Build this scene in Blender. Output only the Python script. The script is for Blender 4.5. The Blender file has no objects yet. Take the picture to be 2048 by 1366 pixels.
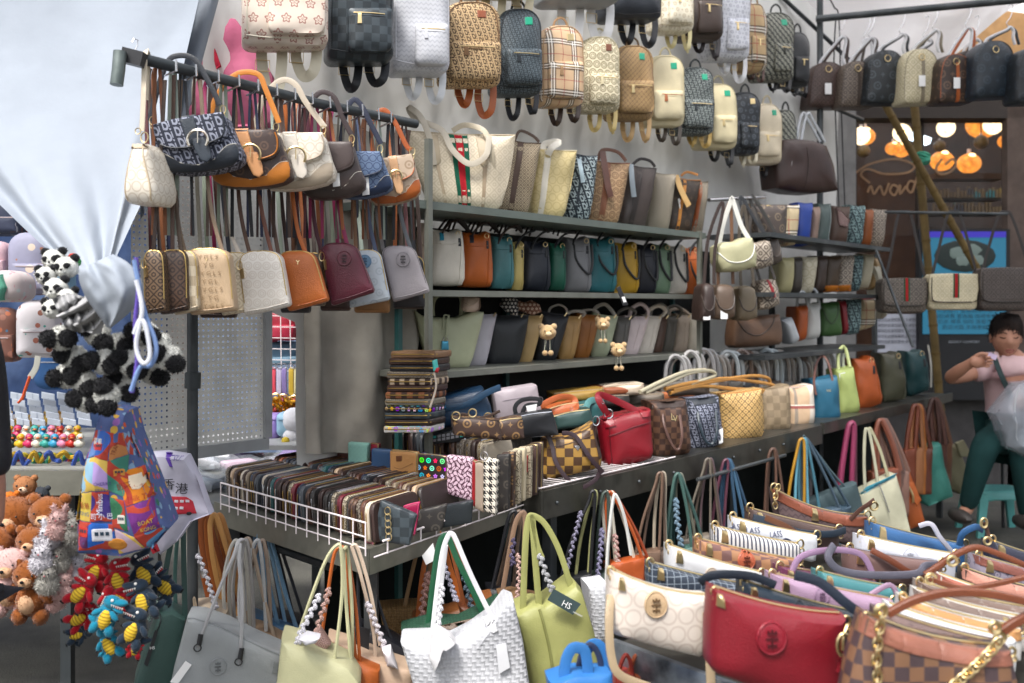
import bpy, bmesh, math, random
import numpy as np
from mathutils import Vector, Matrix, noise
from mathutils.bvhtree import BVHTree
# -- camera, sky, sun, exposure
SC = bpy.context.scene
COL = SC.collection
F, CX, HY, H = 2000.0, 1024.0, 610.0, 1.25      # focal length in photo pixels, horizon row, eye height
cam_d = bpy.data.cameras.new('camera'); cam = bpy.data.objects.new('camera', cam_d); COL.objects.link(cam)
cam.location = (0, 0, H); cam.rotation_euler = (math.radians(90), 0, 0)
cam_d.sensor_width = 36; cam_d.lens = F / 2048 * 36; cam_d.shift_y = -73 / 2048
cam_d.clip_start = .05; cam_d.clip_end = 200
cam_d.dof.use_dof = True; cam_d.dof.focus_distance = 2.45; cam_d.dof.aperture_fstop = 4.5
SC.camera = cam
w = bpy.data.worlds.new('World'); SC.world = w; w.use_nodes = True
nt = w.node_tree; bg = nt.nodes['Background']
sky = nt.nodes.new('ShaderNodeTexSky'); sky.sky_type = 'NISHITA'; sky.sun_disc = False
SUN_EL, SUN_AZ = math.radians(58), math.radians(205)
sky.sun_elevation = SUN_EL; sky.sun_rotation = SUN_AZ; sky.dust_density = 4; sky.air_density = 1.0
hs = nt.nodes.new('ShaderNodeHueSaturation'); hs.inputs['Saturation'].default_value = .35
nt.links.new(sky.outputs[0], hs.inputs['Color']); nt.links.new(hs.outputs[0], bg.inputs[0])
bg.inputs[1].default_value = .095
sd = bpy.data.lights.new('sun', 'SUN'); so = bpy.data.objects.new('sun', sd); COL.objects.link(so)
sd.energy = 1.5; sd.angle = math.radians(12); sd.color = (1, .97, .92)
sv = Vector((math.sin(SUN_AZ) * math.cos(SUN_EL), math.cos(SUN_AZ) * math.cos(SUN_EL), math.sin(SUN_EL)))
so.rotation_euler = sv.to_track_quat('Z', 'Y').to_euler()
SC.view_settings.view_transform = 'Standard'; SC.view_settings.look = 'None'
SC.view_settings.exposure = 1.5; SC.view_settings.gamma = 1; SC.view_settings.use_curve_mapping = False
try:
 SC.cycles.use_denoising = True; SC.cycles.max_bounces = 6; SC.cycles.use_adaptive_sampling = True
 SC.cycles.adaptive_threshold = .02
except Exception: pass
random.seed(7)
R = random.Random(11)
# -- geometry of the place
W0 = Vector((-.6356, 2.8, 0)); U = Vector((.631, .776, 0)); NN = Vector((.776, -.631, 0))
def P(px, py, d): return Vector(((px - CX) / F * d, d, H - (py - HY) / F * d))
def wt(px, s=0):
 k = (px - CX) / F
 a = W0.x + NN.x * s; b = W0.y + NN.y * s
 return (k * b - a) / (U.x - k * U.y)
def wd(px, s=0): return W0.y + NN.y * s + U.y * wt(px, s)
def W(t, s, z): v = W0 + U * t + NN * s; return Vector((v.x, v.y, z))
def dz(py, z): return (H - z) * F / (py - HY)
# -- materials
def lin(h):
 if not isinstance(h, str): return h
 h = h.lstrip('#'); o = []
 for i in (0, 2, 4):
  c = int(h[i:i + 2], 16) / 255; o.append(c / 12.92 if c <= .04045 else ((c + .055) / 1.055) ** 2.4)
 return tuple(o)
class E:
 """a number in a node tree"""
 def __init__(s, t, v): s.t = t; s.v = v
 def f(s, op, *a):
  n = s.t.nodes.new('ShaderNodeMath'); n.operation = op
  for i, x in enumerate((s,) + a):
   v = x.v if isinstance(x, E) else x
   if isinstance(v, (int, float)): n.inputs[i].default_value = v
   else: s.t.links.new(v, n.inputs[i])
  return E(s.t, n.outputs[0])
 def __add__(s, o): return s.f('ADD', o)
 def __sub__(s, o): return s.f('SUBTRACT', o)
 def __mul__(s, o): return s.f('MULTIPLY', o)
 def __truediv__(s, o): return s.f('DIVIDE', o)
 def lt(s, o): return s.f('LESS_THAN', o)
 def gt(s, o): return s.f('GREATER_THAN', o)
 def fl(s): return s.f('FLOOR')
 def fr(s): return s.f('FRACT')
 def ab(s): return s.f('ABSOLUTE')
 def mx(s, o): return s.f('MAXIMUM', o)
 def mn(s, o): return s.f('MINIMUM', o)
 def inv(s): return E(s.t, 1.0).f('SUBTRACT', s)
 def par(s): return (s / 2).fr().gt(.25)
def ln(a, b): return (a * a + b * b).f('SQRT')
def pat(kind, u, v, k):
 u = u / k; v = v / k
 if kind == 'damier': return (u.fl() + v.fl()).par()
 if kind == 'quarter': return u.fl().par()
 if kind in ('gg', 'lattice'):
  a = (u + v).fr() - .5; b = (u - v).fr() - .5
  m = a.ab().mn(b.ab()).lt(.07)
  if kind == 'gg':
   r = (ln(a.ab() - .5, b.ab() - .5) - .2).ab().lt(.07); m = m.mx(r)
  else: m = m.mx((a.ab() - .5).ab().mx((b.ab() - .5).ab()).lt(.1))
  return m
 if kind == 'hex':
  row = v.fl(); a = (u + row.par() * .5).fr() - .5; b = v.fr() - .5
  return (ln(a, b * 1.0) - .43).ab().lt(.06)
 if kind == 'circ':
  row = v.fl(); a = (u + row.par() * .5).fr() - .5; b = v.fr() - .5; r = ln(a, b)
  return (r - .4).ab().lt(.07).mx((r - .2).ab().lt(.05))
 if kind == 'mono':
  row = v.fl(); uu = u + row.par() * .5; a = uu.fr() - .5; b = v.fr() - .5
  star = (a.ab().f('SQRT') + b.ab().f('SQRT')).lt(.58)
  r = ln(a, b); ring = (r - .3).ab().lt(.07).mx(r.lt(.1)); p = (uu.fl() + row).par()
  return star * p + ring * p.inv()
 if kind == 'star':
  row = v.fl(); uu = u + row.par() * .5; a = uu.fr() - .5; b = v.fr() - .5
  th = a.f('ARCTAN2', b); r = ln(a, b) - (th * 5).f('COSINE') * .06
  return (r - .22).ab().lt(.055).mx(r.lt(.06))
 if kind == 'obl':
  uu = u + v * .35; a = uu.fr() - .5; b = (v + uu.fl() * .5).fr() - .5
  r = ln(a * 1.1, b * .85)
  m = (r - .27).ab().lt(.085) * a.gt(-.14)
  m = m.mx((a + .17).ab().lt(.06) * b.ab().lt(.4)).mx((a - .42).ab().lt(.06) * (b - .2).ab().lt(.28))
  return m.mx(ln(a - .42, b + .3).lt(.09))
 if kind == 'zz': return ((v + ((u * .7).fr() - .5).ab() * 2) * 1.0).fr().lt(.5)
 if kind == 'fendi':
  a = u.fr(); b = v.fr(); p = (u.fl() + v.fl()).par()
  f1 = a.lt(.3).mx(b.lt(.2)).mx((b - .55).ab().lt(.1) * a.lt(.7)); f2 = a.gt(.7).mx(b.gt(.8)).mx((b - .45).ab().lt(.1) * a.gt(.3))
  return f1 * p + f2 * p.inv()
 if kind == 'hound':
  a = (u / 2).fr().lt(.5); b = (v / 2).fr().lt(.5); dg = ((u + v)).fr().lt(.5)
  return a * b + dg * (a - b).ab()
 if kind == 'stripe': return u.fr().lt(.42)
 if kind == 'hstripe': return v.fr().lt(.42)
 if kind == 'grid': return u.fr().lt(.12).mx(v.fr().lt(.12))
 if kind == 'weave':
  p = (u.fl() + v.fl()).par(); a = (u.fr() - .5).ab(); b = (v.fr() - .5).ab()
  return (p * a + p.inv() * b) * 2
 if kind == 'chev': return (v + (u.fr() - .5).ab()).fr().lt(.3)
 if kind == 'paisley':
  return ((u * 4 + (v * 3).f('SINE') * 1.2).f('SINE') * (v * 4 + (u * 3).f('SINE') * 1.2).f('SINE')).ab().lt(.25)
MC = {}
def mat(kind='leather', c1='808080', c2=None, k=.02, rough=.5, bump=.25, metal=0, var=.12, nscale=900, alpha=None, sheen=0, tex=None, cc=None):
 key = (kind, c1, c2, k, rough, bump, metal, var, nscale, alpha, sheen, tex, cc)
 if key in MC: return MC[key]
 m = bpy.data.materials.new(kind + '_' + str(len(MC))); m.use_nodes = True
 t = m.node_tree; b = t.nodes['Principled BSDF']; L = t.links.new
 uvn = t.nodes.new('ShaderNodeUVMap'); sep = t.nodes.new('ShaderNodeSeparateXYZ'); L(uvn.outputs[0], sep.inputs[0])
 u = E(t, sep.outputs[0]); v = E(t, sep.outputs[1])
 tc = t.nodes.new('ShaderNodeTexCoord')
 def noi(sc, det=3):
  n = t.nodes.new('ShaderNodeTexNoise'); n.inputs['Scale'].default_value = sc; n.inputs['Detail'].default_value = det
  L(tc.outputs['Object'], n.inputs['Vector']); return n.outputs[0]
 def rgb(c): return tuple(lin(c)) + (1,)
 def mix(fac, a, bb):
  n = t.nodes.new('ShaderNodeMix'); n.data_type = 'RGBA'
  if isinstance(fac, (int, float)): n.inputs[0].default_value = fac
  else: L(fac, n.inputs[0])
  for i, x in ((6, a), (7, bb)):
   if isinstance(x, tuple): n.inputs[i].default_value = x
   else: L(x, n.inputs[i])
  return n.outputs[2]
 hgt = None
 if kind == 'plaid':
  col = rgb(c1); p = .09 * k / .02
  for (lo, wd_, cc_) in ((.30, .055, '1b1b1e'), (.40, .055, '1b1b1e'), (.50, .055, '1b1b1e'), (.35, .04, 'f2efe8'), (.45, .04, 'f2efe8'), (.88, .03, '9a2a2c')):
   for ax in (u, v):
    fr_ = (ax / p).fr(); msk = (fr_ - lo).ab().lt(wd_ / 2) * .72
    col = mix(msk.v, col, rgb(cc_))
 elif kind == 'wide':      # broad plaid bands
  col = rgb(c1)
  for ax, lo, wd_, cc_, a_ in ((u, .25, .22, 'c9c4bc', .8), (u, .7, .1, '7d7770', .8), (v, .8, .1, '8d3038', .8), (v, .86, .03, 'f1ece0', .9), (u, .5, .03, '2b2625', .8)):
   col = mix(((((ax / .14).fr() - lo).ab().lt(wd_ / 2)) * a_).v, col, rgb(cc_))
 elif kind == 'multi':
  row = (v / k).fl(); uu = u / k + row.par() * .5; a = uu.fr() - .5; bb = (v / k).fr() - .5
  th = a.f('ARCTAN2', bb); r = ln(a, bb); st = (r - (th * 5).f('COSINE') * .07).lt(.25) * r.gt(.07); rg = (r - .27).ab().lt(.07).mx(r.lt(.1))
  wn = t.nodes.new('ShaderNodeTexWhiteNoise'); wn.noise_dimensions = '2D'; cb = t.nodes.new('ShaderNodeCombineXYZ')
  L(uu.fl().v, cb.inputs[0]); L(row.v, cb.inputs[1]); L(cb.outputs[0], wn.inputs[0])
  p = E(t, wn.outputs[0]).gt(.5); msk = st * p + rg * p.inv()
  h2 = t.nodes.new('ShaderNodeHueSaturation'); h2.inputs['Saturation'].default_value = 1.5; h2.inputs['Value'].default_value = 1.2; L(wn.outputs[1], h2.inputs['Color'])
  col = mix(msk.v, rgb(c1), h2.outputs[0])
 elif kind == 'blotch':
  vo = t.nodes.new('ShaderNodeTexVoronoi'); vo.inputs['Scale'].default_value = 1 / k; L(uvn.outputs[0], vo.inputs['Vector'])
  msk = E(t, vo.outputs['Distance']).lt(.38)
  r_ = t.nodes.new('ShaderNodeValToRGB'); r_.color_ramp.interpolation = 'CONSTANT'
  cs = (tex or 'a06a4a,2f8a80,c89a78,f0f0f0').split(',')
  while len(r_.color_ramp.elements) < len(cs): r_.color_ramp.elements.new(.5)
  for i, c in enumerate(cs): r_.color_ramp.elements[i].position = i / len(cs); r_.color_ramp.elements[i].color = rgb(c)
  sp = t.nodes.new('ShaderNodeSeparateColor'); L(vo.outputs['Color'], sp.inputs[0]); L(sp.outputs[0], r_.inputs[0])
  col = mix(msk.v, rgb(c1), r_.outputs[0])
 elif kind in ('leather', 'cloth', 'paint', 'metal', 'skin', 'asphalt', 'plastic', 'fur', 'concrete', 'glass'):
  col = rgb(c1)
  if kind == 'asphalt':
   n = noi(260, 2); r_ = t.nodes.new('ShaderNodeValToRGB'); r_.color_ramp.elements[0].position = .38; r_.color_ramp.elements[1].position = .68
   r_.color_ramp.elements[0].color = rgb(c1); r_.color_ramp.elements[1].color = rgb(c2); L(n, r_.inputs[0]); col = r_.outputs[0]
   n2 = noi(2.2, 5); r2 = t.nodes.new('ShaderNodeMapRange'); L(n2, r2.inputs[0]); r2.inputs[1].default_value = .45; r2.inputs[2].default_value = .75
   col = mix(r2.outputs[0], col, rgb('3f3f40'))
  elif c2:
   n = noi(6 if kind != 'metal' else 14, 6); r2 = t.nodes.new('ShaderNodeMapRange'); L(n, r2.inputs[0]); r2.inputs[1].default_value = .45; r2.inputs[2].default_value = .7
   col = mix(r2.outputs[0], rgb(c1), rgb(c2))
 else:
  pm = pat(kind, u, v, k); col = mix(pm.v, rgb(c1), rgb(c2 or 'ffffff')); hgt = pm
 if var:
  n = noi(14, 4); r2 = t.nodes.new('ShaderNodeMapRange'); L(n, r2.inputs[0]); r2.inputs[1].default_value = .3; r2.inputs[2].default_value = .7
  r2.inputs[3].default_value = 1 - var; r2.inputs[4].default_value = 1 + var
  mm = t.nodes.new('ShaderNodeVectorMath'); mm.operation = 'SCALE'
  if isinstance(col, tuple): mm.inputs[0].default_value = col[:3]
  else: L(col, mm.inputs[0])
  L(r2.outputs[0], mm.inputs['Scale']); L(mm.outputs[0], b.inputs['Base Color'])
 elif isinstance(col, tuple): b.inputs['Base Color'].default_value = col
 else: L(col, b.inputs['Base Color'])
 b.inputs['Roughness'].default_value = rough; b.inputs['Metallic'].default_value = metal
 b.inputs['Specular IOR Level'].default_value = .5 if kind not in ('cloth', 'fur', 'asphalt') else .15
 if sheen: b.inputs['Sheen Weight'].default_value = sheen
 if cc: b.inputs['Coat Weight'].default_value = cc; b.inputs['Coat Roughness'].default_value = .15
 if alpha is not None: b.inputs['Alpha'].default_value = alpha
 if bump:
  bm_ = t.nodes.new('ShaderNodeBump'); bm_.inputs['Strength'].default_value = bump; bm_.inputs['Distance'].default_value = .002
  n = E(t, noi(60 if kind == 'cloth' and nscale == 900 else nscale, 4)); hh = n
  if kind == 'weave': hh = n * .15 + (hgt.inv())
  elif hgt is not None: hh = n + hgt * .25
  L(hh.v, bm_.inputs['Height']); L(bm_.outputs[0], b.inputs['Normal'])
 MC[key] = m; return m
def emis(c, e, name='lamp_glow'):
 key = ('em', c, e)
 if key in MC: return MC[key]
 m = bpy.data.materials.new(name); m.use_nodes = True; b = m.node_tree.nodes['Principled BSDF']
 b.inputs['Base Color'].default_value = tuple(x * .25 for x in lin(c)) + (1,); b.inputs['Emission Color'].default_value = tuple(lin(c)) + (1,); b.inputs['Emission Strength'].default_value = e
 MC[key] = m; return m
def clear(c='e8eef2', a=.25, rough=.12):
 key = ('clear', c, a)
 if key in MC: return MC[key]
 m = mat('glass', c, rough=rough, bump=.9, nscale=90, alpha=a, var=0, cc=.5); MC[key] = m; return m
GOLD = mat('metal', 'dcc492', rough=.3, metal=1, bump=0, var=0)
SILV = mat('metal', 'c8c8cc', rough=.25, metal=1, bump=0, var=0)
STEEL = mat('metal', '8f8f8a', '77756e', rough=.42, metal=.75, bump=.1, nscale=30)
DARKM = mat('paint', '3a3f42', '55585a', rough=.45, metal=.4, bump=.15, nscale=40)
WIREW = mat('paint', 'e8dfe0', rough=.4, bump=0, var=0)
PAPER = mat('paint', 'e9e9e9', rough=.7, bump=0, var=.03)
BLACK = mat('leather', '1d1e22', rough=.45)
def lea(c, rough=.45, **k):
 k.setdefault('bump', .45); k.setdefault('nscale', 420); return mat('leather', c, rough=rough, **k)
# -- meshes
def mesh(name, vs, fs, smooth=True, angle=40):
 me = bpy.data.meshes.new(name); me.from_pydata([tuple(v) for v in vs], [], fs); me.update()
 n = len(me.loops)
 uv = me.uv_layers.new(name='UVMap')
 co = np.empty(len(me.vertices) * 3, np.float32); me.vertices.foreach_get('co', co); co = co.reshape(-1, 3)
 li = np.empty(n, np.int32); me.loops.foreach_get('vertex_index', li)
 pn = np.empty(len(me.polygons) * 3, np.float32); me.polygons.foreach_get('normal', pn); pn = np.abs(pn.reshape(-1, 3))
 lt = np.empty(len(me.polygons), np.int32); me.polygons.foreach_get('loop_total', lt)
 ax = np.argmax(pn * np.array([.9, 1.25, .7]), 1); ax = np.repeat(ax, lt); c = co[li]
 out = np.empty((n, 2), np.float32)
 out[:, 0] = np.where(ax == 0, c[:, 1], c[:, 0]); out[:, 1] = np.where(ax == 2, c[:, 1], c[:, 2])
 uv.data.foreach_set('uv', out.ravel())
 if smooth:
  me.polygons.foreach_set('use_smooth', [True] * len(me.polygons))
  me.set_sharp_from_angle(angle=math.radians(angle))
 return me
def link(name, me, m=None, parent=None, loc=None):
 o = bpy.data.objects.new(name, me); COL.objects.link(o)
 if m is not None and me is not None:
  if not me.materials: me.materials.append(m)
 if parent is not None: o.parent = parent
 if loc is not None: o.location = loc
 return o
def tag(o, label=None, cat=None, group=None, kind=None):
 if label: o['label'] = label
 if cat: o['category'] = cat
 if group: o['group'] = group
 if kind: o['kind'] = kind
 return o
def root(name, label, cat, loc=(0, 0, 0), yaw=0, group=None):
 o = bpy.data.objects.new(name, None); COL.objects.link(o); o.empty_display_size = .05
 o.location = loc; o.rotation_euler = (0, 0, yaw); return tag(o, label, cat, group)
class MB:
 def __init__(s): s.v = []; s.f = []
 def add(s, vs, fs):
  b = len(s.v); s.v += [Vector(v) for v in vs]; s.f += [tuple(i + b for i in f) for f in fs]; return s
 def box(s, c, sz, M=None):
  x, y, z = (a / 2 for a in sz); c = Vector(c)
  vs = [Vector((i * x, j * y, k * z)) for i in (-1, 1) for j in (-1, 1) for k in (-1, 1)]
  vs = [c + (M @ v if M else v) for v in vs]
  return s.add(vs, [(0, 1, 3, 2), (4, 6, 7, 5), (0, 4, 5, 1), (2, 3, 7, 6), (0, 2, 6, 4), (1, 5, 7, 3)])
 def sweep(s, pts, rx, ry=None, n=8, nrm=None, flat=False, closed=False, taper=None):
  pts = [Vector(p) for p in pts]; ry = rx if ry is None else ry; m = len(pts); vs = []
  up = Vector(nrm) if nrm is not None else None; last = None
  for i, p in enumerate(pts):
   if closed: tv = pts[(i + 1) % m] - pts[i - 1]
   else: tv = pts[min(i + 1, m - 1)] - pts[max(i - 1, 0)]
   if tv.length < 1e-9: tv = Vector((0, 0, 1))
   tv.normalize()
   if up is None:
    ref = last if last is not None else (Vector((0, 1, 0)) if abs(tv.y) < .9 else Vector((1, 0, 0)))
   else: ref = up
   a = tv.cross(ref)
   if a.length < 1e-5: a = tv.cross(Vector((.3, .2, 1)))
   a.normalize(); b = a.cross(tv).normalized()
   if up is None: last = b
   k = taper(i / (m - 1)) if taper else 1
   for j in range(n):
    th = 2 * math.pi * (j + .5) / n; c_, s_ = math.cos(th), math.sin(th)
    if flat: c_ = math.copysign(abs(c_) ** .35, c_); s_ = math.copysign(abs(s_) ** .35, s_)
    vs.append(p + a * (rx * k * c_) + b * (ry * k * s_))
  fs = []
  for i in range(m if closed else m - 1):
   q = (i + 1) % m
   for j in range(n):
    j2 = (j + 1) % n; fs.append((i * n + j, i * n + j2, q * n + j2, q * n + j))
  if not closed: fs += [tuple(range(n))[::-1], tuple((m - 1) * n + j for j in range(n))]
  return s.add(vs, fs)
 def ball(s, c, r, n=10, m=7, M=None, wob=0, seed=0):
  r = r if hasattr(r, '__len__') else (r, r, r); c = Vector(c); vs = []
  for i in range(m + 1):
   ph = math.pi * i / m
   for j in range(n):
    th = 2 * math.pi * j / n
    v = Vector((math.sin(ph) * math.cos(th), math.sin(ph) * math.sin(th), math.cos(ph)))
    if wob: v *= 1 + wob * noise.noise(v * 2.3 + Vector((seed, 0, 0)))
    v = Vector((v.x * r[0], v.y * r[1], v.z * r[2]))
    vs.append(c + (M @ v if M else v))
  fs = [(i * n + j, i * n + n + j, i * n + n + (j + 1) % n, i * n + (j + 1) % n) for i in range(m) for j in range(n)]
  return s.add(vs, fs)
 def fuzz(s, c, r, cnt, ln_, rnd, M=None, wd_=.0012):
  r = r if hasattr(r, '__len__') else (r, r, r); c = Vector(c)
  for _ in range(cnt):
   v = Vector((rnd.gauss(0, 1), rnd.gauss(0, 1), rnd.gauss(0, 1))).normalized()
   p = Vector((v.x * r[0], v.y * r[1], v.z * r[2]));
   if M: p = M @ p; v = M @ v
   p = c + p * .98; a = v.orthogonal().normalized(); a.rotate(Matrix.Rotation(rnd.random() * 6, 3, v)); d = (v + Vector((rnd.gauss(0, .3), rnd.gauss(0, .3), rnd.gauss(0, .3)))) * ln_ * rnd.uniform(.5, 1.2)
   s.add([p - a * wd_, p + a * wd_, p + d], [(0, 1, 2)])
  return s
 def build(s, name, m, parent=None, loc=None, smooth=True, angle=40):
  return link(name, mesh(name, s.v, s.f, smooth, angle), m, parent, loc)
def spline(pts, n=6, closed=False):
 pts = [Vector(p) for p in pts]; out = []; m = len(pts)
 if m < 3 and not closed:
  return [pts[0].lerp(pts[-1], i / n) for i in range(n + 1)]
 g = lambda i: pts[i % m] if closed else pts[max(0, min(m - 1, i))]
 for i in range(m if closed else m - 1):
  a, b, c, d = g(i - 1), g(i), g(i + 1), g(i + 2)
  for k in range(n):
   t = k / n
   out.append(.5 * ((2 * b) + (c - a) * t + (2 * a - 5 * b + 4 * c - d) * t * t + (3 * b - a - 3 * c + d) * t ** 3))
 if not closed: out.append(pts[-1])
 return out
def rr(tx=.1, ty=.1, bx=.1, by=.1, n=5):
 o = []
 def arc(cx, cy, rx, ry, a0):
  for i in range(n + 1):
   a = math.radians(a0 + 90 * i / n); o.append((cx + rx * math.cos(a), cy + ry * math.sin(a)))
 arc(1 - tx, ty, tx, ty, -90); arc(1 - bx, 1 - by, bx, by, 0); arc(bx, 1 - by, bx, by, 90); arc(tx, ty, tx, ty, 180)
 return o
def resample(pts, mx):
 o = []
 for i, p in enumerate(pts):
  q = pts[(i + 1) % len(pts)]; L = math.hypot(q[0] - p[0], q[1] - p[1])
  if L < 1e-7: continue
  k = max(1, int(math.ceil(L / mx)))
  for j in range(k): o.append((p[0] + (q[0] - p[0]) * j / k, p[1] + (q[1] - p[1]) * j / k))
 return o
def puff(pts, T, bulge=.2, wrk=0, seed=0, prof=None, back=True, cen=None):
 """solid of depth T over the closed outline pts [(x,z)], rounded edges, swelling faces"""
 xs = [p[0] for p in pts]; zs = [p[1] for p in pts]; L = max(max(xs) - min(xs), max(zs) - min(zs))
 pts = resample(pts, L / 11); n = len(pts)
 ar = sum(pts[i][0] * pts[(i + 1) % n][1] - pts[(i + 1) % n][0] * pts[i][1] for i in range(n))
 if ar < 0: pts = pts[::-1]
 cx, cz = cen or ((min(xs) + max(xs)) / 2, (min(zs) + max(zs)) / 2)
 h = T / 2
 pr = prof or [(1, -.55), (.982, -.82), (.94, -.97), (.78, -1 - .55 * bulge), (.55, -1 - .85 * bulge), (.28, -1 - bulge)]
 vs = []; fs = []
 def ring(k, y, w_):
  for x, z in pts:
   v = Vector((cx + (x - cx) * k, y * h, cz + (z - cz) * k))
   if wrk and w_: v.y += wrk * noise.noise(Vector((v.x * 14 + seed * 3.1, seed * 1.7, v.z * 11)))
   vs.append(v)
 rows = [(k, -y) for k, y in pr[::-1]] if back else [(1, 1)]
 if back: pass
 allr = rows + pr
 for k, y in allr: ring(k, y, k < .95 and y < 0)
 for i in range(len(allr) - 1):
  for j in range(n):
   j2 = (j + 1) % n; fs.append((i * n + j, i * n + j2, i * n + n + j2, i * n + n + j))
 fs.append(tuple(range(n - 1, -1, -1))); fs.append(tuple((len(allr) - 1) * n + j for j in range(n)))
 return vs, [f[::-1] for f in fs] if False else fs
def fixn(me):
 bm = bmesh.new(); bm.from_mesh(me); bmesh.ops.recalc_face_normals(bm, faces=bm.faces); bm.to_mesh(me); bm.free(); return me
FONT_MESH = {}
def textmesh(s, size):
 if s in FONT_MESH: return FONT_MESH[s]
 c = bpy.data.curves.new('t', 'FONT'); c.body = s; c.size = 1; c.align_x = 'CENTER'; c.align_y = 'CENTER'; c.resolution_u = 2
 o = bpy.data.objects.new('t', c); COL.objects.link(o)
 dg = bpy.context.evaluated_depsgraph_get(); me = bpy.data.meshes.new_from_object(o.evaluated_get(dg))
 vs = [v.co.copy() for v in me.vertices]; fs = [tuple(p.vertices) for p in me.polygons]
 bpy.data.objects.remove(o); bpy.data.curves.remove(c); bpy.data.meshes.remove(me)
 FONT_MESH[s] = (vs, fs); return vs, fs
class Bag:
 """a thing whose body stands in a vertical plane of its own: origin at its base, +x right, -y front.
 quad = where its four corners (tl, tr, br, bl) stand; d = metres from the camera; yaw in degrees"""
 def __init__(s, name, label, cat, quad, d, yaw=0, T=.08, group=None):
  if len(quad) == 4: x0, y0, x1, y1 = quad; quad = (x0, y0, x1, y0, x1, y1, x0, y1)
  s.quad = quad; s.T = T; a = math.radians(yaw); s.d = d
  cx = (quad[4] + quad[6]) / 2; by = max(quad[5], quad[7])
  s.O = P(cx, by, d); s.ex = Vector((math.cos(a), math.sin(a), 0)); s.ey = Vector((-math.sin(a), math.cos(a), 0))
  s.O = s.O + s.ey * (T / 2)
  s.root = root(name, label, cat, s.O, a, group); s.bvh = None; s.seed = R.random() * 40; s.px = d / F
 def p(s, px, py, y=None):
  y = -s.T / 2 if y is None else y
  r = Vector(((px - CX) / F, 1, -(py - HY) / F)); C = Vector((0, 0, H)); l = ((s.O - C).dot(s.ey) + y) / r.dot(s.ey)
  w_ = C + r * l - s.O; return Vector((w_.dot(s.ex), y, w_.z))
 def uv(s, u, v):
  a = s.quad; xa = a[0] + (a[2] - a[0]) * u; ya = a[1] + (a[3] - a[1]) * u; xb = a[6] + (a[4] - a[6]) * u; yb = a[7] + (a[5] - a[7]) * u
  return xa + (xb - xa) * v, ya + (yb - ya) * v
 def q(s, u, v, y=None): return s.p(*s.uv(u, v), y)
 def out(s, pts, y=None): return [(lambda w_: (w_.x, w_.z))(s.q(u, v, y)) for u, v in pts]
 def outp(s, pts, y=None): return [(lambda w_: (w_.x, w_.z))(s.p(u, v, y)) for u, v in pts]
 def body(s, pts, m, name='body', bulge=.2, wrk=.006, px=False, T=None, y=0, parent=None, main=True, prof=None):
  T = T or s.T; yf = y - T / 2
  o2 = s.outp(pts, yf) if px else s.out(pts, yf)
  vs, fs = puff(o2, T, bulge, wrk, s.seed, prof)
  for v in vs: v.y += y
  me = fixn(mesh(name, vs, fs)); o = link(name, me, m, parent or s.root)
  if main: s.bvh = BVHTree.FromPolygons(vs, fs)
  elif s.bvh is None: s.bvh = BVHTree.FromPolygons(vs, fs)
  s.last = (vs, fs); return o
 def use_last(s): s.bvh = BVHTree.FromPolygons(*s.last)
 def hit(s, x, z, dflt=None):
  h = s.bvh.ray_cast(Vector((x, -2, z)), Vector((0, 1, 0))) if s.bvh else (None,)
  return h[0].y if h[0] is not None else (-s.T / 2 if dflt is None else dflt)
 def deco(s, name, pts, m, t=.003, px=False, parent=None, local=False):
  o2 = pts if local else (s.outp(pts) if px else s.out(pts))
  xs = [p[0] for p in o2]; zs = [p[1] for p in o2]; L = max(max(xs) - min(xs), max(zs) - min(zs))
  o2 = resample(o2, max(L / 12, .004)); n = len(o2); cx = sum(p[0] for p in o2) / n; cz = sum(p[1] for p in o2) / n
  vs = []; fs = [];
  for k, off in ((1, -.001), (1, t * .7), (.93, t), (.66, t), (.33, t)):
   for x, z in o2:
    X = cx + (x - cx) * k; Z = cz + (z - cz) * k
    vs.append(Vector((X, s.hit(X * .995 + cx * .005, Z * .995 + cz * .005) - off, Z)))
  for i in range(4):
   for j in range(n):
    j2 = (j + 1) % n; fs.append((i * n + j, i * n + j2, i * n + n + j2, i * n + n + j))
  fs.append(tuple(4 * n + j for j in range(n)))
  me = fixn(mesh(name, vs, fs)); return link(name, me, m, parent or s.root)
 def line(s, name, pts, r, m, px=False, closed=False, n=5, parent=None, sm=5, flat=False, lift=.3):
  q = [s.p(*a) if px else s.q(*a) for a in pts]
  if sm: q = spline(q, sm, closed)
  for v in q: v.y = s.hit(v.x, v.z) - r * lift
  b = MB(); b.sweep(q, r, r * (.4 if flat else 1), n=n, nrm=(0, 1, 0) if flat else None, closed=closed); return b.build(name, m, parent or s.root)
 def strap(s, name, pts, wpx, m, y=0, th=.0016, n=8, parent=None, sm=6, tube=False):
  """pts: (px,py[,y]) ; wpx width in photo pixels"""
  q = [s.p(a[0], a[1], (a[2] if len(a) > 2 else y)) for a in pts]
  if sm: q = spline(q, sm)
  w_ = wpx * s.px / 2; b = MB()
  if tube: b.sweep(q, w_, w_, n=6)
  else: b.sweep(q, w_, th, n=n, nrm=(0, 1, 0), flat=True)
  return b.build(name, m, parent or s.root)
 def ring(s, name, px, py, r, m, y=None, th=None, ell=1, tilt=0, parent=None):
  c = s.p(px, py, y); rp = r * s.px; th = th or rp * .18; b = MB()
  b.sweep([c + Vector((math.cos(a) * rp, math.sin(a) * rp * tilt, math.sin(a) * rp * ell)) for a in [i * math.pi / 6 for i in range(12)]], th, n=5, closed=True)
  return b.build(name, m, parent or s.root)
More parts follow.
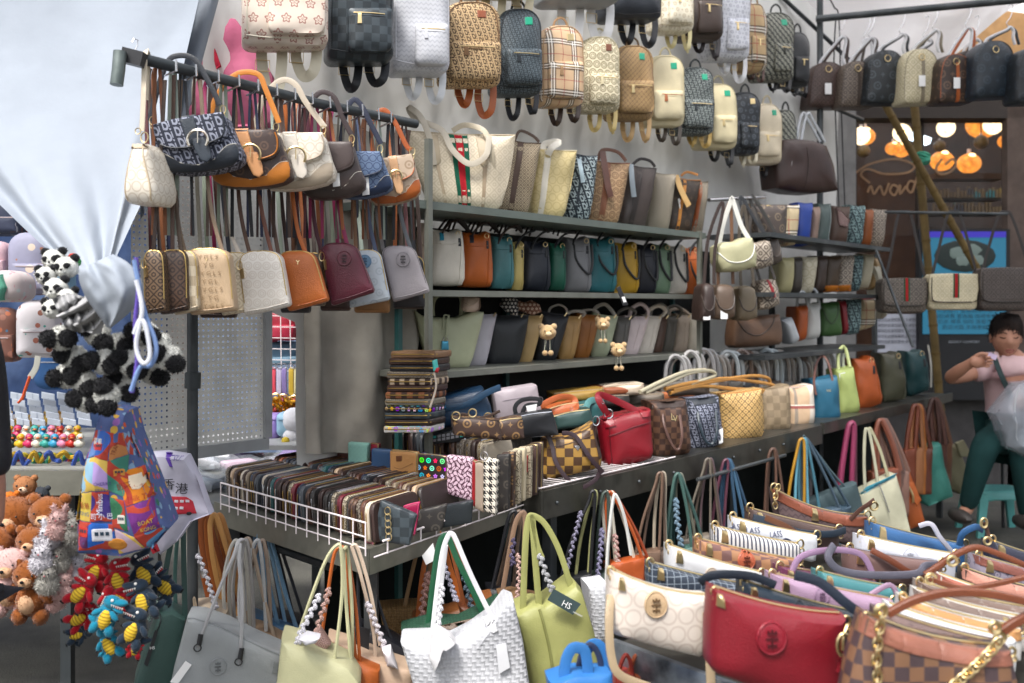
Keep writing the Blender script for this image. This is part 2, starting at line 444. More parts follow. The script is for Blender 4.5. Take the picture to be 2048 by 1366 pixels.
 def tagp(s, name, pts, m=None, y=None, txt=None, col=None, size=.5):
  """a hanging card"""
  y = (-s.T / 2 - .012) if y is None else y
  q = [s.p(a, b, y) for a, b in pts]; n = len(q); vs = q + [v + Vector((0, .0012, 0)) for v in q]
  fs = [tuple(range(n)), tuple(range(2 * n - 1, n - 1, -1))] + [(i, i + n, (i + 1) % n + n, (i + 1) % n) for i in range(n)]
  o = link(name, fixn(mesh(name, vs, fs, False)), m or PAPER, s.root)
  if txt: s.text('lettering', txt, sum(a for a, b in pts) / n, sum(b for a, b in pts) / n, size, col, y=y - .0012, parent=o, rot=math.atan2(q[1].z - q[0].z, q[1].x - q[0].x))
  return o
 def text(s, name, txt, px, py, size, m, y=None, parent=None, rot=0, sx=1):
  """size: cap height in photo px"""
  vs, fs = textmesh(txt, 1); k = size * s.px / .7; c = s.p(px, py); out = []
  for v in vs:
   a = v.x * k * sx; b = v.y * k; X = c.x + a * math.cos(rot) - b * math.sin(rot); Z = c.z + a * math.sin(rot) + b * math.cos(rot)
   out.append(Vector((X, (s.hit(X, Z) - .0022) if y is None else y, Z)))
  return link(name, mesh(name, out, fs, False), m, parent or s.root)
 def emblem(s, px, py, r, base, mark, ell=1.05):
  """round medallion with a rim and a cross of two T shapes"""
  c = s.p(px, py); rp = r * s.px
  o = s.deco('emblem', [(c.x + rp * math.cos(a), c.z + rp * ell * math.sin(a)) for a in [i * math.pi / 12 for i in range(24)]], base, t=.0035, local=True)
  b = MB(); q = [Vector((c.x + rp * .93 * math.cos(a), 0, c.z + rp * .93 * ell * math.sin(a))) for a in [i * math.pi / 14 for i in range(28)]]
  for v in q: v.y = s.hit(v.x, v.z) - .0035
  b.sweep(q, rp * .07, closed=True, n=5); b.build('rim', base, o)
  b = MB(); yy = s.hit(c.x, c.z) - .005
  for (x, z, w_, h_) in ((0, .36, .62, .13), (0, .5, .13, .16), (-.26, .44, .1, .12), (.26, .44, .1, .12), (-.2, .02, .5 * .8, .12), (.22, .02, .32, .12), (0, .02, .1, .5), (0, -.38, .62, .13), (0, -.52, .13, .16), (-.26, -.46, .1, .1), (.26, -.46, .1, .1)):
   if h_ == .5: z = -.15
   b.box((c.x + x * rp, yy, c.z + z * rp * ell), (w_ * rp, .002, h_ * rp * ell))
  b.build('mark', mark, o, smooth=False); return o
# -- kinds of bag
def lq(x0, y0, x1, y1): return (x0, y0, x1, y0, x1, y1, x0, y1)
def backpack(quad, d, m, trim, label, pk=None, yaw=24, T=.09, patch=None, straps='e4dcc4', zipc=None, handle=True, group='backpacks hung in rows on the cloth wall', big=False, under=True, tagc=None):
 b = Bag('backpack', label, 'backpack', quad, d, yaw, T, group)
 b.body(rr(.4, .23, .12, .08, 6), m, 'body', .45, .012)
 zc = zipc or GOLD
 b.line('piping', [(.06, .88), (.06, .45), (.1, .16), (.26, .05), (.5, .03), (.74, .05), (.9, .16), (.94, .45), (.94, .88)], .0022, trim, sm=4)
 b.line('base_piping', [(.05, .9), (.3, .93), (.7, .93), (.95, .9)], .002, trim, sm=3)
 if pk:
  po = b.body([(pk[0] + (pk[2] - pk[0]) * u, pk[1] + (pk[3] - pk[1]) * v) for u, v in rr(.1, .08, .16, .16)], m, 'front_pocket', .35, .006, px=True, T=.04, y=-T / 2 - .012, main=False)
  sv = b.bvh; b.use_last(); h = pk[3] - pk[1]; w_ = pk[2] - pk[0]
  b.line('zipper', [(pk[0] + w_ * .07, pk[1] + h * .2), (pk[0] + w_ * .5, pk[1] + h * .22), (pk[2] - w_ * .05, pk[1] + h * .26)], .0017, zc, px=True, sm=2, parent=po)
  b.line('flap_seam', [(pk[0] + w_ * .03, pk[1] + h * .26), (pk[0] + w_ * .5, pk[1] + h * .28), (pk[2] - w_ * .03, pk[1] + h * .32)], .0014, trim, px=True, sm=2, parent=po)
  b.deco('zip_puller', [(pk[0] + w_ * u, pk[1] + h * v) for u, v in ((.16, .22), (.24, .22), (.25, .46), (.15, .46))], zc if R.random() < .6 else trim, .003, px=True, parent=po)
  b.bvh = sv
 if patch:
  b.deco('label_patch', [b.uv(u, v) for u, v in ((.56, .13), (.72, .13), (.72, .22), (.56, .22))], patch, .002, px=True)
 if handle:
  x, y = b.uv(.45, .03); w_ = (quad[2] - quad[0])
  b.strap('top_handle', [(x - w_ * .16, y + 6, .02), (x - w_ * .12, y - 10, .02), (x, y - 17, .02), (x + w_ * .12, y - 10, .02), (x + w_ * .16, y + 6, .02)], max(4, w_ * .05), trim, th=.002)
 if under:
  sm = lea(straps, .5); w_ = abs(quad[4] - quad[6]) if len(quad) == 8 else quad[2] - quad[0]
  for i, f in enumerate((.22, .62)):
   x, y = b.uv(f, .97); dd = w_ * R.uniform(.34, .62); k = R.uniform(-4, 6); ww = max(6, w_ * .13)
   o = b.strap('shoulder_strap', [(x, y - 12, .03), (x + k, y + dd * .5, .035), (x + w_ * .08 + k, y + dd, .02), (x + w_ * .2, y + dd * .85, .0), (x + w_ * .24, y + dd * .3, .02), (x + w_ * .22, y - 10, .03)], ww, sm, th=.0016)
   c = b.p(x + k, y + dd * .45, .03); mb = MB(); r = ww * b.px * .62
   mb.sweep([c + Vector((sx * r, -.003, sz * r * .8)) for sx, sz in ((-1, -1), (1, -1), (1, 1), (-1, 1))], .0014, n=5, closed=True); mb.build('buckle', GOLD, o)
 return b
def hookpole(b, pts, r=1.6): b.strap('hanger_hook', pts, r * 2, SILV, tube=True)
def baguette(quad, d, m, trim, label, strap, yaw=6, T=.055, tagged=False, buckle=GOLD, strapw=11, belt=True, group='half moon shoulder bags hung from the upper rail', beltm=None, vis=True):
 b = Bag('shoulder_bag', label, 'handbag', quad, d, yaw, T, group)
 out = [(.02, .08), (.1, .03), (.3, .02), (.5, .03), (.7, .02), (.92, .02), (.975, .1), (1.0, .5), (1.03, .72), (.99, .86), (.88, .94), (.7, .985), (.5, 1.0), (.3, .985), (.12, .94), (.02, .84), (-.01, .7), (0, .4)]
 b.body(out, m, 'body', .35, .004)
 for q in ([(-.008, .6), (.08, .6), (.18, .66), (.28, .78), (.42, .85), (.6, .85), (.74, .78), (.85, .66), (.94, .58), (1.0, .55), (1.02, .7), (.98, .85), (.88, .925), (.7, .968), (.5, .985), (.3, .968), (.12, .925), (.025, .83), (-.005, .7)],):
  L_ = [(-.008, .56), (.1, .58), (.2, .68), (.3, .8), (.5, .86), (.5, .985), (.3, .968), (.12, .925), (.025, .83), (-.005, .7)]
  Rr = [(1 - u, v) for u, v in L_]
  b.deco('corner_panel', L_, trim, .002); b.deco('corner_panel', Rr, trim, .002)
 b.line('stitching', [(-.005, .57), (.1, .585), (.2, .685), (.3, .8), (.5, .86), (.7, .8), (.8, .685), (.9, .585), (1.0, .56)], .0008, mat('paint', 'c9c4b8', rough=.6, bump=0, var=0), sm=3, lift=1.5)
 fl = b.body([(.03, .03), (.3, -.01), (.6, -.01), (.95, .0), (.965, .2), (.93, .38), (.85, .48), (.65, .55), (.42, .57), (.2, .53), (.08, .42), (.03, .25)], m, 'flap', .25, .003, T=.012, y=-T * .5 - .012, main=False)
 b.use_last()
 b.line('flap_piping', [(.04, .12), (.05, .3), (.1, .42), (.22, .52), (.42, .555), (.65, .535), (.84, .47), (.92, .37), (.955, .2), (.945, .08)], .0016, trim, parent=fl, lift=.8)
 if belt:
  bt = beltm or trim
  b.deco('belt', [(.42, -.02), (.6, -.02), (.63, .5), (.6, .53), (.47, .53), (.45, .4)], bt, .004, parent=fl)
  t2 = b.body([(.47, .38), (.64, .38), (.67, .6), (.66, .75), (.6, .82), (.53, .78), (.49, .6)], bt, 'belt_tip', .1, 0, T=.006, y=-T * .5 - .026, main=False)
  x, y = b.uv(.55, .42); c = b.p(x, y, -T / 2 - .034); mb = MB(); hw = (quad[2] - quad[0] if len(quad) == 8 else quad[2] - quad[0]) * b.px
  r = hw * .13
  mb.sweep([c + Vector((math.cos(a) * r, 0, math.sin(a) * r)) for a in [math.radians(-35 + 250 * i / 12) for i in range(13)]], .0028, n=6)
  mb.sweep([c + Vector((0, -.001, r)), c + Vector((0, -.001, -r * .3))], .0013, n=5); mb.build('buckle', buckle, fl)
 for u in (.03, .96):
  x, y = b.uv(u, .0); b.ring('clasp', x, y - 4, 5.5, GOLD, y=-.01, ell=1.5)
  b.ring('clasp_ring', x, y + 7, 4, GOLD, y=-.012)
 if strap:
  b.strap('shoulder_strap', strap[1:], strapw, strap[0], y=0, th=.002)
 if tagged:
  tx, ty = tagged; b.tagp('price_tag', [(tx - 8, ty - 20), (tx + 6, ty - 18), (tx + 8, ty + 22), (tx - 6, ty + 24)])
 return b
def crossbody(quad, d, m, label, zc=GOLD, yaw=6, T=.045, strap=None, embl=None, logo=None, sides=True, group='small arch topped crossbody bags hung from the lower hooks', clasp='l', trim=None):
 b = Bag('crossbody_bag', label, 'crossbody bag', quad, d, yaw, T, group)
 b.body(rr(.33, .17, .08, .06, 6), m, 'body', .22, .003)
 b.line('zipper', [(.035, .8), (.03, .25), (.1, .08), (.3, .015), (.5, .01), (.7, .015), (.9, .08), (.97, .25), (.965, .8)], .0014, zc if zc is not GOLD else mat('metal', 'b79d63', rough=.4, metal=.8, bump=0, var=0), lift=-.2)
 b.line('base_seam', [(.04, .93), (.5, .945), (.96, .93)], .0012, trim or m, lift=1)
 if clasp:
  x, y = b.uv(.02 if clasp == 'l' else .97, .2); b.ring('clasp', x, y + 2, 5, GOLD, y=-T / 2 - .004, ell=1.8); b.deco('zip_puller', [(x + 3, y + 10), (x + 9, y + 8), (x + 11, y + 28), (x + 4, y + 30)], GOLD, .003, px=True)
 if strap:
  for st in strap: b.strap('shoulder_strap', st[1:], 8, st[0], y=0, th=.0016)
 if embl: b.emblem(*embl)
 if logo:
  x, y = b.uv(.52, .22); b.text('logo_mark', logo, x, y, 9, GOLD)
 return b
def tote(quad, d, m, label, yaw=18, T=.07, stripe=None, trim=None, side=None, handles=None, group='tall totes standing on the top shelf', rim=True, tagp=None, wrk=.012, name='tote_bag', lining=None, bulge=.45, cat='tote bag'):
 b = Bag(name, label, cat, quad, d, yaw, T, group)
 b.body([(0, .01), (.25, .02), (.5, .028), (.75, .02), (1, .01), (1.015, .3), (1.02, .6), (.995, .9), (.93, .985), (.5, 1.01), (.07, .985), (.005, .9), (-.02, .6), (-.015, .3)], m, 'body', bulge, wrk)
 if rim: b.line('rim', [(.005, .02), (.25, .03), (.5, .038), (.75, .03), (.995, .02)], .0022, trim or m, lift=.5)
 if lining is not None:
  vs = []; n = 9
  for yy in (-T / 2 * .8, T / 2 * .8):
   for i in range(n):
    u = i / (n - 1); v = .01 + .018 * math.sin(math.pi * u); p_ = b.q(.02 + u * .96, v); vs.append(Vector((p_.x, yy, p_.z + .0025)))
  link('lining', mesh('lining', vs, [(i, i + 1, n + i + 1, n + i) for i in range(n - 1)]), lining, b.root)
 for st in stripe or ():
  u0, u1, sm = st[:3]; v1 = st[3] if len(st) > 3 else .985; v0 = st[4] if len(st) > 4 else .03
  b.deco('stripe', [(u0, v0), (u1, v0), (u1, v1), (u0, v1)], sm, .0015)
 if side:
  b.line('side_seam', [(side, .04), (side, .96)], .0014, trim or m, lift=.6)
 for h in handles or (): b.strap('handle', h[2:], h[1], h[0], y=-.02, th=.002, tube=h[1] < 0) if h[1] > 0 else b.strap('handle', h[2:], -h[1], h[0], y=-.02, tube=True)
 if tagp: b.tagp('price_tag', tagp)
 return b
def bucket(quad, d, m, label, yaw=20, T=.07, trim=None, handle=None, ring=True, seam=True, group='smooth leather bags on the second shelf', pinch=.8, drop=False):
 b = Bag('handbag', label, 'handbag', quad, d, yaw, T, group)
 b.body([(.07, .0), (.35, .02), (.6, .05), (.8, -.015), (.93, .02), (.97, .22), (1.02, .6), (1.02, .88), (.93, 1), (.5, 1.01), (.06, 1), (-.03, .88), (-.02, .6), (.04, .25)], m, 'body', .5, .012)
 if seam: b.line('top_seam', [(.03, .24), (.4, .27), (.97, .25)], .0012, m, lift=1.2)
 b.line('side_fold', [(pinch, .03), (pinch + .05, .3), (pinch, .97)], .0022, m, lift=.4)
 if ring:
  x, y = b.uv(pinch, .08); b.ring('ring', x, y, 4.5, GOLD, y=-T / 2 - .012); b.deco('rivet', [(x - 3, y + 10), (x + 3, y + 10), (x + 3, y + 26), (x - 3, y + 26)], BLACK, .002, px=True)
 if drop:
  x, y = b.uv(.35, .12); x2, y2 = b.uv(.98, .15)
  b.strap('handle', [(x, y + 2, -T / 2 - .012), (x + 6, y + 35, -T / 2 - .024), ((x + x2) / 2 + 12, y + 62, -T / 2 - .026), (x2 + 2, y + 40, -T / 2 - .02), (x2, y2, -T / 2 - .01)], 5, BLACK, tube=True)
 return b
def duffle(quad, d, m, label, stripe=None, tagc=None, yaw=10, T=.13, hook=None, group='boston travel bags hung from the canopy pole', ringm=GOLD):
 b = Bag('travel_bag', label, 'travel bag', quad, d, yaw, T, group)
 b.body(rr(.42, .3, .1, .07, 6), m, 'body', .15, .004)
 b.line('piping', [(.03, .9), (.03, .4), (.1, .16), (.3, .04), (.5, .02), (.7, .04), (.9, .16), (.97, .4), (.97, .9)], .002, stripe or m, lift=.5)
 if stripe: b.deco('stripe', [(.46, .2), (.56, .2), (.56, .985), (.46, .985)], stripe, .002)
 x, y = b.uv(.5, .17); b.ring('ring', x, y, 6.5, ringm, y=-T / 2 - .014, th=.0022)
 if tagc: x, y = b.uv(.5, .6); b.tagp('price_tag', [(x - 6, y - 11), (x + 7, y - 11), (x + 7, y + 11), (x - 6, y + 11)], y=-T / 2 - .02)
 if hook:
  hx, hy = hook; x0, y0 = b.uv(.2, .1); x1, y1 = b.uv(1.02, .1)
  pl = clear('d8d8dc', .75); tr = stripe or m
  for yy, o in ((-.03, 0), (.05, 8)):
   b.strap('handle', [(x0 + o, y0, yy), (x0 + o + 5, y0 - 14, yy), (hx - 3 + o / 2, hy + 22, yy), (hx + 5, hy + 16, yy), (hx + 12 + o / 2, hy + 24, yy), (x1 - 4 + o, y1 - 14, yy), (x1 + o, y1, yy)], 6, pl if yy < 0 else tr, tube=True)
  b.strap('hanger_hook', [(hx + 4, hy + 17, 0), (hx - 2, hy + 8, 0), (hx + 6, hy - 4, 0), (hx + 11, hy - 24, 0), (hx + 7, hy - 31, 0), (hx + 2, hy - 26, 0)], 1.8, SILV, tube=True)
 return b
def pochette(tl, tr_, br, bl, d, m, label, band=None, zc=GOLD, yaw=8, T=.05, embl=None, chain=None, straps=(), sag=.1, group='small zip pochettes laid out on the near table', clasps=True, text=None, bandh=.16, puller=.1):
 b = Bag('pochette', label, 'handbag', tl + tr_ + br + bl, d, yaw, T, group)
 top = [(u, 4 * sag * u * (1 - u)) for u in (0, .12, .25, .4, .5, .6, .75, .88, 1)]
 b.body(top + [(1.01, .5), (1, .92), (.95, 1), (.5, 1.02), (.05, 1), (0, .92), (-.01, .5)], m, 'body', .35, .006, prof=[(1, -.1), (.988, -.5), (.955, -.8), (.86, -1), (.6, -1.15), (.3, -1.2)])
 if band:
  for k in range(4):
   u0, u1 = k / 4, (k + 1) / 4; f = lambda u: 4 * sag * u * (1 - u)
   um = (u0 + u1) / 2
   if k == 0: vs = []
   vs = [(u0, f(u0) + .01), (um, f(um) + .01), (u1, f(u1) + .01), (u1, f(u1) + bandh), (um, f(um) + bandh), (u0, f(u0) + bandh)]
   b.deco('top_band', vs, band, .002)
 q = []
 for u in [i / 16 for i in range(17)]:
  p_ = b.q(.03 + u * .94, 4 * sag * u * (1 - u)); q.append(Vector((p_.x, -T * .12, p_.z + .001)))
 mb = MB(); mb.sweep(q, .002, .0014, n=6, nrm=(0, 1, 0)); mb.build('zipper', zc, b.root)
 mb = MB()
 for v in q: pass
 if clasps:
  for u in (.0, .97):
   x, y = b.uv(u, .04); b.ring('clasp', x, y - 5, 7, GOLD, y=-T * .2, ell=1.3, th=.0022); b.ring('clasp_ring', x + 3, y + 9, 5, GOLD, y=-T * .3, th=.0018)
 if puller:
  x, y = b.uv(puller, 4 * sag * puller * (1 - puller) + .02)
  b.deco('zip_puller', [(x - 4, y), (x + 6, y + 2), (x + 8, y + 26), (x - 6, y + 24)], GOLD, .004, px=True)
 if embl: b.emblem(*embl)
 for st in straps: b.strap('handle', st[2:], st[1], st[0], y=-.02, th=.003)
 if chain:
  pts = spline([b.p(x, y, -T / 2 - .012) for x, y in chain], 8); L = sum((pts[i + 1] - pts[i]).length for i in range(len(pts) - 1)); st = .0105; n = int(L / st); mb = MB(); acc = 0; i = 0
  for k in range(n):
   tgt = k * st
   while i < len(pts) - 2 and acc + (pts[i + 1] - pts[i]).length < tgt: acc += (pts[i + 1] - pts[i]).length; i += 1
   seg = pts[i + 1] - pts[i]; c = pts[i] + seg * ((tgt - acc) / max(seg.length, 1e-6)); tv = seg.normalized(); nv = Vector((0, 1, 0)); a = tv.cross(nv).normalized()
   if k % 2: a = (a + nv * 1.2).normalized()
   mb.sweep([c + tv * (math.cos(t) * .0085) + a * (math.sin(t) * .0055) for t in [j * math.pi / 4 for j in range(8)]], .0019, n=5, closed=True)
  mb.build('chain', GOLD, b.root)
 if text:
  for t, x, y, s_ in text: b.text('lettering', t, x, y, s_, lea('4a4e6a', .6), sx=.8)
 return b
# -- materials used by many bags
TAN = lea('b9722f'); DTAN = lea('a4521f'); CREAM = lea('d9d2c0'); BEIGE = lea('b8a68c'); DBR = lea('3a2824'); NAVY = lea('1d2636'); WHITE = lea('dcd9d4'); ORANGE = lea('b85f22')
BURG = lea('551a2c', .38); GREY = lea('8d8b8d', .4); OLIVE = lea('6d6a4c'); TEAL = lea('2f6468'); PINKT = lea('b87f66'); GREENP = mat('paint', '1a9a78', rough=.4, bump=0, var=0)
OBL = mat('obl', '1c2233', '8b8fa0', .022, rough=.75, bump=.5); OBLB = mat('obl', 'c0a37a', '4a3524', .02, rough=.75, bump=.5); OBLD = mat('obl', '2a3034', '8b9390', .02, rough=.75, bump=.4)
GGC = mat('gg', 'd6cab2', 'bfb096', .028, rough=.5, bump=.2); GGB = mat('gg', 'a99a80', '6b5a48', .024, rough=.55); GGBR = mat('lattice', 'a1845a', '5f4630', .02, rough=.6); GGD = mat('gg', '7e7468', '45392f', .022, rough=.6)
HEXC = mat('hex', 'e0d8ca', 'cbbfae', .022, rough=.45)
MONO = mat('mono', '43312a', '8b6c47', .032, rough=.5); MONOD = mat('mono', '2b2827', '4a453f', .03, rough=.5); MONOB = mat('mono', '20242a', '4d545c', .03, rough=.5)
STAR = mat('star', 'e2d3c4', 'b08478', .04, rough=.45); MONOW = mat('mono', 'd2d4dc', '9a9cab', .02, rough=.45); MONOC = mat('mono', 'ded6c2', 'b9ab90', .022, rough=.5)
DAMG = mat('damier', '2b3237', '3d464c', .022, rough=.38); DAMB = mat('damier', '3a261f', '5b4030', .02, rough=.45); DAMT = mat('damier', '4c3524', 'a37d3c', .026, rough=.42); DAMC = mat('damier', 'c9bba2', 'b09f84', .02, rough=.5)
CHEV = mat('chev', 'c9cad0', 'b4b6be', .014, rough=.4); PLAID = mat('plaid', 'c8a987', k=.02, rough=.6); CIRB = mat('hex', '5f7391', '33456a', .018, rough=.6); CIRT = mat('circ', 'a98a67', '7b5f45', .03, rough=.6)
CIRC = mat('circ', 'd9cfb4', '8d8264', .03, rough=.6); CREAMW = mat('weave', 'd8cdae', 'c6b995', .004, rough=.65, bump=.3); FEND = mat('fendi', '2d302e', '8c8c80', .016, rough=.6); TXT = mat('obl', '20282e', '59656c', .014, rough=.5)
GOLDC = mat('hex', 'c6b585', 'b6a473', .03, rough=.35); LATT = mat('lattice', 'c4a066', '3a2c1c', .026, rough=.5)
# == THE SETTING
g = MB(); g.add([(-25, -8, 0), (25, -8, 0), (25, 40, 0), (-25, 40, 0)], [(0, 1, 2, 3)])
tag(g.build('ground', mat('asphalt', '45443f', '75736c', rough=.85, bump=.8, nscale=300, var=.1)), kind='structure')
def cloth(name, fn, nu, nv, m, label, cat, th=0, kind=None):
 vs = [fn(i / nu, j / nv) for j in range(nv + 1) for i in range(nu + 1)]
 fs = [(j * (nu + 1) + i, j * (nu + 1) + i + 1, (j + 1) * (nu + 1) + i + 1, (j + 1) * (nu + 1) + i) for j in range(nv) for i in range(nu)]
 o = link(name, mesh(name, vs, fs, angle=180), m);
 return tag(o, label, cat, kind=kind)
CLOTHG = mat('cloth', 'd8d8d6', rough=.95, bump=.6, var=.015, nscale=22); CLOTHW = mat('cloth', '969da7', rough=.95, bump=1.0, var=.03, nscale=16)
nz = lambda a, b, c=0: noise.noise(Vector((a, b, c)))
def wallfn(u, v):
 z = .78 + v * 2.2; k_ = min(1, max(0, (z - 1.2) / .12)); ta_ = wt(604) + (wt(425) - wt(604)) * k_; t = ta_ + u * (4.19 - ta_)
 s = -.04 + .016 * math.sin(t * 9 + 2 * nz(t, z * .5)) + .02 * nz(t * 2.2, z * 1.1, 3) + .012 * abs(nz(t * 11 + z * 2, z * 2.2, 1)) + .004 * abs(nz(t * 24 - z * 9, z * 6, 7))
 return W(t, s, z)
cloth('back_cloth', wallfn, 260, 120, CLOTHG, 'wide grey cloth hung as the back wall of the bag stall', 'cloth wall')
def drape(u, v):
 px = 592 + u * 225 + (1 - v) * 10; z0 = H - (905 - 610) / F * wd(px, .03); z = z0 + v * .95
 return W(wt(px, .03), .05 + .022 * math.sin(u * 15 + nz(u * 2, v) * 2) + .012 * nz(u * 8, v * 9, 5), z)
cloth('hanging_cloth', drape, 60, 30, mat('cloth', '8b867e', '9c978d', rough=.9, bump=.5, var=.1), 'beige grey cloth drape hanging between the peg board and the shelf post', 'cloth')
def lerpc(tab, v):
 x = v * (len(tab) - 1); i = min(int(x), len(tab) - 2); f = x - i; a, b = tab[i], tab[i + 1]
 return a[0] + (b[0] - a[0]) * f, a[1] + (b[1] - a[1]) * f
CL = spline([(-260, -140, 0), (-200, 120, 0), (-120, 300, 0), (0, 420, 0), (95, 505, 0), (150, 545, 0), (168, 560, 0)], 8); CR_ = spline([(420, -140, 0), (385, 60, 0), (352, 220, 0), (305, 370, 0), (262, 460, 0), (232, 520, 0), (222, 548, 0)], 8)
def curt(u, v):
 a = lerpc([(p.x, p.y) for p in CL], v); b = lerpc([(p.x, p.y) for p in CR_], v)
 uu = u + .03 * math.sin(u * 9 + v * 3)
 px = a[0] + (b[0] - a[0]) * uu; py = a[1] + (b[1] - a[1]) * uu
 amp = .006 + .13 * max(0, v - .3) * (1.3 - v)
 fold = math.sin(u * 13 + 2.2 * nz(u * 3, v * 1.6)) * amp + .2 * amp * math.sin(u * 27 + v * 3 + 2 * nz(u * 5, v * 2, 3))
 d = 1.62 + .68 * max(0, 1 - v) ** .6 + fold * (.9 if v > .2 else .5) + .02 * nz(u * 5, v * 4, 2) + .002 * nz(u * 14 + v * 9, v * 7, 4) + .05 * (1 - v) * u
 return P(px, py, d)
ct = root('curtain', 'pale blue grey tarpaulin curtain gathered into a knot at the stall corner', 'curtain', P(200, 560, 1.65))
def sheet(name, fn, nu, nv, m, parent):
 vs = [fn(i / nu, j / nv) - parent.location for j in range(nv + 1) for i in range(nu + 1)]
 fs = [(j * (nu + 1) + i, j * (nu + 1) + i + 1, (j + 1) * (nu + 1) + i + 1, (j + 1) * (nu + 1) + i) for j in range(nv) for i in range(nu)]
 return link(name, mesh(name, vs, fs, angle=180), m, parent)
sheet('drape', curt, 140, 90, CLOTHW, ct)
def knot(u, v):      # the bulging bag of cloth below the knot
 L = spline([(160, 538, 0), (158, 560, 0), (172, 596, 0), (196, 630, 0), (214, 655, 0)], 5); Rr = spline([(226, 508, 0), (262, 530, 0), (287, 572, 0), (272, 612, 0), (222, 656, 0)], 5)
 a = lerpc([(p.x, p.y) for p in L], v); b = lerpc([(p.x, p.y) for p in Rr], v); th = u * 2 * math.pi
 c = -math.cos(th) * .5 + .5; px = a[0] + (b[0] - a[0]) * c; py = a[1] + (b[1] - a[1]) * c
 r = .06 * math.sin(math.pi * min(1, .12 + v * .86)) ** .6
 return P(px, py, 1.6 - math.sin(th) * r * (1 + .22 * math.sin(c * 11 + v * 2)) + .008 * nz(c * 7, v * 5, 6))
sheet('knot', knot, 64, 26, CLOTHW, ct)
def tail(u, v):
 a = (178 - 70 * v + 18 * math.sin(v * 3), 570 + 62 * v); b = (222 - 20 * v, 600 + 66 * v + 14 * math.sin(u * 3))
 px = a[0] + (b[0] - a[0]) * u; py = a[1] + (b[1] - a[1]) * u
 return P(px, py, 1.64 + .02 * math.sin(u * 17 + v * 4) - .025 * math.sin(v * 5))
sheet('tail', tail, 50, 24, mat('cloth', '9a9a9c', 'a9a9aa', rough=.9, bump=.5, var=.05), ct)
def tail2(u, v):
 a = (104 + 70 * u, 598 - 10 * math.sin(u * 3) - v * 4); b = (130 + 62 * u, 655 + 10 * math.sin(u * 3))
 px = a[0] + (b[0] - a[0]) * v; py = a[1] + (b[1] - a[1]) * v
 return P(px, py, 1.66 + .016 * math.sin(v * 12 + u * 5) + .012 * math.sin(u * 19))
sheet('tail', tail2, 40, 20, mat('cloth', '8d8d8e', '9a9a9b', rough=.9, bump=.5, var=.05), ct)
def curt2(u, v):
 a = (300 - 20 * v, -120 + 560 * v); b = (470 - 130 * v, -120 + 480 * v)
 px = a[0] + (b[0] - a[0]) * u; py = a[1] + (b[1] - a[1]) * u
 return P(px, py, 2.4 + .02 * math.sin(u * 12 + v) + .05 * u)
sheet('drape', curt2, 60, 40, CLOTHW, ct)
rp = MB()
for pts in ([(270, 525), (272, 590), (268, 650), (274, 720), (262, 775)], [(280, 600), (270, 660), (282, 715), (300, 712), (290, 650), (278, 615)], [(278, 590), (300, 650), (318, 700), (300, 732), (275, 705), (270, 650)], [(284, 725), (276, 755), (268, 785)]):
 pass
def cord(name, label, pts, r, c, d=1.55, cat='cord', group=None, kind=None):
 mb = MB(); mb.sweep(spline([P(a[0], a[1], a[2] if len(a) > 2 else d) for a in pts], 7), r, n=7)
 o = mb.build(name, c); return tag(o, label, cat, group, kind)
cord('cord', 'purple cord tied round the curtain knot beside the black pompoms', [(272, 515), (276, 580), (270, 650), (274, 720), (264, 785)], .0034, lea('5a46a0', .8), 1.52)
cord('cord', 'white cord looped in a bow over the black pompoms', [(272, 560), (284, 620), (272, 690), (285, 726), (300, 712), (292, 655), (280, 640), (268, 668)], .0034, lea('c9ccd6', .8), 1.50)
cord('cord', 'light blue cord loop hanging over the black pompoms', [(268, 520), (288, 620), (312, 690), (302, 730), (280, 735), (262, 782)], .0036, lea('6f89b8', .8), 1.51)
def canopy(u, v):
 t = 1.6 + u * 5.5; s = -1.2 + v * 3.6
 return W(t, s, 3.42 - .12 * math.sin(u * 3.1) + .05 * math.sin(v * 14 + u * 3) + .03 * nz(u * 8, v * 6) - v * .1)
CANM = mat('cloth', 'd0cecf', 'c4c2c1', rough=.9, bump=.4, var=.06)
_t = CANM.node_tree; _b = _t.nodes['Principled BSDF']; _tr = _t.nodes.new('ShaderNodeBsdfTranslucent'); _mx = _t.nodes.new('ShaderNodeMixShader'); _mx.inputs[0].default_value = .75
_tr.inputs[0].default_value = (.9, .9, .92, 1); _t.links.new(_b.outputs[0], _mx.inputs[1]); _t.links.new(_tr.outputs[0], _mx.inputs[2]); _t.links.new(_mx.outputs[0], _t.nodes['Material Output'].inputs[0])
cloth('canopy', canopy, 60, 36, CANM, 'pale cloth canopy stretched over the far right corner of the stall', 'canopy')
def canside(u, v):      # sloping end of the canopy behind the travel bags
 a = P(1560 + 560 * u, -160, 6.3 - u * .6); b = P(1650 + 420 * u, 215 - 215 * u ** 1.3, 6.2 - u * .3)
 q = a.lerp(b, v); return q + Vector((0, .05 * math.sin(u * 9 + v * 5) + .03 * nz(u * 7, v * 7), .04 * math.sin(u * 9)))
cloth('canopy_flap', canside, 50, 20, CANM, 'creased grey canopy edge sloping down behind the hanging travel bags', 'canopy')
def poles(name, label, segs, m, cat='pole', n=10):
 r0 = root(name, label, cat, segs[0][0])
 for i, (a, b, r, nm) in enumerate(segs):
  mb = MB(); mb.sweep([a - r0.location, (a + b) / 2 - r0.location, b - r0.location], r, n=n); mb.build(nm, m, r0)
 return r0
D1 = 5.55
cp = P(1640, 38, D1); g0 = Vector((cp.x, cp.y, 0))
poles('corner_pole', 'tall dark steel pole at the far corner holding the travel bag rail', [(g0, Vector((cp.x, cp.y, 3.05)), .017, 'post')], DARKM)
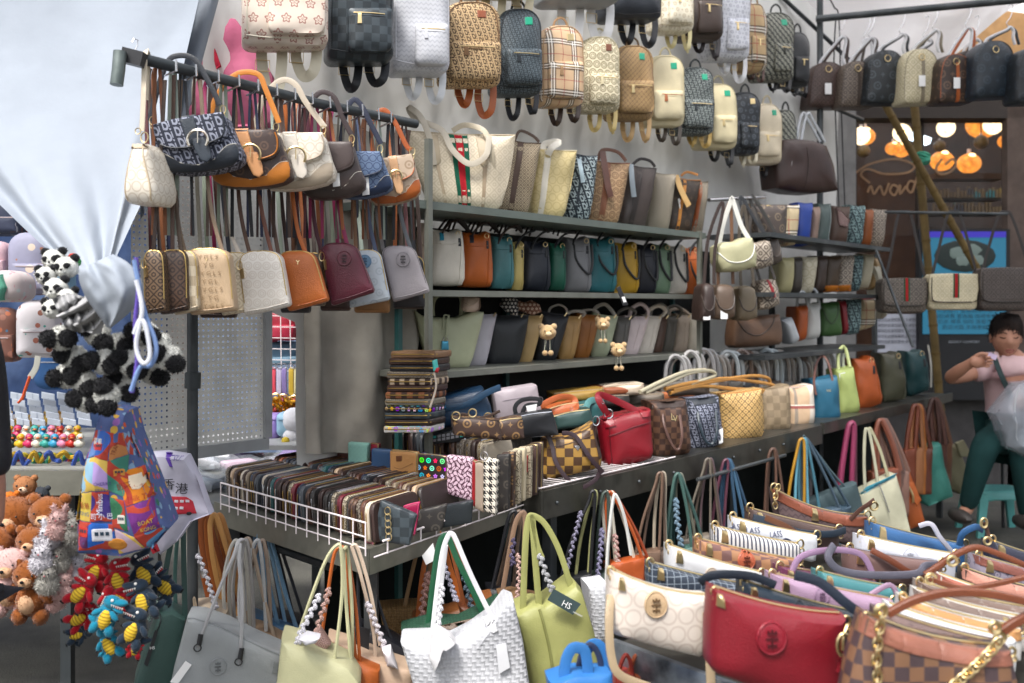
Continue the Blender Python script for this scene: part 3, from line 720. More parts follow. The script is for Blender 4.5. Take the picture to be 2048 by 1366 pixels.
poles('hanging_rail', 'grey steel rail that the travel bags hang from under the canopy', [(P(1632, 38, D1 - .05), P(2075, -4, 5.1), .019, 'rail'), (P(1560, -10, 5.4), P(1720, 140, 5.9), .012, 'brace')], DARKM)
poles('rail', 'thin steel rail running from the corner pole toward the lamp window', [(P(1560, 170, 5.3), P(1725, 240, 6.1), .012, 'bar')], DARKM)
cord('cable', 'pair of black cables hanging beside the corner pole', [(1672, 30), (1668, 120), (1672, 260), (1678, 420)], .004, BLACK, 5.65, 'cable')
cord('cable', 'black cable knotted at the top of the canopy', [(1655, -10), (1668, 14), (1678, 40), (1682, 200), (1690, 420)], .004, BLACK, 5.6, 'cable')
# -- the eatery behind, seen through its window
eat = root('restaurant', 'dark restaurant front with brown interior and lamps behind its glass', 'restaurant', P(1860, 960, 7.2))
def part(name, m, parent, boxes, smooth=False):
 mb = MB()
 for c, sz in boxes: mb.box(Vector(c) - parent.location, sz)
 return mb.build(name, m, parent, smooth=smooth)
WALLM = mat('cloth', '6e6763', '7d7570', rough=.8, bump=.3); BROWN = mat('paint', '4a2d1a', '5a3a22', rough=.55, bump=.1)
def wbox(px0, py0, px1, py1, d, th=.1):
 a = P(px0, py1, d); b = P(px1, py0, d); return ((a.x + b.x) / 2, d + th / 2, (a.z + b.z) / 2), (b.x - a.x, th, b.z - a.z)
part('pier', mat('concrete', '8d8d8f', '7f7f80', rough=.8, bump=.2) if 0 else mat('cloth', '7d7c7c', '8a8988', rough=.8, bump=.2), eat, [wbox(1640, 170, 1712, 900, 6.9, .3)])
part('stone_pier', mat('cloth', '5b504b', '6a5d56', rough=.8, bump=.5), eat, [wbox(2015, 200, 2200, 990, 6.95, .08)])
part('upper_wall', mat('cloth', 'c09a6e', 'b58f62', rough=.8, bump=.2), eat, [wbox(1890, -400, 2500, 196, 7.0, .2)])
part('lintel', mat('paint', '2a211c', rough=.6), eat, [wbox(1650, 196, 2200, 236, 6.95, .2)])
part('sill', mat('cloth', '4c4a4a', '5a5857', rough=.8, bump=.3), eat, [wbox(1640, 800, 2100, 990, 6.95, .25)])
part('sill_cap', mat('cloth', '6c6b6b', rough=.7, bump=.3), eat, [wbox(1640, 790, 2100, 800, 6.9, .3)])
part('interior_wall', mat('paint', '2a1c15', '1f1512', rough=.6), eat, [wbox(1500, 150, 2300, 1000, 9.4, .1)])
part('brown_panel', BROWN, eat, [wbox(1700, 345, 1838, 800, 8.2, .05)])
part('counter_shelf', mat('paint', '5d4028', rough=.5), eat, [wbox(1870, 346, 2010, 358, 8.0, .2)])
part('mullion', mat('paint', '2b1d14', rough=.5), eat, [wbox(1836, 235, 1848, 800, 7.1, .05), wbox(1706, 235, 1714, 800, 7.1, .05), wbox(2010, 235, 2018, 800, 7.1, .05)])
shf = [wbox(1862, y, 2004, y + 5, 8.9, .2) for y in (395, 425, 455)]
part('bottle_shelf', mat('paint', '3a3028', rough=.5), eat, shf)
mb = MB(); rb = random.Random(3)
for y in (395, 425):
 for i in range(20):
  c, sz = wbox(1866 + i * 7, y - 10 - rb.random() * 12, 1870.5 + i * 7, y, 8.88, .02); mb.box(Vector(c) - eat.location, sz)
tag(mb.build('shelf_goods', mat('blotch', '6b5a40', k=.12, tex='7d6a3a,2f6a70,a08a60,3b3b45', rough=.4), eat), kind='stuff')
gl = MB();
for a, b in ((1714, 1836), (1848, 2010)):
 c, sz = wbox(a, 236, b, 790, 7.12, .008); gl.box(Vector(c) - eat.location, sz)
gm = bpy.data.materials.new('window_glass'); gm.use_nodes = True; gb = gm.node_tree.nodes['Principled BSDF']; gb.inputs['Alpha'].default_value = .12; gb.inputs['Roughness'].default_value = .05; gb.inputs['Base Color'].default_value = (.02, .03, .04, 1)
gl.build('window_pane', gm, eat, smooth=False)
def worldtext(name, s, px, py, d, size, m, parent, rot=0, sx=1, th=0):
 vs, fs = textmesh(s, 1); k = size / F * d / .7; c = P(px, py, d) - (parent.location if parent else Vector())
 out = [Vector((c.x + (v.x * k * sx) * math.cos(rot) - v.y * k * math.sin(rot), c.y, c.z + (v.x * k * sx) * math.sin(rot) + v.y * k * math.cos(rot))) for v in vs]
 return link(name, mesh(name, out, fs, False), m, parent)
GOLDP = mat('paint', '8b6a4a', rough=.5, bump=0)
mb = MB()
for pts in ([(1712, 345), (1740, 328), (1790, 318), (1828, 330), (1815, 345), (1770, 348), (1735, 338), (1722, 350), (1740, 366)],
   [(1735, 385), (1742, 372), (1748, 388), (1760, 372), (1768, 390), (1778, 366)],
   [(1796, 374), (1786, 370), (1780, 382), (1790, 390), (1800, 370), (1800, 388), (1812, 372)],
   [(1832, 366), (1820, 362), (1814, 376), (1824, 384), (1836, 350), (1836, 378), (1846, 372)],
   [(1890, 330), (1905, 318), (1912, 330), (1898, 345), (1880, 348), (1872, 336), (1884, 318)]):
 mb.sweep([P(a, b, 7.1) - eat.location for a, b, in [(p.x, p.y) for p in spline([(x, y, 0) for x, y in pts], 5)]], .009, .002, n=6, nrm=(0, 1, 0))
mb.build('script_lettering', GOLDP, eat)
GLO = emis('ffcf8a', 2.2); AMB = emis('d9781c', .75, 'amber_glow')
def lamp(px, py, r, d, kind, label):
 c = P(px, py, d); rt = root('pendant_lamp', label, 'pendant lamp', c, 0, 'round pendant lamps behind the restaurant window'); rr_ = r / F * d
 mb = MB(); mb.ball((0, 0, 0), rr_ if kind != 'a' else (rr_, rr_, rr_ * .86), 18, 12, wob=0)
 if kind == 'w':
  m = bpy.data.materials.new('globe'); m.use_nodes = True; t = m.node_tree; b = t.nodes['Principled BSDF']
  vo = t.nodes.new('ShaderNodeTexVoronoi'); vo.inputs['Scale'].default_value = 30; rmp = t.nodes.new('ShaderNodeValToRGB')
  rmp.color_ramp.elements[0].color = (1, .55, .2, 1); rmp.color_ramp.elements[1].color = (1, .8, .5, 1); rmp.color_ramp.elements[1].position = .5
  tc = t.nodes.new('ShaderNodeTexCoord'); t.links.new(tc.outputs['Object'], vo.inputs[0]); t.links.new(vo.outputs[0], rmp.inputs[0]); t.links.new(rmp.outputs[0], b.inputs['Emission Color']); b.inputs['Emission Strength'].default_value = 1.1; b.inputs['Base Color'].default_value = (.2, .1, .04, 1)
 elif kind == 'a':
  m = bpy.data.materials.new('amber'); m.use_nodes = True; t = m.node_tree; b = t.nodes['Principled BSDF']
  vo = t.nodes.new('ShaderNodeTexNoise'); vo.inputs['Scale'].default_value = 26; rmp = t.nodes.new('ShaderNodeValToRGB')
  rmp.color_ramp.elements[0].color = (.5, .15, .02, 1); rmp.color_ramp.elements[0].position = .35; rmp.color_ramp.elements[1].color = (1, .36, .05, 1); rmp.color_ramp.elements[1].position = .75
  tc = t.nodes.new('ShaderNodeTexCoord'); t.links.new(tc.outputs['Object'], vo.inputs['Vector']); t.links.new(vo.outputs[0], rmp.inputs[0]); t.links.new(rmp.outputs[0], b.inputs['Emission Color']); b.inputs['Emission Strength'].default_value = .75; b.inputs['Base Color'].default_value = (.1, .03, .006, 1)
 else: m = mat('paint', '5d4a2a', '8a7040', rough=.3, bump=.4, nscale=30)
 mb.build('globe', m, rt)
 if kind == 'w': m2 = MB(); m2.ball((-rr_ * .1, -rr_ * .72, 0), rr_ * .42, 10, 8); m2.build('bulb', GLO, rt)
 if kind == 'a': m2 = MB(); m2.ball((0, -rr_ * .55, rr_ * .6), (rr_ * .32, rr_ * .32, rr_ * .22), 10, 8); m2.build('bulb', GLO, rt)
 mc = MB(); mc.sweep([Vector((0, 0, rr_ * .85)), Vector((0, 0, rr_ * 1.25))], rr_ * .16, n=8); mc.build('cap', WIREW, rt)
 mc = MB(); mc.sweep([Vector((0, 0, rr_ * 1.2)), Vector((0, 0, max(rr_ * 1.6, H - (212 - HY) / F * d - c.z)))], .005, n=5); mc.build('cable', BLACK, rt)
for a in ((1722, 272, 18, 7.6, 'w', 'pale glowing globe lamp leftmost in the restaurant window'), (1804, 266, 18, 7.6, 'w', 'pale glowing globe lamp behind the leaning bamboo pole'), (1892, 256, 18, 7.6, 'w', 'pale glowing globe lamp hanging alone in the middle of the window'), (1986, 250, 19, 7.5, 'w', 'pale glowing globe lamp in front of the largest amber lamp'),
          (1730, 273, 20, 8.2, 'a', 'amber patterned lamp behind the leftmost pale globe'), (1965, 249, 32, 8.2, 'a', 'largest amber patterned lamp high at the right of the window'), (1786, 297, 15, 8.0, 'a', 'small amber lamp left of the leaning bamboo pole'), (1803, 300, 17, 8.3, 'a', 'amber lamp half hidden by the leaning bamboo pole'),
          (1884, 322, 23, 8.3, 'a', 'amber lamp with glowing top right of the bamboo crossing'), (1938, 327, 23, 8.3, 'a', 'low round amber lamp above the lit shelf'), (2012, 283, 16, 8.0, 'a', 'amber lamp cut off by the stone pier'), (1879, 292, 12, 8.0, 'g', 'dim brown glass lamp under the lone pale globe'), (1727, 302, 13, 8.0, 'g', 'dim brown glass lamp under the leftmost amber lamp'), (1962, 284, 14, 7.9, 'g', 'dim brown glass lamp under the largest amber lamp')):
 lamp(*a)
lt = root('ceiling_light', 'small bright white ceiling panel inside the restaurant', 'ceiling light', P(1838, 277, 8.6)); mb = MB(); mb.box((0, 0, 0), (.17, .1, .05), Matrix.Rotation(.35, 3, 'Y')); mb.build('panel', emis('dff4ff', 2.2, 'white_glow'), lt, smooth=False)
mb = MB(); mb.box((0, .06, .02), (.2, .02, .08), Matrix.Rotation(.35, 3, 'Y')); mb.build('frame', DARKM, lt, smooth=False)
BAM = mat('cloth', '6c5a38', '54462c', rough=.6, bump=.2)
def bamboo(label, a, b, r):
 rt = root('bamboo_pole', label, 'bamboo pole', a); mb = MB(); v = b - a; n = 14; pts = [v * (i / n) for i in range(n + 1)]
 mb.sweep(pts, r, n=10); mb.build('cane', BAM, rt); mb = MB()
 for i in range(1, n): mb.sweep([v * (i / n) - v.normalized() * .008, v * (i / n) + v.normalized() * .008], r * 1.13, n=10)
 tag(mb.build('node_rings', mat('cloth', '5f4d2c', rough=.7), rt), kind='stuff')
a = P(1828, 200, 6.6); b_ = Vector((P(1895, 990, 6.6).x, 6.6, 0)); bamboo('upright bamboo pole standing in front of the restaurant window', b_, a, .026)
bamboo('bamboo pole leaning across the upright one in front of the window', P(2000, 620, 6.45), P(1768, 205, 6.45), .023)
mb = MB()
for i in range(5): mb.sweep([Vector((math.cos(t) * .05, -math.sin(t) * .05, i * .012 - .02 + .01 * math.sin(t * 2 + i))) for t in [k * math.pi / 6 for k in range(12)]], .008, n=5, closed=True)
tag(mb.build('twine_tie', lea('3f9a80', .8), None, P(1843, 318, 6.52)), 'green twine binding the crossing of the two bamboo poles', 'twine')
ms = root('menu_screen', 'tall bright blue menu display with a dish picture and rows of text', 'screen', P(1930, 800, 6.85))
part('casing', mat('paint', '16171b', rough=.6), ms, [wbox(1838, 458, 2020, 800, 6.8, .06)])
part('display', emis('2a7a9a', .24, 'screen_glow'), ms, [wbox(1846, 466, 2012, 668, 6.79, .008)])
part('violet_bar', emis('3a2fb0', .3, 'violet_glow'), ms, [wbox(1846, 463, 2012, 475, 6.783, .004)])
mb = MB(); mb.ball(P(1930, 512, 6.783) - ms.location, (.21, .004, .11), 24, 8); mb.build('plate_picture', emis('15211f', .3, 'plate_glow'), ms)
mb = MB()
for x, y, rx in ((1915, 505, .07), (1942, 500, .08), (1955, 520, .06), (1925, 522, .06)): mb.ball(P(x, y, 6.777) - ms.location, (rx * .8, .003, rx * .55), 12, 6, wob=.5, seed=x)
mb.build('dish_picture', emis('7f908a', .15, 'dish_glow'), ms)
for i in range(4): worldtext('menu_lettering', ('人氣推介 香港風味小食', '蝦餃燒賣 雲吞麵 咖喱魚蛋', '奶茶 檸茶 咖啡 菠蘿包', '歡迎光臨 多謝惠顧')[i], 1930, 625 + i * 11 - 3, 6.78, 7, mat('paint', '1c3a4a', rough=.6, bump=0), ms, sx=1.1)
worldtext('small_lettering', 'ADDICT COMFORT', 1928, 684, 6.795, 5, mat('paint', '9aa0a8', rough=.6, bump=0), ms)
nt_ = root('notice_board', 'white paper notice with printed lines stuck left of the blue menu screen', 'notice', P(1800, 700, 6.8))
part('paper', mat('paint', 'b9bcc8', rough=.6, bump=0), nt_, [wbox(1752, 628, 1838, 705, 6.85, .01)])
for i in range(5): worldtext('printed_line', '請勿在此擺放雜物 多謝合作', 1796, 640 + i * 11, 6.845, 5.5, mat('paint', '5a5c66', rough=.6, bump=0), nt_, sx=.85)
part('wall', mat('cloth', '55504c', '625c57', rough=.8, bump=.3), eat, [((-4.5, 10.6, 2.5), (17, .3, 5.4))])  # unseen building wall, added behind everything to bound and darken the light
# == RACK RAIL AND ITS BAGS (left)
rail = root('display_rail', 'dark steel display rail with prong hooks running along the cloth wall', 'rail', P(268, 118, wd(268, .45)))
def rl(px, py, s=.45): return P(px, py, wd(px, s)) - rail.location
mb = MB(); mb.sweep([rl(262, 112), rl(450, 160), rl(640, 208), rl(832, 248)], .0115, n=10); mb.build('rail', DARKM, rail)
mb = MB(); mb.sweep([rl(240, 103), rl(237, 140), rl(233, 170)], .0125, n=12); mb.build('elbow', mat('metal', '5d6664', '7b8380', rough=.45, metal=.6, bump=.2, nscale=40), rail)
mb = MB(); mb.box(rl(268, 116), (.042, .03, .028), Matrix.Rotation(.25, 3, 'Y')); mb.build('clamp', BLACK, rail, smooth=False)
mb = MB(); mb.sweep([rl(268, 105), rl(275, 92), rl(276, 80), rl(268, 78), rl(264, 84)], .0012, n=5); mb.build('wire_hook', SILV, rail)
for i, x in enumerate((352, 392, 437, 478, 516, 554, 590, 625, 660, 694, 725, 757, 782)):
 y = 112 + (x - 262) * .2385
 mb = MB(); mb.sweep([rl(x - 22, y + 18), rl(x - 4, y + 16 - 6, .5), rl(x + 1, y + 8, .52), rl(x, y - 14, .52)], .0022, n=6); mb.build('hook', SILV, rail)
rd = lambda px: wd(px, .48)
baguette((300, 246, 452, 222, 488, 338, 318, 354), rd(390) - .02, OBL, lea('20262f', .42), 'navy letter weave half moon bag with silver horseshoe buckle, frontmost on the rail', (lea('20242c', .4), (300, 242, 0), (312, 190, 0), (332, 130, 0), (352, 112, 0), (388, 118, 0), (415, 160, 0), (440, 210, 0)), yaw=2, T=.06, buckle=mat('metal', 'd9cfc0', rough=.2, metal=1, bump=0, var=0), beltm=lea('2b333d', .4))
baguette((408, 262, 558, 258, 588, 372, 425, 380), rd(480), mat('mono', '3f302c', '5b463a', .026, rough=.45), lea('b06a1e', .42), 'dark brown flower print half moon bag with amber base and tan buckle', (lea('bb7324', .4), (418, 262, 0), (430, 200, 0), (470, 150, 0), (515, 148, 0), (532, 180, 0), (558, 246, 0)), yaw=4, beltm=lea('c08a5c'))
baguette((505, 268, 652, 264, 672, 372, 512, 386), rd(570), HEXC, lea('a89a88', .42), 'cream canvas half moon bag with greige base and paper tag', (lea('b5a998'), (508, 268, 0), (525, 200, 0), (560, 162, 0), (590, 168, 0), (612, 205, 0), (650, 255, 0)), yaw=4, tagged=(590, 332), beltm=lea('d0c8bc'), strapw=12)
baguette((592, 286, 708, 282, 735, 390, 605, 404), rd(650), mat('leather', '463a38', rough=.4), lea('3a302e', .38), 'plain dark brown half moon bag behind the cream one on the rail', (lea('35292a', .38), (600, 284, 0), (615, 220, 0), (640, 185, 0), (668, 195, 0), (685, 235, 0), (704, 272, 0)), yaw=5, tagged=(672, 350), belt=False)
baguette((672, 304, 764, 302, 790, 388, 672, 402), rd(715), CIRB, lea('1c2a44', .36), 'steel blue circle print half moon bag with navy base', (lea('1d2338', .4), (680, 302, 0), (690, 230, 0), (706, 200, 0), (722, 210, 0), (740, 245, 0), (762, 288, 0)), yaw=6, tagged=(731, 367), belt=False)
baguette((738, 322, 828, 306, 846, 398, 740, 416), rd(790), mat('mono', 'bda892', 'a08870', .03, rough=.5), lea('a5561f', .4), 'beige print half moon bag with orange base, last on the upper rail', (lea('9d4e20', .4), (745, 318, 0), (750, 240, 0), (768, 220, 0), (790, 245, 0), (812, 290, 0), (822, 300, 0)), yaw=8, beltm=lea('c59a72'), strapw=10)
b = Bag('shoulder_bag', 'slim cream bag seen end on, hanging by a long strap left of the navy bag', 'handbag', lq(246, 285, 312, 408), rd(280), -8, .09)
b.body([(.35, .0), (.6, .0), (.75, .12), (.88, .4), (1, .75), (.97, .93), (.85, 1), (.15, .99), (.02, .93), (.0, .78), (.1, .45), (.25, .12)], HEXC, 'body', .3, .004)
b.line('side_piping', [(.3, .1), (.2, .4), (.12, .7), (.14, .95)], .0018, BEIGE); b.line('side_piping', [(.62, .1), (.78, .45), (.88, .75), (.85, .95)], .0018, BEIGE)
b.deco('top_tab', [(.3, .02), (.66, .02), (.7, .1), (.26, .1)], BEIGE, .003); b.ring('clasp', 289, 275, 8, GOLD, ell=1.3); b.ring('clasp_ring', 276, 262, 6, GOLD)
b.strap('shoulder_strap', [(284, 262, -.02), (287, 200, -.02), (290, 112, -.01), (296, 112, .01), (292, 200, .02)], 11, lea('c9bda9'))
cd = lambda px: wd(px, .46)
YG = mat('leather', 'b59b7c', rough=.45)
def hs(c, *p): return (lea(c, .45),) + tuple((a[0], a[1], a[2] if len(a) > 2 else .0) for a in p)
cl = [((286, 500, 325, 500, 330, 622, 288, 628), mat('gg', '6b5540', '2e2018', .026, rough=.5), 'dark brown lattice crossbody bag at the near end of the lower tier', [hs('3a2a22', (306, 505), (318, 360), (330, 160))], -4),
      ((316, 500, 372, 498, 375, 620, 318, 630), mat('gg', '4d382c', '2b1e18', .03, rough=.45), 'brown diamond pattern crossbody bag, second from the near end', [hs('4a3328', (345, 505), (345, 340), (348, 150))], 0),
      ((336, 502, 392, 500, 398, 620, 346, 631), DAMC, 'beige chequered crossbody bag tucked left of the lettered tan one', [hs('5b4c40', (362, 505), (352, 380), (356, 160))], 2)]
for q, m, lb, st, yw in cl: crossbody(q, cd(q[0] + 20) + .0, m, lb, strap=st, yaw=yw)
b = crossbody((362, 497, 456, 495, 470, 622, 378, 631), cd(410) - .03, YG, 'tan crossbody bag printed all over with YGLS letters', yaw=2, strap=[hs('7c6a58', (372, 512), (352, 400), (362, 160)), hs('7c6a58', (448, 512), (420, 400), (400, 160))])
DT = lea('8f7657', .5)
for r_, (tx, sh) in enumerate((('Y G L S', 6), ('L S  Y G', -6), ('Y G L S', 8), ('S  Y G L', -2), ('Y G L S', 8), ('L S  Y G', -4), ('Y G L S', 6))):
 x, y = b.uv(.5, .14 + r_ * .125); b.text('print', tx, x + sh, y, 8.5, DT, sx=1.05, parent=b.root, rot=.02)
x, y = b.uv(.5, .2); b.text('logo_mark', 'Y', x + 2, y - 2, 8, GOLD)
crossbody((436, 505, 500, 503, 512, 622, 442, 632), cd(480) + .04, GGC, 'pale beige crossbody bag mostly hidden behind the white one', strap=[hs('c4baa8', (460, 510), (450, 400), (440, 180)), hs('5a4032', (500, 510), (478, 400), (470, 190))])
crossbody((474, 502, 560, 500, 580, 612, 488, 633), cd(525) - .01, mat('circ', 'ddd8d0', 'd0c8be', .02, rough=.42), 'white embossed crossbody bag between the YGLS bag and the orange bag', strap=[hs('cfc6bb', (484, 520), (452, 420), (438, 190)), hs('6b3f30', (545, 512), (520, 400), (500, 200))], yaw=3)
crossbody((552, 502, 626, 500, 657, 602, 575, 624), cd(600) - .01, lea('b5622a', .4), 'smooth orange tan crossbody bag with small gold bird mark', strap=[hs('6a5348', (558, 515), (540, 400), (520, 200)), hs('b5622a', (612, 508), (590, 430), (570, 210))], logo='Y', yaw=3, clasp=None)
crossbody((698, 500, 760, 498, 781, 600, 694, 617), cd(735) + .02, mat('mono', 'b4bcc4', 'a4adb6', .026, rough=.4), 'silvery pale crossbody bag with blue medallion between the wine and grey ones', strap=[hs('45506a', (752, 505), (735, 420), (716, 240)), hs('7c5a40', (712, 505), (708, 400), (700, 230))], embl=(730, 523, 13, lea('5f83a2', .4), lea('33506c')), yaw=5, clasp=None)
crossbody((637, 486, 710, 484, 750, 584, 662, 613), cd(690) - .02, lea('59202f', .34), 'wine red crossbody bag with round medallion and silver clasp', strap=[hs('4b1b2c', (642, 500), (626, 420), (614, 215)), hs('86204e', (694, 488), (676, 400), (660, 225))], embl=(689, 517, 14, lea('59202f', .4), lea('33101c')), yaw=4, zc=lea('3e141f'), clasp='l')
crossbody((760, 492, 828, 490, 861, 584, 786, 605), cd(805) - .01, lea('918b8f', .36), 'warm grey crossbody bag with round medallion at the end of the tier', strap=[hs('6f6b6c', (766, 500), (752, 400), (745, 240)), hs('5d6166', (822, 498), (800, 420), (782, 250))], embl=(806, 519, 14, lea('8b8589', .4), lea('3e3a3d')), yaw=6, zc=lea('6a6468'), clasp=None)
bk = [(300, 520, 345, 610, 'umber crossbody bag hidden at the near end, showing gold zip pulls', '4a3a2c'), (398, 510, 470, 636, 'dark brown crossbody bag behind the lettered tan one', '3a2a26'), (560, 505, 620, 626, 'black crossbody bag behind the orange one', '26262b'), (590, 505, 650, 612, 'taupe crossbody bag behind the orange one', '6f6258'), (640, 520, 700, 622, 'dark brown crossbody bag showing under the wine red one', '3a2420'),
      (708, 520, 780, 626, 'tan crossbody bag whose base shows under the silvery one', '8a6138'), (786, 510, 850, 618, 'black crossbody bag under the warm grey one', '1f1c20')]
sc_ = ['5b2f33', '24262c', '4a3a34', '7b4a2c', '2c3350', '6d6a60', '7f8a7a', '86204e', '54332a', '262a36', '8e9a90', '3b2a2a', '6c4a38', '1f2126', '9a5a34', '584a42']
for i, (x0, y0, x1, y1, lb, c) in enumerate(bk):
 cx = (x0 + x1) / 2
 st = []
 for k in range(5):
  xx = x0 + (x1 - x0) * (k + .3) / 5; tp = cx - 40 + k * 8 + R.uniform(-8, 8); ty = 128 + (tp - 262) * .2385
  st.append(hs(sc_[(i * 5 + k) % 16], (xx, y0 + 10, R.uniform(-.02, .02)), (xx * .6 + tp * .4 + R.uniform(-5, 5), 390, R.uniform(-.03, .03)), (tp, ty + 40, R.uniform(-.02, .02)), (tp + 3, ty, 0)))
 bb = crossbody((x0, y0, x1, y0, x1, y1, x0, y1), cd(cx) + .09, lea(c, .4), lb, strap=st, yaw=6, clasp='l' if i < 1 else None)
SN = 'plum,blue black,umber,rust,navy,khaki,sage,magenta,brown,midnight,mint grey,espresso,cocoa,black,orange tan,taupe'.split(',')
for i in range(20):
 x = 318 + i * 26 + R.uniform(-6, 6); y = 112 + (x - 262) * .2385; c = sc_[(i * 7 + 3) % 16]
 mb = MB(); w_ = R.uniform(.0025, .0042); x2 = x + R.uniform(-10, 26); dd = wd(x, .44)
 y2 = 470 + (x - 300) * .02
 pts = [P(x - 9, y2, dd + .02), P(x - 8, (y + y2) / 2, dd), P(x - 4, y + 18, dd), P(x, y + 2, dd - .01), P(x + 5, y + 18, dd), P((x + x2) / 2 + 9, (y + y2) / 2, dd), P(x2 + 8, y2, dd + .02)]
 mb.sweep(spline(pts, 5), w_, .001, n=6, nrm=(0, 1, 0), flat=True)
 tag(mb.build('long_strap', lea(c, .5)), 'long thin ' + SN[(i * 7 + 3) % 16] + ' shoulder strap looped over the rail between the two tiers of bags', 'strap', 'long straps looped over the display rail')
b = Bag('pink_bag', 'bright pink cloth shopping bag with brown twisted handles hung behind the rail', 'shopping bag', lq(352, 40, 545, 260), 2.72, 6, .05)
PK = mat('cloth', 'b0607c', 'b86c86', rough=.85, bump=.6)
b.body([(415, 20), (470, 36), (510, 90), (545, 150), (552, 250), (340, 262), (366, 140), (382, 60)], PK, 'body', .3, .03, px=True)
b.strap('handle', [(430, 20), (432, -10), (440, -60)], 5, lea('8a4c22'), tube=True); b.strap('handle', [(470, 45), (455, 0), (448, -60)], 5, lea('8a4c22'), tube=True)
b.body([(385, 62), (400, 70), (425, 80), (440, 130), (420, 150), (405, 100), (384, 78)], mat('cloth', 'b02a40', rough=.8), 'side_tie', .3, .01, px=True, T=.03, y=-.05, main=False)
b = Bag('pouch', 'dark blue pouch partly showing between the curtain and the pink bag', 'pouch', lq(358, 150, 380, 205), 2.6, 6, .04); b.body(rr(.2, .1, .2, .15), lea('1d2c60'), 'body'); b.line('seam', [(.1, .3), (.9, .3)], .001, BLACK)
# == BACKPACKS ON THE CLOTH WALL
def bp(x0, y0, x1, y1, m, trim, label, pk, s=.2, patch=None, straps='e4dcc4', T=.11, yaw=24, **k):
 backpack(lq(x0, y0, x1, y1), wd((x0 + x1) / 2, s), m, trim, label, pk, yaw, T, patch, straps, **k)
bp(484, -110, 658, 90, STAR, CREAM, 'cream star print backpack, largest and nearest of the lower backpack row', (536, -50, 652, 66), yaw=16, straps='cfc7b0', T=.1)
bp(655, -100, 790, 120, DAMG, lea('23292e'), 'charcoal chequered backpack second in the lower row', (697, 14, 786, 102), yaw=18, straps='16181c')
bp(785, -90, 902, 144, CHEV, lea('c8c9cf'), 'white chevron embossed backpack third in the lower row', (832, 46, 899, 128), yaw=20, straps='d6d8da')
bp(886, 0, 1003, 172, OBLB, lea('6b4c2c'), 'brown and cream letter weave backpack with leather name patch', (903, 82, 1004, 158), patch=lea('8a4a2c'), straps='9a4f22', T=.07)
bp(996, 14, 1086, 188, TXT, lea('1a2026'), 'dark slate letter print backpack with green sticker', (1014, 96, 1086, 168), patch=GREENP, straps='1b1c22', T=.1)
bp(1080, 48, 1170, 210, PLAID, lea('a07f5c'), 'tan plaid backpack with gold plate', (1100, 122, 1169, 194), patch=GOLD, straps='3a2a22', T=.1)
bp(1164, 70, 1242, 222, CIRC, lea('c8bd9c'), 'cream backpack with chain oval print and brown patch', (1183, 145, 1241, 206), patch=lea('7a4a36'), straps='d0b878', T=.1)
bp(1228, 88, 1310, 238, GGBR, lea('6e5434'), 'tan and brown lattice backpack with green sticker', (1243, 160, 1310, 224), patch=GREENP, straps='c5a16e', T=.1)
bp(1298, 108, 1370, 252, CREAMW, lea('bdb18e'), 'plain cream woven backpack with brown zip pull', (1310, 180, 1369, 237), patch=GREENP, straps='4c4238', T=.08, zipc=lea('9a5a34'))
bp(1358, 132, 1430, 268, OBLD, lea('20262a'), 'dark green grey letter weave backpack with green sticker', (1370, 198, 1429, 254), patch=GREENP, straps='c9a860', T=.1)
bp(1404, 165, 1475, 297, mat('cloth', 'c8bd9c', rough=.7, bump=.3), lea('a99f80'), 'plain ivory backpack right of the dark letter weave one', (1428, 230, 1475, 284), patch=GREENP, straps='15161a', T=.1)
bp(1464, 182, 1521, 308, MONOB, lea('181b20'), 'black flower print backpack with gold plate', (1484, 244, 1521, 295), patch=GOLD, straps='cfc6ae', T=.1)
bp(1509, 205, 1564, 328, GGC, lea('b8ab90'), 'cream lattice backpack near the far end of the lower row', (1517, 262, 1563, 312), patch=GREENP, straps='18191d', T=.1)
bp(1552, 218, 1594, 330, FEND, lea('2a2b2a'), 'dark zigzag backpack last in the lower row', (1572, 280, 1596, 318), straps='d2cbb4', T=.08)
G2 = 'backpacks hung in the upper row'
bp(1090, -120, 1242, 6, mat('leather', '86888a', rough=.5), GREY, 'grey backpack of which only the base shows at the top edge', None, straps='dcdcdc', group=G2)
bp(940, -150, 1080, -14, mat('leather', 'c8bca0', rough=.5), CREAM, 'cream backpack above the frame whose straps hang into view', None, straps='cbc0a2', group=G2)
bp(1214, -90, 1326, 38, lea('272b33'), BLACK, 'black leather backpack in the upper row', None, straps='1c1d22', group=G2)
bp(1318, -80, 1390, 62, MONOC, lea('b9ab8e'), 'cream flower print backpack in the upper row', (1340, -20, 1388, 44), straps='d8cc98', group=G2)
bp(1372, -60, 1448, 78, lea('40342f', .42), lea('2a211e'), 'dark brown backpack with large pocket in the upper row', (1398, 0, 1446, 64), straps='2a2326', group=G2)
bp(1420, -60, 1502, 118, MONOW, lea('b9bac4'), 'white flower print backpack in the upper row', (1456, 36, 1500, 98), straps='d5d5d8', group=G2)
bp(1486, 4, 1534, 142, mat('plaid', 'b59a72', k=.03, rough=.6), lea('8f744e'), 'tan plaid backpack in the upper row', (1505, 70, 1533, 124), straps='4a2c24', group=G2)
bp(1520, 22, 1590, 160, FEND, lea('24261f'), 'black and grey zigzag backpack in the upper row', (1552, 86, 1588, 142), patch=GREENP, straps='1b1b1f', group=G2)
bp(1574, 62, 1620, 172, lea('202226'), BLACK, 'plain black backpack last in the upper row', (1592, 112, 1620, 160), straps='1b1b1f', group=G2)
b = Bag('travel_bag', 'big dark brown travel bag hanging alone in the corner under the backpacks', 'travel bag', lq(1556, 276, 1680, 386), wd(1618, .3), 22, .16)
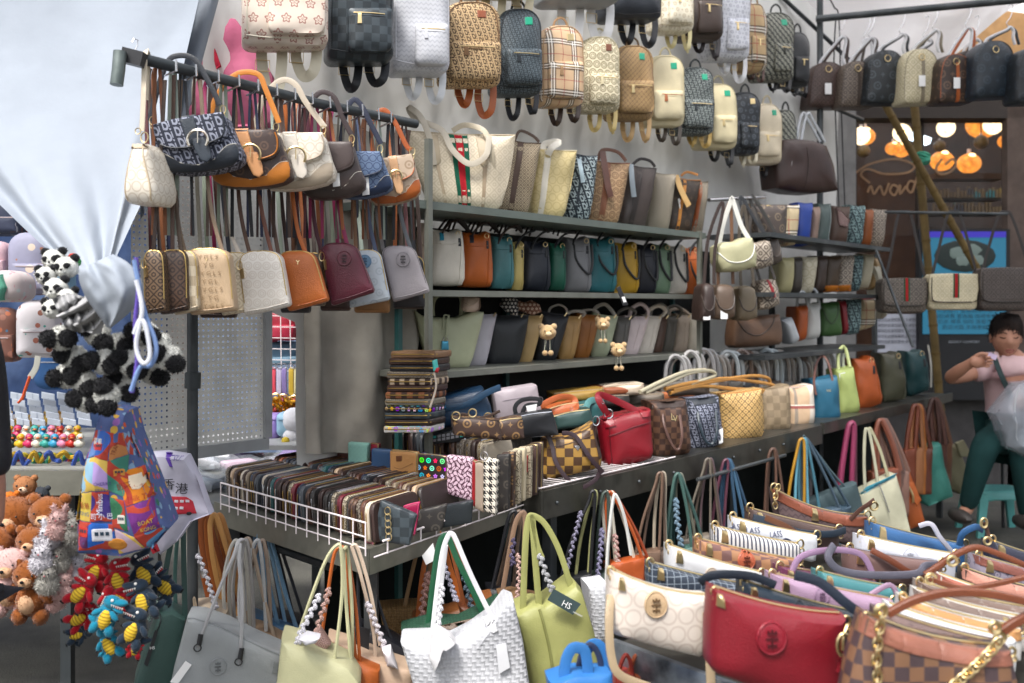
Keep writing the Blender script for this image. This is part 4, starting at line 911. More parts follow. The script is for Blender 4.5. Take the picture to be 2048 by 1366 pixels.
b.body([(.08, .02), (.3, 0), (.6, .03), (.8, .12), (.93, .5), (1, .95), (.6, 1.0), (.3, .98), (.02, .9), (-.02, .5)], lea('3a2824', .42), 'body', .25, .01)
b.line('seam', [(.42, .02), (.45, .5), (.4, .97)], .002, lea('2a1c18')); b.tagp('price_tag', [(1584, 316), (1598, 316), (1597, 336), (1583, 335)])
for o in (0, 10): b.strap('handle', [(1592 + o, 282), (1600 + o, 240), (1607 + o, 226), (1616 + o, 240), (1640 + o, 284)], 6, clear('c8ccd2', .8), tube=True)
dd = lambda px: 5.5 - (px - 1640) / 400 * .35
duffle((1628, 122, 1688, 122, 1692, 214, 1618, 214), dd(1655), mat('gg', '33241f', '54403a', .05, rough=.45), 'dark brown chequered travel bag with white tag, first under the rail', tagc=1, hook=(1680, 58))
duffle((1688, 120, 1745, 120, 1750, 214, 1682, 214), dd(1715), mat('gg', '6e6258', '40342c', .05, rough=.45), 'taupe lattice travel bag with dark centre strip', stripe=lea('40342c'), hook=(1738, 60))
duffle((1744, 98, 1808, 98, 1815, 206, 1733, 206), dd(1775), mat('mono', '1d2226', '3b4248', .06, rough=.45), 'black flower print travel bag beside the taupe one', hook=(1800, 52))
duffle((1812, 96, 1876, 94, 1882, 204, 1806, 208), dd(1845), mat('gg', 'c3b99c', 'a89e80', .055, rough=.5), 'cream lattice travel bag with taupe strip and tag', stripe=lea('7f7562'), tagc=1, hook=(1866, 44))
duffle((1884, 106, 1942, 106, 1950, 205, 1878, 206), dd(1915), mat('mono', '33251e', '5d4636', .06, rough=.45), 'brown travel bag with orange centre strip and tag', stripe=lea('a4521f'), tagc=1, hook=(1932, 40))
duffle((1956, 80, 2028, 78, 2036, 192, 1950, 196), dd(1990), mat('mono', '1a232c', '2a3641', .06, rough=.42), 'blue black travel bag, largest under the rail', hook=(2015, 38))
duffle((2040, 92, 2110, 92, 2120, 204, 2034, 206), dd(2070), mat('mono', '191d22', '2a3038', .06, rough=.42), 'black travel bag cut off by the right edge of the photo', hook=(2085, 44))
for i, (x0, y0, x1, y1, c) in enumerate(((1700, 130, 1750, 214, '3f352f'), (1818, 110, 1835, 200, '222427'), (1918, 100, 1955, 190, '2e211c'))):
 duffle((x0, y0, x1, y0, x1, y1, x0, y1), dd(x0) + .25, lea(c), ('dark taupe travel bag', 'black travel bag', 'deep brown travel bag')[i] + ' hanging behind the front line under the canopy rail', hook=(x0 + 30, 62))
mr = poles('hanging_rail', 'thin rail with hooks across the lower restaurant window', [(P(1770, 424, 5.3), P(2015, 428, 5.3), .008, 'rail')], DARKM)
def mess(x0, y0, x1, y1, m, label, stripe=None, st=None):
 b = Bag('messenger_bag', label, 'messenger bag', lq(x0, y0, x1, y1), 5.25, 4, .1, 'flap messenger bags hung before the window')
 b.body(rr(.1, .12, .12, .14), m, 'body', .2, .006)
 b.body([(.01, .0), (.5, -.02), (.99, 0), (1.01, .4), (.97, .72), (.9, .78), (.5, .79), (.1, .78), (.03, .72), (-.01, .4)], m, 'flap', .15, .003, T=.016, y=-.062, main=False); b.use_last()
 b.line('flap_edge', [(0, .1), (.0, .6), (.08, .76), (.5, .78), (.92, .76), (1, .6), (1, .1)], .003, lea('3a3430'), sm=3)
 if stripe:
  for u0, u1, c in ((.44, .47, '1f4a33'), (.47, .53, '9c2226'), (.53, .56, '1f4a33')): b.deco('stripe', [(u0, -.01), (u1, -.01), (u1, .66), (u0, .66)], mat('cloth', c, rough=.7), .002)
 x, y = b.uv(.5, .68); b.ring('snap', x, y, 4, GOLD, th=.004)
 cx = (x0 + x1) / 2
 b.strap('shoulder_strap', [(x0 + 3, y0 + 8), (x0 + 15, y0 - 40), (cx - 14, 432), (cx, 424), (cx + 12, 432), (x1 - 14, y0 - 40), (x1 - 3, y0 + 8)], 6, lea('2e2826'))
mess(1765, 557, 1855, 626, mat('gg', '6c645c', '453d37', .05, rough=.5), 'taupe lattice messenger bag with green red strip, leftmost before the window', 1)
mess(1860, 548, 1957, 620, mat('gg', 'c9bfa2', 'b5aa8c', .05, rough=.5), 'cream lattice messenger bag with green red strip in the middle', 1)
mess(1962, 536, 2060, 622, mat('gg', '3d3633', '564c47', .05, rough=.5), 'dark brown lattice messenger bag with gold snap, above the seated woman')
# == SHELVING UNIT
sh = root('shelving_unit', 'green painted steel shelving unit holding three tiers of handbags', 'shelving unit', W(wt(857, .28), .28, 0))
def sp(px, s, z): return W(wt(px, s), s, z) - sh.location
def sbox(px0, s0, px1, s1, z0, z1, name, m):
 """board between two photo columns on the front line s1, back line s0"""
 t0, t1 = wt(px0, s1), wt(px1, s1); v = [W(t, s, z) - sh.location for t in (t0, t1) for s in (s0, s1) for z in (z0, z1)]
 mb = MB(); mb.add(v, [(0, 1, 3, 2), (4, 6, 7, 5), (0, 4, 5, 1), (2, 3, 7, 6), (0, 2, 6, 4), (1, 5, 7, 3)]); return link(name, fixn(mesh(name, mb.v, mb.f, False)), m, sh)
SHM = mat('metal', '7e8078', '6a6c64', rough=.5, metal=.5, bump=.1, nscale=30); PGR = mat('paint', '1f4a4a', '2a5552', rough=.5, bump=.2)
sbox(800, 0.02, 1412, .29, 1.522, 1.545, 'top_shelf', mat('paint', '5d6660', rough=.5)); sbox(862, .02, 1400, .28, 1.275, 1.293, 'middle_shelf', SHM); sbox(862, .02, 1406, .28, 1.038, 1.056, 'bottom_shelf', SHM)
for px, z1, s, m in ((857, 1.72, .29, SHM), (1399, 1.55, .285, SHM), (797, 1.535, .1, PGR), (1012, 1.5, .03, PGR), (1345, 1.5, .03, PGR)):
 t = wt(px, s); mb = MB()
 for k in (0, 1):
  a = W(t, s, 0) - sh.location;
 w_ = .0085; q = [W(t + a * w_, s + b_ * w_, z) - sh.location for a in (-1, 1) for b_ in (-1, 1) for z in (.0, z1)]
 mb.add(q, [(0, 1, 3, 2), (4, 6, 7, 5), (0, 4, 5, 1), (2, 3, 7, 6), (0, 2, 6, 4), (1, 5, 7, 3)]); link('post', fixn(mesh('post', mb.v, mb.f, False)), m, sh)
q = [W(wt(p_, .012), .012, z) - sh.location for p_, z in ((810, .3), (1420, .3), (1420, 1.5), (810, 1.5))]
link('back_panel', mesh('back_panel', q, [(0, 1, 2, 3)], False), mat('paint', '0e1112', rough=.8, bump=.2), sh)  # near-black colour stands in for the shade deep inside the shelves
S1 = .17; tdp = lambda px: wd(px, S1)
def strp(): return [(.43, .475, mat('cloth', '1d5a45', rough=.7)), (.475, .525, mat('cloth', 'a81f2a', rough=.7)), (.525, .57, mat('cloth', '1d5a45', rough=.7))]
b = tote((808, 258, 1034, 266, 1004, 424, 862, 410), tdp(930) - .05, mat('gg', 'd2c6b0', 'c3b59c', .034, rough=.5), 'large cream tote with green and red stripe, first on the top shelf', yaw=10, T=.1, trim=lea('b7a88e'),
     stripe=[(.39, .44, mat('cloth', '1d5a45', rough=.7), .99), (.44, .51, mat('cloth', 'a81f2a', rough=.7), .99), (.51, .56, mat('cloth', '1d5a45', rough=.7), .99), (.7, .745, lea('a39078')), (.2, .24, lea('b3a188'))],
     handles=[(lea('b9b0a0', .4), 12, (868, 330, -.07), (860, 280, -.08), (842, 235, -.08), (818, 215, -.06), (826, 232, -.05), (850, 245, -.06), (885, 262, -.08), (905, 300, -.09), (940, 328, -.09), (972, 310, -.09), (978, 272, -.08)), (lea('b3a892', .4), 11, (985, 335, -.07), (982, 300, -.08), (968, 262, -.07), (930, 250, -.04), (905, 262, -.03))],
     tagp=[(895, 292), (912, 312), (902, 326), (884, 316)])
for x, y in ((866, 270), (960, 275)): b.deco('buckle_tab', [(x - 9, y), (x + 9, y), (x + 14, y + 55), (x + 6, y + 62), (x - 2, y + 55)], lea('b3a48c'), .004, px=True)
tote((1018, 276, 1084, 283, 1056, 434, 996, 428), tdp(1050), GGB, 'taupe lattice tote with dark brown strip, right of the striped cream one', yaw=14, stripe=[(.28, .46, lea('4f3a2e'))], trim=lea('4f3a2e'), handles=[(lea('574336'), 6, (1028, 284), (1040, 262), (1066, 272), (1078, 284))])
tote((1072, 292, 1156, 298, 1130, 438, 1060, 432), tdp(1100), GOLDC, 'gold toned tote with white centre strip', yaw=14, stripe=[(.2, .36, lea('dad3c4'))], trim=lea('c8bda0'), handles=[(lea('dbd5c8'), 13, (1096, 310, -.06), (1104, 295, -.07), (1118, 284, -.05), (1090, 288, -.03), (1082, 305, -.04))])
tote((1152, 305, 1197, 309, 1180, 444, 1128, 440), tdp(1160), mat('obl', '1a2833', 'a5b3b6', .028, rough=.6), 'navy and pale letter weave tote', yaw=16, stripe=[(.3, .4, lea('1a2833'))], trim=NAVY, handles=[(clear('a9bcc6', .8), 9, (1158, 318, -.06), (1162, 340, -.08), (1166, 365, -.08))])
tote((1190, 318, 1262, 324, 1236, 454, 1176, 447), tdp(1222), CIRT, 'tan chain circle tote with brown buckled strap', yaw=16, stripe=[(.28, .46, lea('7a4a30'))], trim=lea('7a4a30'), handles=[(lea('5a3a30', .3), 13, (1205, 302, -.05), (1209, 330, -.07), (1216, 372, -.08), (1222, 394, -.08)), (lea('6a4636'), 7, (1196, 320), (1205, 300), (1235, 304), (1252, 322))])
tote((1256, 326, 1316, 334, 1290, 460, 1238, 455), tdp(1278), mat('leather', '3f3633', '4a403c', rough=.42), 'plain dark brown tote with stitched strap', yaw=18, stripe=[(.3, .5, lea('2e2624'))], handles=[(clear('8f9aa2', .85), 11, (1262, 328, -.06), (1264, 360, -.08), (1268, 394, -.08)), (lea('2a2322'), 6, (1264, 330), (1280, 318), (1300, 322), (1310, 334))])
tote((1308, 342, 1353, 346, 1338, 466, 1296, 461), tdp(1328), mat('gg', 'a39a88', '5b5248', .028, rough=.55), 'grey beige lattice tote with hanging white tag', yaw=18, tagp=[(1313, 380), (1325, 380), (1324, 409), (1310, 408)])
tote((1350, 352, 1404, 358, 1380, 471, 1334, 467), tdp(1368), mat('mono', '33281f', '4a3a2c', .035, rough=.5), 'dark brown tote with pale tan buckled strap and tag', yaw=18, stripe=[(.3, .42, lea('c07f33'))], trim=lea('b0763a'), handles=[(lea('c9a36a'), 12, (1352, 350, -.06), (1362, 380, -.08), (1378, 412, -.08)), (lea('b0763a'), 5, (1362, 352), (1374, 344), (1396, 350))], tagp=[(1356, 398), (1368, 394), (1372, 418), (1360, 420)])
tote((1398, 358, 1419, 361, 1406, 471, 1380, 470), tdp(1400), mat('gg', '9c9280', '5a5046', .03, rough=.55), 'slim lattice tote with rust strap at the end of the top shelf', yaw=20, stripe=[(.05, .3, lea('9a4f22'))])
S2 = .16; md = lambda px: wd(px, S2)
for i, (x0, y0, x1, y1, c, lb, dr) in enumerate([
 (861, 458, 930, 571, 'd6cfc2', 'off white leather bag with a brown strap end, first on the middle shelf', 0), (922, 463, 986, 574, 'b25a20', 'bright orange leather bag on the middle shelf', 0), (982, 471, 1028, 577, '44787c', 'blue green leather bag right of the orange one', 0), (1022, 482, 1048, 580, 'c0ac6a', 'pale yellow leather bag, narrow slice on the middle shelf', 0),
 (1046, 481, 1102, 581, '1a1f2b', 'blue black leather bag right of the pale yellow one', 0), (1097, 484, 1132, 581, '1f5a48', 'dark green leather bag on the middle shelf', 0), (1128, 473, 1184, 584, '77777a', 'grey leather bag with drooping black handle', 1), (1174, 474, 1234, 584, '2c6a72', 'petrol blue leather bag with drooping black handle', 1),
 (1228, 484, 1278, 587, 'b18a26', 'mustard leather bag with black handle', 1), (1272, 487, 1314, 586, '1c1e29', 'black leather bag right of the mustard one', 1), (1306, 487, 1342, 587, '6f8870', 'sage green leather bag on the middle shelf', 1), (1336, 490, 1374, 587, 'cfcac2', 'white leather bag near the far end of the middle shelf', 1), (1368, 494, 1399, 588, 'a8541c', 'burnt orange leather bag last on the middle shelf', 1)]):
 b = bucket(lq(x0, y0, x1, y1), md((x0 + x1) / 2), lea(c, .42), lb, yaw=18, T=.08, drop=dr)
 x, y = b.uv(.3, .05)
 cc_ = lea('3a2a22') if i < 3 else BLACK
 b.strap('bow_handle', [(x, y + 12, -.05), (x + 8, y - 6, -.04), (x + 22, y - 20, 0), (x + 40, y - 26, .03)], 5, cc_, tube=True)
 if i in (0, 1): b.deco('handle_cap', [(x - 4, y + 2), (x + 4, y), (x + 3, y + 18), (x - 5, y + 18)], mat('paint', '2a86a0' if i == 0 else '22242c', rough=.3), .004, px=True)
for i, x in enumerate((905, 962, 1010, 1062, 1118)):
 d_ = wd(x, .09); rt = MB()
 for k in range(4): rt.sweep(spline([P(x - 30 + k * 9, 462 + k * 3, d_), P(x - 10 + k * 6, 438 + R.uniform(-6, 4), d_ - .03), P(x + 14, 433 + k * 4, d_), P(x + 34, 462 + k, d_ + .03)], 5), .004, n=6)
 tag(rt.build('handle_bundle', lea('2b211f', .35)), 'dark bundle of round handles rising behind the middle shelf bags', 'bag handles', 'handle bundles behind the middle shelf bags')
S3 = .16
b = Bag('handbag', 'pale sage structured bag with cut out handle and blue padlock, first on the bottom shelf', 'handbag', (830, 618, 971, 622, 945, 738, 862, 738), wd(905, S3), 14, .09)
SG = lea('a9ad8f', .42)
b.body([(.05, .1), (.28, .13), (.6, .13), (.84, .0), (1, .02), (1, .3), (.98, .8), (.93, .98), (.5, 1), (.07, .97), (.0, .8), (-.02, .4), (0, .02)], SG, 'body', .2, .004)
b.strap('handle', [(866, 632), (866, 606), (878, 590), (905, 588), (922, 596), (922, 632)], 9, SG, tube=True); b.strap('handle', [(930, 632, .03), (934, 606, .03), (925, 590, .03), (900, 586, .03)], 8, SG, tube=True)
b.strap('closing_strap', [(898, 630, -.06), (893, 650, -.065), (891, 678, -.065)], 4, lea('8d9174')); b.strap('closing_strap', [(898, 632, -.06), (888, 632, -.06), (886, 660, -.065)], 3, lea('8d9174'))
b.body([(884, 682), (897, 682), (898, 700), (883, 700)], mat('metal', '4d9ab8', rough=.3, metal=.6, bump=0), 'padlock', .2, 0, px=True, T=.012, y=-.065, main=False); b.ring('shackle', 891, 680, 4.5, SILV, y=-.065, ell=1.4)
for i, (q, c, lb) in enumerate([((952, 625, 995, 627, 972, 736, 930, 737), 'b4b0b8', 'pale lavender leather bag slice beside the sage one'), ((968, 627, 1060, 629, 1040, 732, 978, 734), '23262a', 'large black pebbled leather bag on the bottom shelf'), ((1044, 627, 1088, 630, 1064, 730, 1036, 731), 'b89a68', 'sand gold pebbled bag behind the large black one'),
 ((1082, 620, 1141, 628, 1112, 724, 1070, 727), '1e2026', 'black upright bag beside the teddy charm'), ((1120, 628, 1166, 632, 1148, 721, 1118, 722), 'a98552', 'tan bag with zip edge on the bottom shelf'), ((1152, 624, 1202, 630, 1180, 718, 1148, 720), '8f5a26', 'caramel brown bag on the bottom shelf'), ((1186, 624, 1238, 632, 1216, 715, 1182, 716), 'a4ab90', 'sage green bag behind the bear charms'),
 ((1230, 630, 1265, 634, 1250, 714, 1218, 715), '55524e', 'dark grey bag with gold zip ends'), ((1250, 630, 1300, 632, 1276, 713, 1236, 714), 'd2c2c2', 'blush white bag with pink looped handles'), ((1286, 628, 1325, 632, 1306, 712, 1272, 713), 'd2cabf', 'cream bag right of the blush one'), ((1316, 630, 1336, 632, 1324, 710, 1304, 711), '503a30', 'dark brown bag slice on the bottom shelf'),
 ((1330, 628, 1358, 632, 1346, 708, 1322, 709), '55514a', 'olive grey bag slice on the bottom shelf'), ((1352, 626, 1382, 630, 1374, 706, 1346, 708), 'b0a090', 'beige folded bag near the end of the bottom shelf'), ((1376, 625, 1400, 625, 1404, 703, 1374, 705), 'cbc3b2', 'ivory bag with flap last on the bottom shelf')]):
 cx = (q[0] + q[2]) / 2; b = tote(q, wd(cx, S3), mat('leather', c, rough=.45, bump=.6, nscale=350), lb, yaw=16, T=.07, group='leather bags on the bottom shelf', side=.62 if i > 2 else None, cat='handbag', name='handbag', wrk=.006)
 x, y = b.uv(.8, .0); b.line('zip_end', [(x, y + 6), (x + 5, y - 1)], .0022, GOLD, px=True, sm=0)
 if 3 <= i <= 12:
  pl = clear('c9c4bd', .55); hc = pl if i in (3, 4, 5, 6, 10) else lea(c)
  a_, c_ = R.uniform(-14, 8), R.uniform(6, 24); b.strap('handle', [(x - 30 + a_ * .5, y + 6, 0), (x - 24 + a_, y - c_ * .6, -.01), (x - 6 + a_, y - c_, 0), (x + 8 + a_, y - c_ * .5, .01), (x + 4, y + 4, .02)], R.uniform(5, 9), hc, tube=True)
b = Bag('ribbon', 'black ribbon bow with white dots tied on the large black bag', 'ribbon', lq(1000, 590, 1038, 625), wd(1020, .2), 10, .03); mdt = mat('star', '17181c', 'd8d4cc', .012, rough=.7)
b.body([(.2, .1), (.6, .0), (1, .3), (.8, .9), (.4, 1), (0, .6)], mdt, 'bow', .5, .01); b.body([(.5, .5), (1.0, .7), (.9, 1.2), (.6, 1.1)], mdt, 'tail', .3, .01, main=False)
b = Bag('ribbon', 'brown scarf with pale dots tied behind the sand gold bag', 'ribbon', lq(1044, 600, 1084, 630), wd(1065, .2), 10, .03); mdt = mat('star', '6a4534', 'd8c4b0', .014, rough=.7)
b.body([(.1, .2), (.5, 0), (.9, .3), (1, .8), (.6, 1), (0, .8)], mdt, 'bow', .5, .01); b.body([(.3, .2), (-.3, .0), (-.2, .7), (.1, .8)], mdt, 'tail', .3, .01, main=False)
pl = mat('cloth', 'b3a090', rough=.6)
for x0, y0, x1, y1 in ((925, 590, 962, 624), (835, 445, 860, 520)):
 b = Bag('tissue_paper', 'crumpled pale packing tissue ' + ('on the lavender bag' if x0 > 900 else 'stuffed beside the shelf post'), 'packing paper', lq(x0, y0, x1, y1), wd(x0, .2), 10, .05); b.body(rr(.3, .3, .3, .3), pl, 'wad', .6, .03); b.line('fold', [(.1, .4), (.5, .6), (.9, .3)], .003, pl)
def teddy(px, py, r, d, label, tilt=0, tassel=True):
 c = P(px, py, d); rt = root('bear_charm', label, 'key charm', c, tilt, 'small plush bear charms clipped on bags'); q = r / F * d; m = mat('fur', 'c4a67c', 'b39468', rough=.95, bump=.8, sheen=.3); rg = random.Random(px)
 mb = MB(); mb.ball((0, 0, 0), (q, q * .8, q * .9), 12, 9, wob=.15); mb.fuzz((0, 0, 0), (q, q * .8, q * .9), 160, q * .13, rg); mb.build('head', m, rt)
 for sx in (-1, 1): mb = MB(); mb.ball((sx * q * .75, 0, q * .7), q * .38, 8, 6); mb.build('ear', m, rt)
 mb = MB(); mb.ball((q * .1, -q * .8, -q * .15), (q * .4, q * .3, q * .3), 8, 6); mb.build('muzzle', mat('fur', 'd2bc98', rough=.9), rt)
 for sx in (-1, 1): mb = MB(); mb.ball((sx * q * .35, -q * .82, q * .2), q * .09, 6, 5); mb.build('eye', BLACK, rt)
 if tassel:
  cm = mat('stripe', '28342c', 'c9c4b4', .006, rough=.8)
  for sx in (-.25, .3): mb = MB(); mb.sweep([Vector((sx * q, -q * .3, -q * .8)), Vector((sx * q * 1.2, -q * .3, -q * 2.2))], q * .1, n=5); mb.build('cord', cm, rt); mb = MB(); mb.ball((sx * q * 1.25, -q * .3, -q * 2.4), q * .34, 8, 6); mb.build('foot', m, rt)
teddy(1095, 665, 17, wd(1095, .27), 'small plush bear charm on the black upright bag'); teddy(1205, 648, 14, wd(1205, .27), 'smaller plush bear charm beside the caramel bag'); teddy(1237, 700, 15, wd(1237, .31), 'plush charm with two hanging feet below the bottom shelf edge')
b = Bag('swing_tag', 'black hang tag with white barcode dangling from the middle shelf', 'tag', lq(1233, 572, 1256, 612), wd(1245, .31), 10, .003); b.body([(1233, 576), (1240, 572), (1257, 610), (1246, 612)], BLACK, 'card', 0, 0, px=True); b.bvh = None; b.deco('barcode_sticker', [(1243, 594), (1249, 593), (1253, 604), (1247, 605)], PAPER, .001, px=True)
# == COUNTER AND ITS BAGS
ctr = root('counter', 'long galvanised steel counter carrying handbags in front of the shelving', 'counter', W(wt(1080, .55), .55, 0))
def cbox(t0, t1, s0, s1, z0, z1, name, m, par):
 v = [W(t, s, z) - par.location for t in (t0, t1) for s in (s0, s1) for z in (z0, z1)]
 return link(name, fixn(mesh(name, v, [(0, 1, 3, 2), (4, 6, 7, 5), (0, 4, 5, 1), (2, 3, 7, 6), (0, 2, 6, 4), (1, 5, 7, 3)], False)), m, par)
ZT = .7
ZC = .73
ta, tb, tm = wt(1082, .545), wt(1900, .545), wt(1640, .545)
STL = mat('metal', '55544f', '3d3c38', rough=.38, metal=.7, bump=.15, nscale=25)
cbox(ta, tb, .06, .54, ZC - .02, ZC - .003, 'counter_top', STL, ctr)
cbox(ta, tm, .541, .555, ZC - .085, ZC - .004, 'front_edge', STL, ctr); cbox(tm + .01, tb, .541, .56, ZC - .045, ZC + .004, 'front_edge', STL, ctr)
cbox(ta - .012, ta - .001, .1, .555, ZC - .085, ZC - .002, 'end_edge', STL, ctr)
for t in (ta + .1, (ta + tb) / 2, tb - .05):
 for s in (.12, .5): cbox(t - .015, t + .015, s - .015, s + .015, 0, ZC - .03, 'leg', DARKM, ctr)
mb = MB()
for t in np.arange(ta + .06, tm, .22): mb.ball(W(t, .557, ZC - .045) - ctr.location, .006, 6, 5)
tag(mb.build('bolts', DARKM, ctr), kind='stuff')
mb = MB();
for s in (.545, .42): mb.sweep([W(ta - .01, s, ZC + .004) - ctr.location, W(ta + .75, s, ZC + .004) - ctr.location], .0022, n=6)
for k in range(26): t = ta + k * .028; mb.sweep([W(t, .42, ZC + .004) - ctr.location, W(t, .545, ZC + .004) - ctr.location], .0016, n=4)
tag(mb.build('wire_rack', WIREW, ctr), kind='stuff')
mb = MB(); mb.sweep([W(wt(1395, .6), .6, ZC - .075) - ctr.location, W(wt(1570, .6), .6, ZC - .075) - ctr.location], .007, n=8); mb.build('hanging_bar', DARKM, ctr)
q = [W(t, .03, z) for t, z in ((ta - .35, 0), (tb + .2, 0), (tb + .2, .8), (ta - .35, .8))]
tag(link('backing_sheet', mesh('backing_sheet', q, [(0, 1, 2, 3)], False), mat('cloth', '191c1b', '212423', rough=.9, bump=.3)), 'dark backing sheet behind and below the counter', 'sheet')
GC = 'handbags lined up along the counter edge'
cdp = lambda px, s=.45: wd(px, s)
def cb(quad, s, m, label, T=.1, yaw=14, **k): return tote(quad, cdp((quad[4] + quad[6]) / 2, s + .085), m, label, yaw=yaw, T=T, group=GC, cat='handbag', name='handbag', **k)
b = Bag('handbag', 'brown and gold chequered shoulder bag with dark strap, front of the counter', 'handbag', (1080, 868, 1192, 846, 1207, 938, 1084, 965), cdp(1140, .5) - .02, 4, .09, GC)
b.body([(.05, .1), (.3, .14), (.5, .16), (.75, .1), (.97, .0), (1.0, .4), (1.02, .8), (.97, .97), (.5, 1.0), (.06, .99), (-.02, .85), (.0, .4)], DAMT, 'body', .3, .006)
b.line('zipper', [(.06, .12), (.3, .16), (.5, .175), (.75, .12), (.96, .03)], .002, lea('4a352a'), lift=.2); b.line('front_zip', [(.12, .3), (.5, .3), (.92, .22)], .0016, lea('4a352a'))
b.deco('side_tab', [(.92, .02), (1.0, .0), (1.01, .75), (.95, .78)], lea('3a2a26'), .003)
for x, y in ((1098, 868), (1192, 842)): b.ring('clasp', x, y, 7, SILV, ell=1.3)
b.strap('shoulder_strap', [(1096, 870, -.05), (1105, 895, -.06), (1112, 925, -.07), (1135, 958, -.075), (1160, 975, -.07), (1190, 960, -.06), (1200, 942, -.06)], 9, lea('33242a'))
b.strap('shoulder_strap', [(1124, 866, -.055), (1150, 872, -.06), (1180, 915, -.07), (1206, 945, -.06)], 9, lea('33242a')); b.deco('name_plate', [(1147, 890), (1161, 889), (1154, 901)], SILV, .002, px=True)
RED = lea('7d1420', .3)
b = Bag('handbag', 'glossy deep red leather shoulder bag with wide strap and front pocket', 'handbag', (1203, 832, 1303, 820, 1308, 920, 1216, 945), cdp(1256, .5), 10, .11, GC)
b.body([(.0, .08), (.2, .03), (.5, .02), (.85, -.02), (1.0, -.02), (1.01, .4), (1.02, .85), (.97, .97), (.5, 1.0), (.08, 1.0), (0, .9), (-.02, .45)], RED, 'body', .3, .008)
b.line('pocket_seam', [(.08, .36), (.2, .34), (.6, .27), (1.0, .22)], .0024, lea('5d0e18', .35)); b.line('side_seam', [(.12, .1), (.1, .5), (.1, .95)], .002, lea('5d0e18', .35))
b.line('zipper', [(.1, .12), (.4, .04), (.9, -.02)], .002, lea('5d0e18', .4), lift=.2)
b.strap('handle', [(1216, 830, -.05), (1204, 812, -.06), (1196, 795, -.055), (1203, 790, -.04), (1240, 805, -.03), (1280, 826, -.04), (1298, 832, -.05)], 14, RED, th=.003); b.ring('ring', 1217, 828, 9, SILV); b.ring('rivet', 1206, 805, 2.5, SILV, y=-.066)
b.deco('handle_tab', [(1204, 834), (1222, 832), (1230, 850), (1210, 856)], RED, .005, px=True); b.deco('handle_tab', [(1278, 822), (1302, 820), (1302, 832), (1282, 834)], RED, .005, px=True)
b = cb((1300, 802, 1374, 798, 1386, 908, 1312, 922), .42, DAMB, 'dark brown chequered handbag with metal monogram and tag', trim=lea('32241f'), handles=[(lea('5a4038'), -6, (1325, 820, -.05), (1328, 850, -.09), (1345, 892, -.1), (1358, 898, -.1), (1364, 870, -.1), (1360, 835, -.07), (1358, 820, -.05))], tagp=[(1354, 852), (1362, 850), (1368, 884), (1357, 886)])
b.deco('top_band', [(0, .02), (1, .02), (1.0, .13), (0, .13)], lea('32241f'), .002); b.text('monogram', 'L', 1341, 833, 13, GOLD, sx=.8); b.text('monogram', 'V', 1346, 836, 12, GOLD, sx=.9)
b = cb((1376, 796, 1438, 790, 1450, 890, 1384, 906), .42, OBL, 'navy letter weave handbag with dark round handles', trim=lea('1b222c'), handles=[(lea('25323c', .3), -6, (1395, 812, -.05), (1398, 845, -.09), (1410, 880, -.1), (1424, 888, -.1), (1434, 865, -.1), (1432, 825, -.07), (1430, 812, -.05))], tagp=[(1438, 860), (1446, 856), (1446, 885), (1438, 888)])
b.deco('top_band', [(0, .02), (1, .02), (1.0, .14), (0, .14)], lea('1b222c'), .002)
b = cb((1438, 786, 1526, 776, 1532, 874, 1452, 894), .4, LATT, 'gold handbag with dark diamond lattice print', trim=TAN)
b = cb((1518, 778, 1580, 768, 1584, 862, 1528, 876), .38, mat('damier', '8b7a62', '7a6a54', .03, rough=.5), 'taupe woven check handbag between the lattice and the plaid bags', trim=lea('7a6a54'))
b = cb((1576, 775, 1626, 768, 1632, 852, 1580, 864), .38, mat('wide', 'c2a587', rough=.6), 'cream and plaid banded shopping bag on the counter', trim=lea('d8cfc0'))
b = cb((1622, 758, 1676, 750, 1684, 842, 1632, 854), .38, lea('20566f'), 'petrol blue handbag with brown handle tabs', trim=lea('1a465c'), handles=[(lea('5c3a30'), 5, (1632, 790, -.07), (1628, 760, -.05), (1634, 725, 0), (1645, 712, .02), (1656, 725, 0), (1664, 755, -.05), (1668, 785, -.07))])
x, y = b.uv(.5, .28); b.text('brand_mark', 'RAE', x, y, 4, GOLD)
b = cb((1672, 738, 1708, 732, 1722, 826, 1680, 838), .38, lea('9aa764'), 'lime green handbag with tall arched handles and white tag', trim=lea('8a9756'), handles=[(lea('b7c084'), -7, (1678, 750, -.04), (1676, 712, -.02), (1684, 694, 0), (1692, 700, 0), (1700, 735, -.04)), (clear('cfd4c4', .8), -6, (1688, 748, .02), (1686, 712, .02), (1692, 696, .02))], tagp=[(1678, 748), (1690, 744), (1694, 782), (1684, 784)])
b = bucket((1704, 718, 1752, 712, 1768, 808, 1716, 822), cdp(1740, .46), lea('a04c20', .4), 'rust orange slouchy handbag on the counter', yaw=14, T=.1, seam=False, group=GC, trim=None)
b = bucket((1758, 706, 1806, 704, 1816, 798, 1768, 806), cdp(1790, .46), lea('4a4a3a', .4), 'dark olive slouchy handbag with gathered sides', yaw=14, T=.1, seam=False, group=GC)
b = bucket((1810, 702, 1852, 700, 1862, 780, 1820, 794), cdp(1835, .44), lea('23494c', .4), 'dark teal handbag at the far end of the counter', yaw=14, T=.1, seam=False, group=GC)
b.strap('side_trim', [(1856, 690), (1862, 730), (1862, 775)], 4, lea('c8c4b8'))
b = Bag('handbag', 'navy blue glossy bag with wide folded strap under the bottom shelf', 'handbag', (862, 795, 970, 775, 992, 852, 864, 858), wd(925, .3), 8, .12, 'handbags behind the front line of the counter')
NB = lea('1c3650', .3); b.body([(0, .12), (.3, .05), (.7, .0), (.98, .0), (1.02, .5), (1, .95), (.5, 1), (.02, 1), (-.01, .5)], NB, 'body', .3, .012)
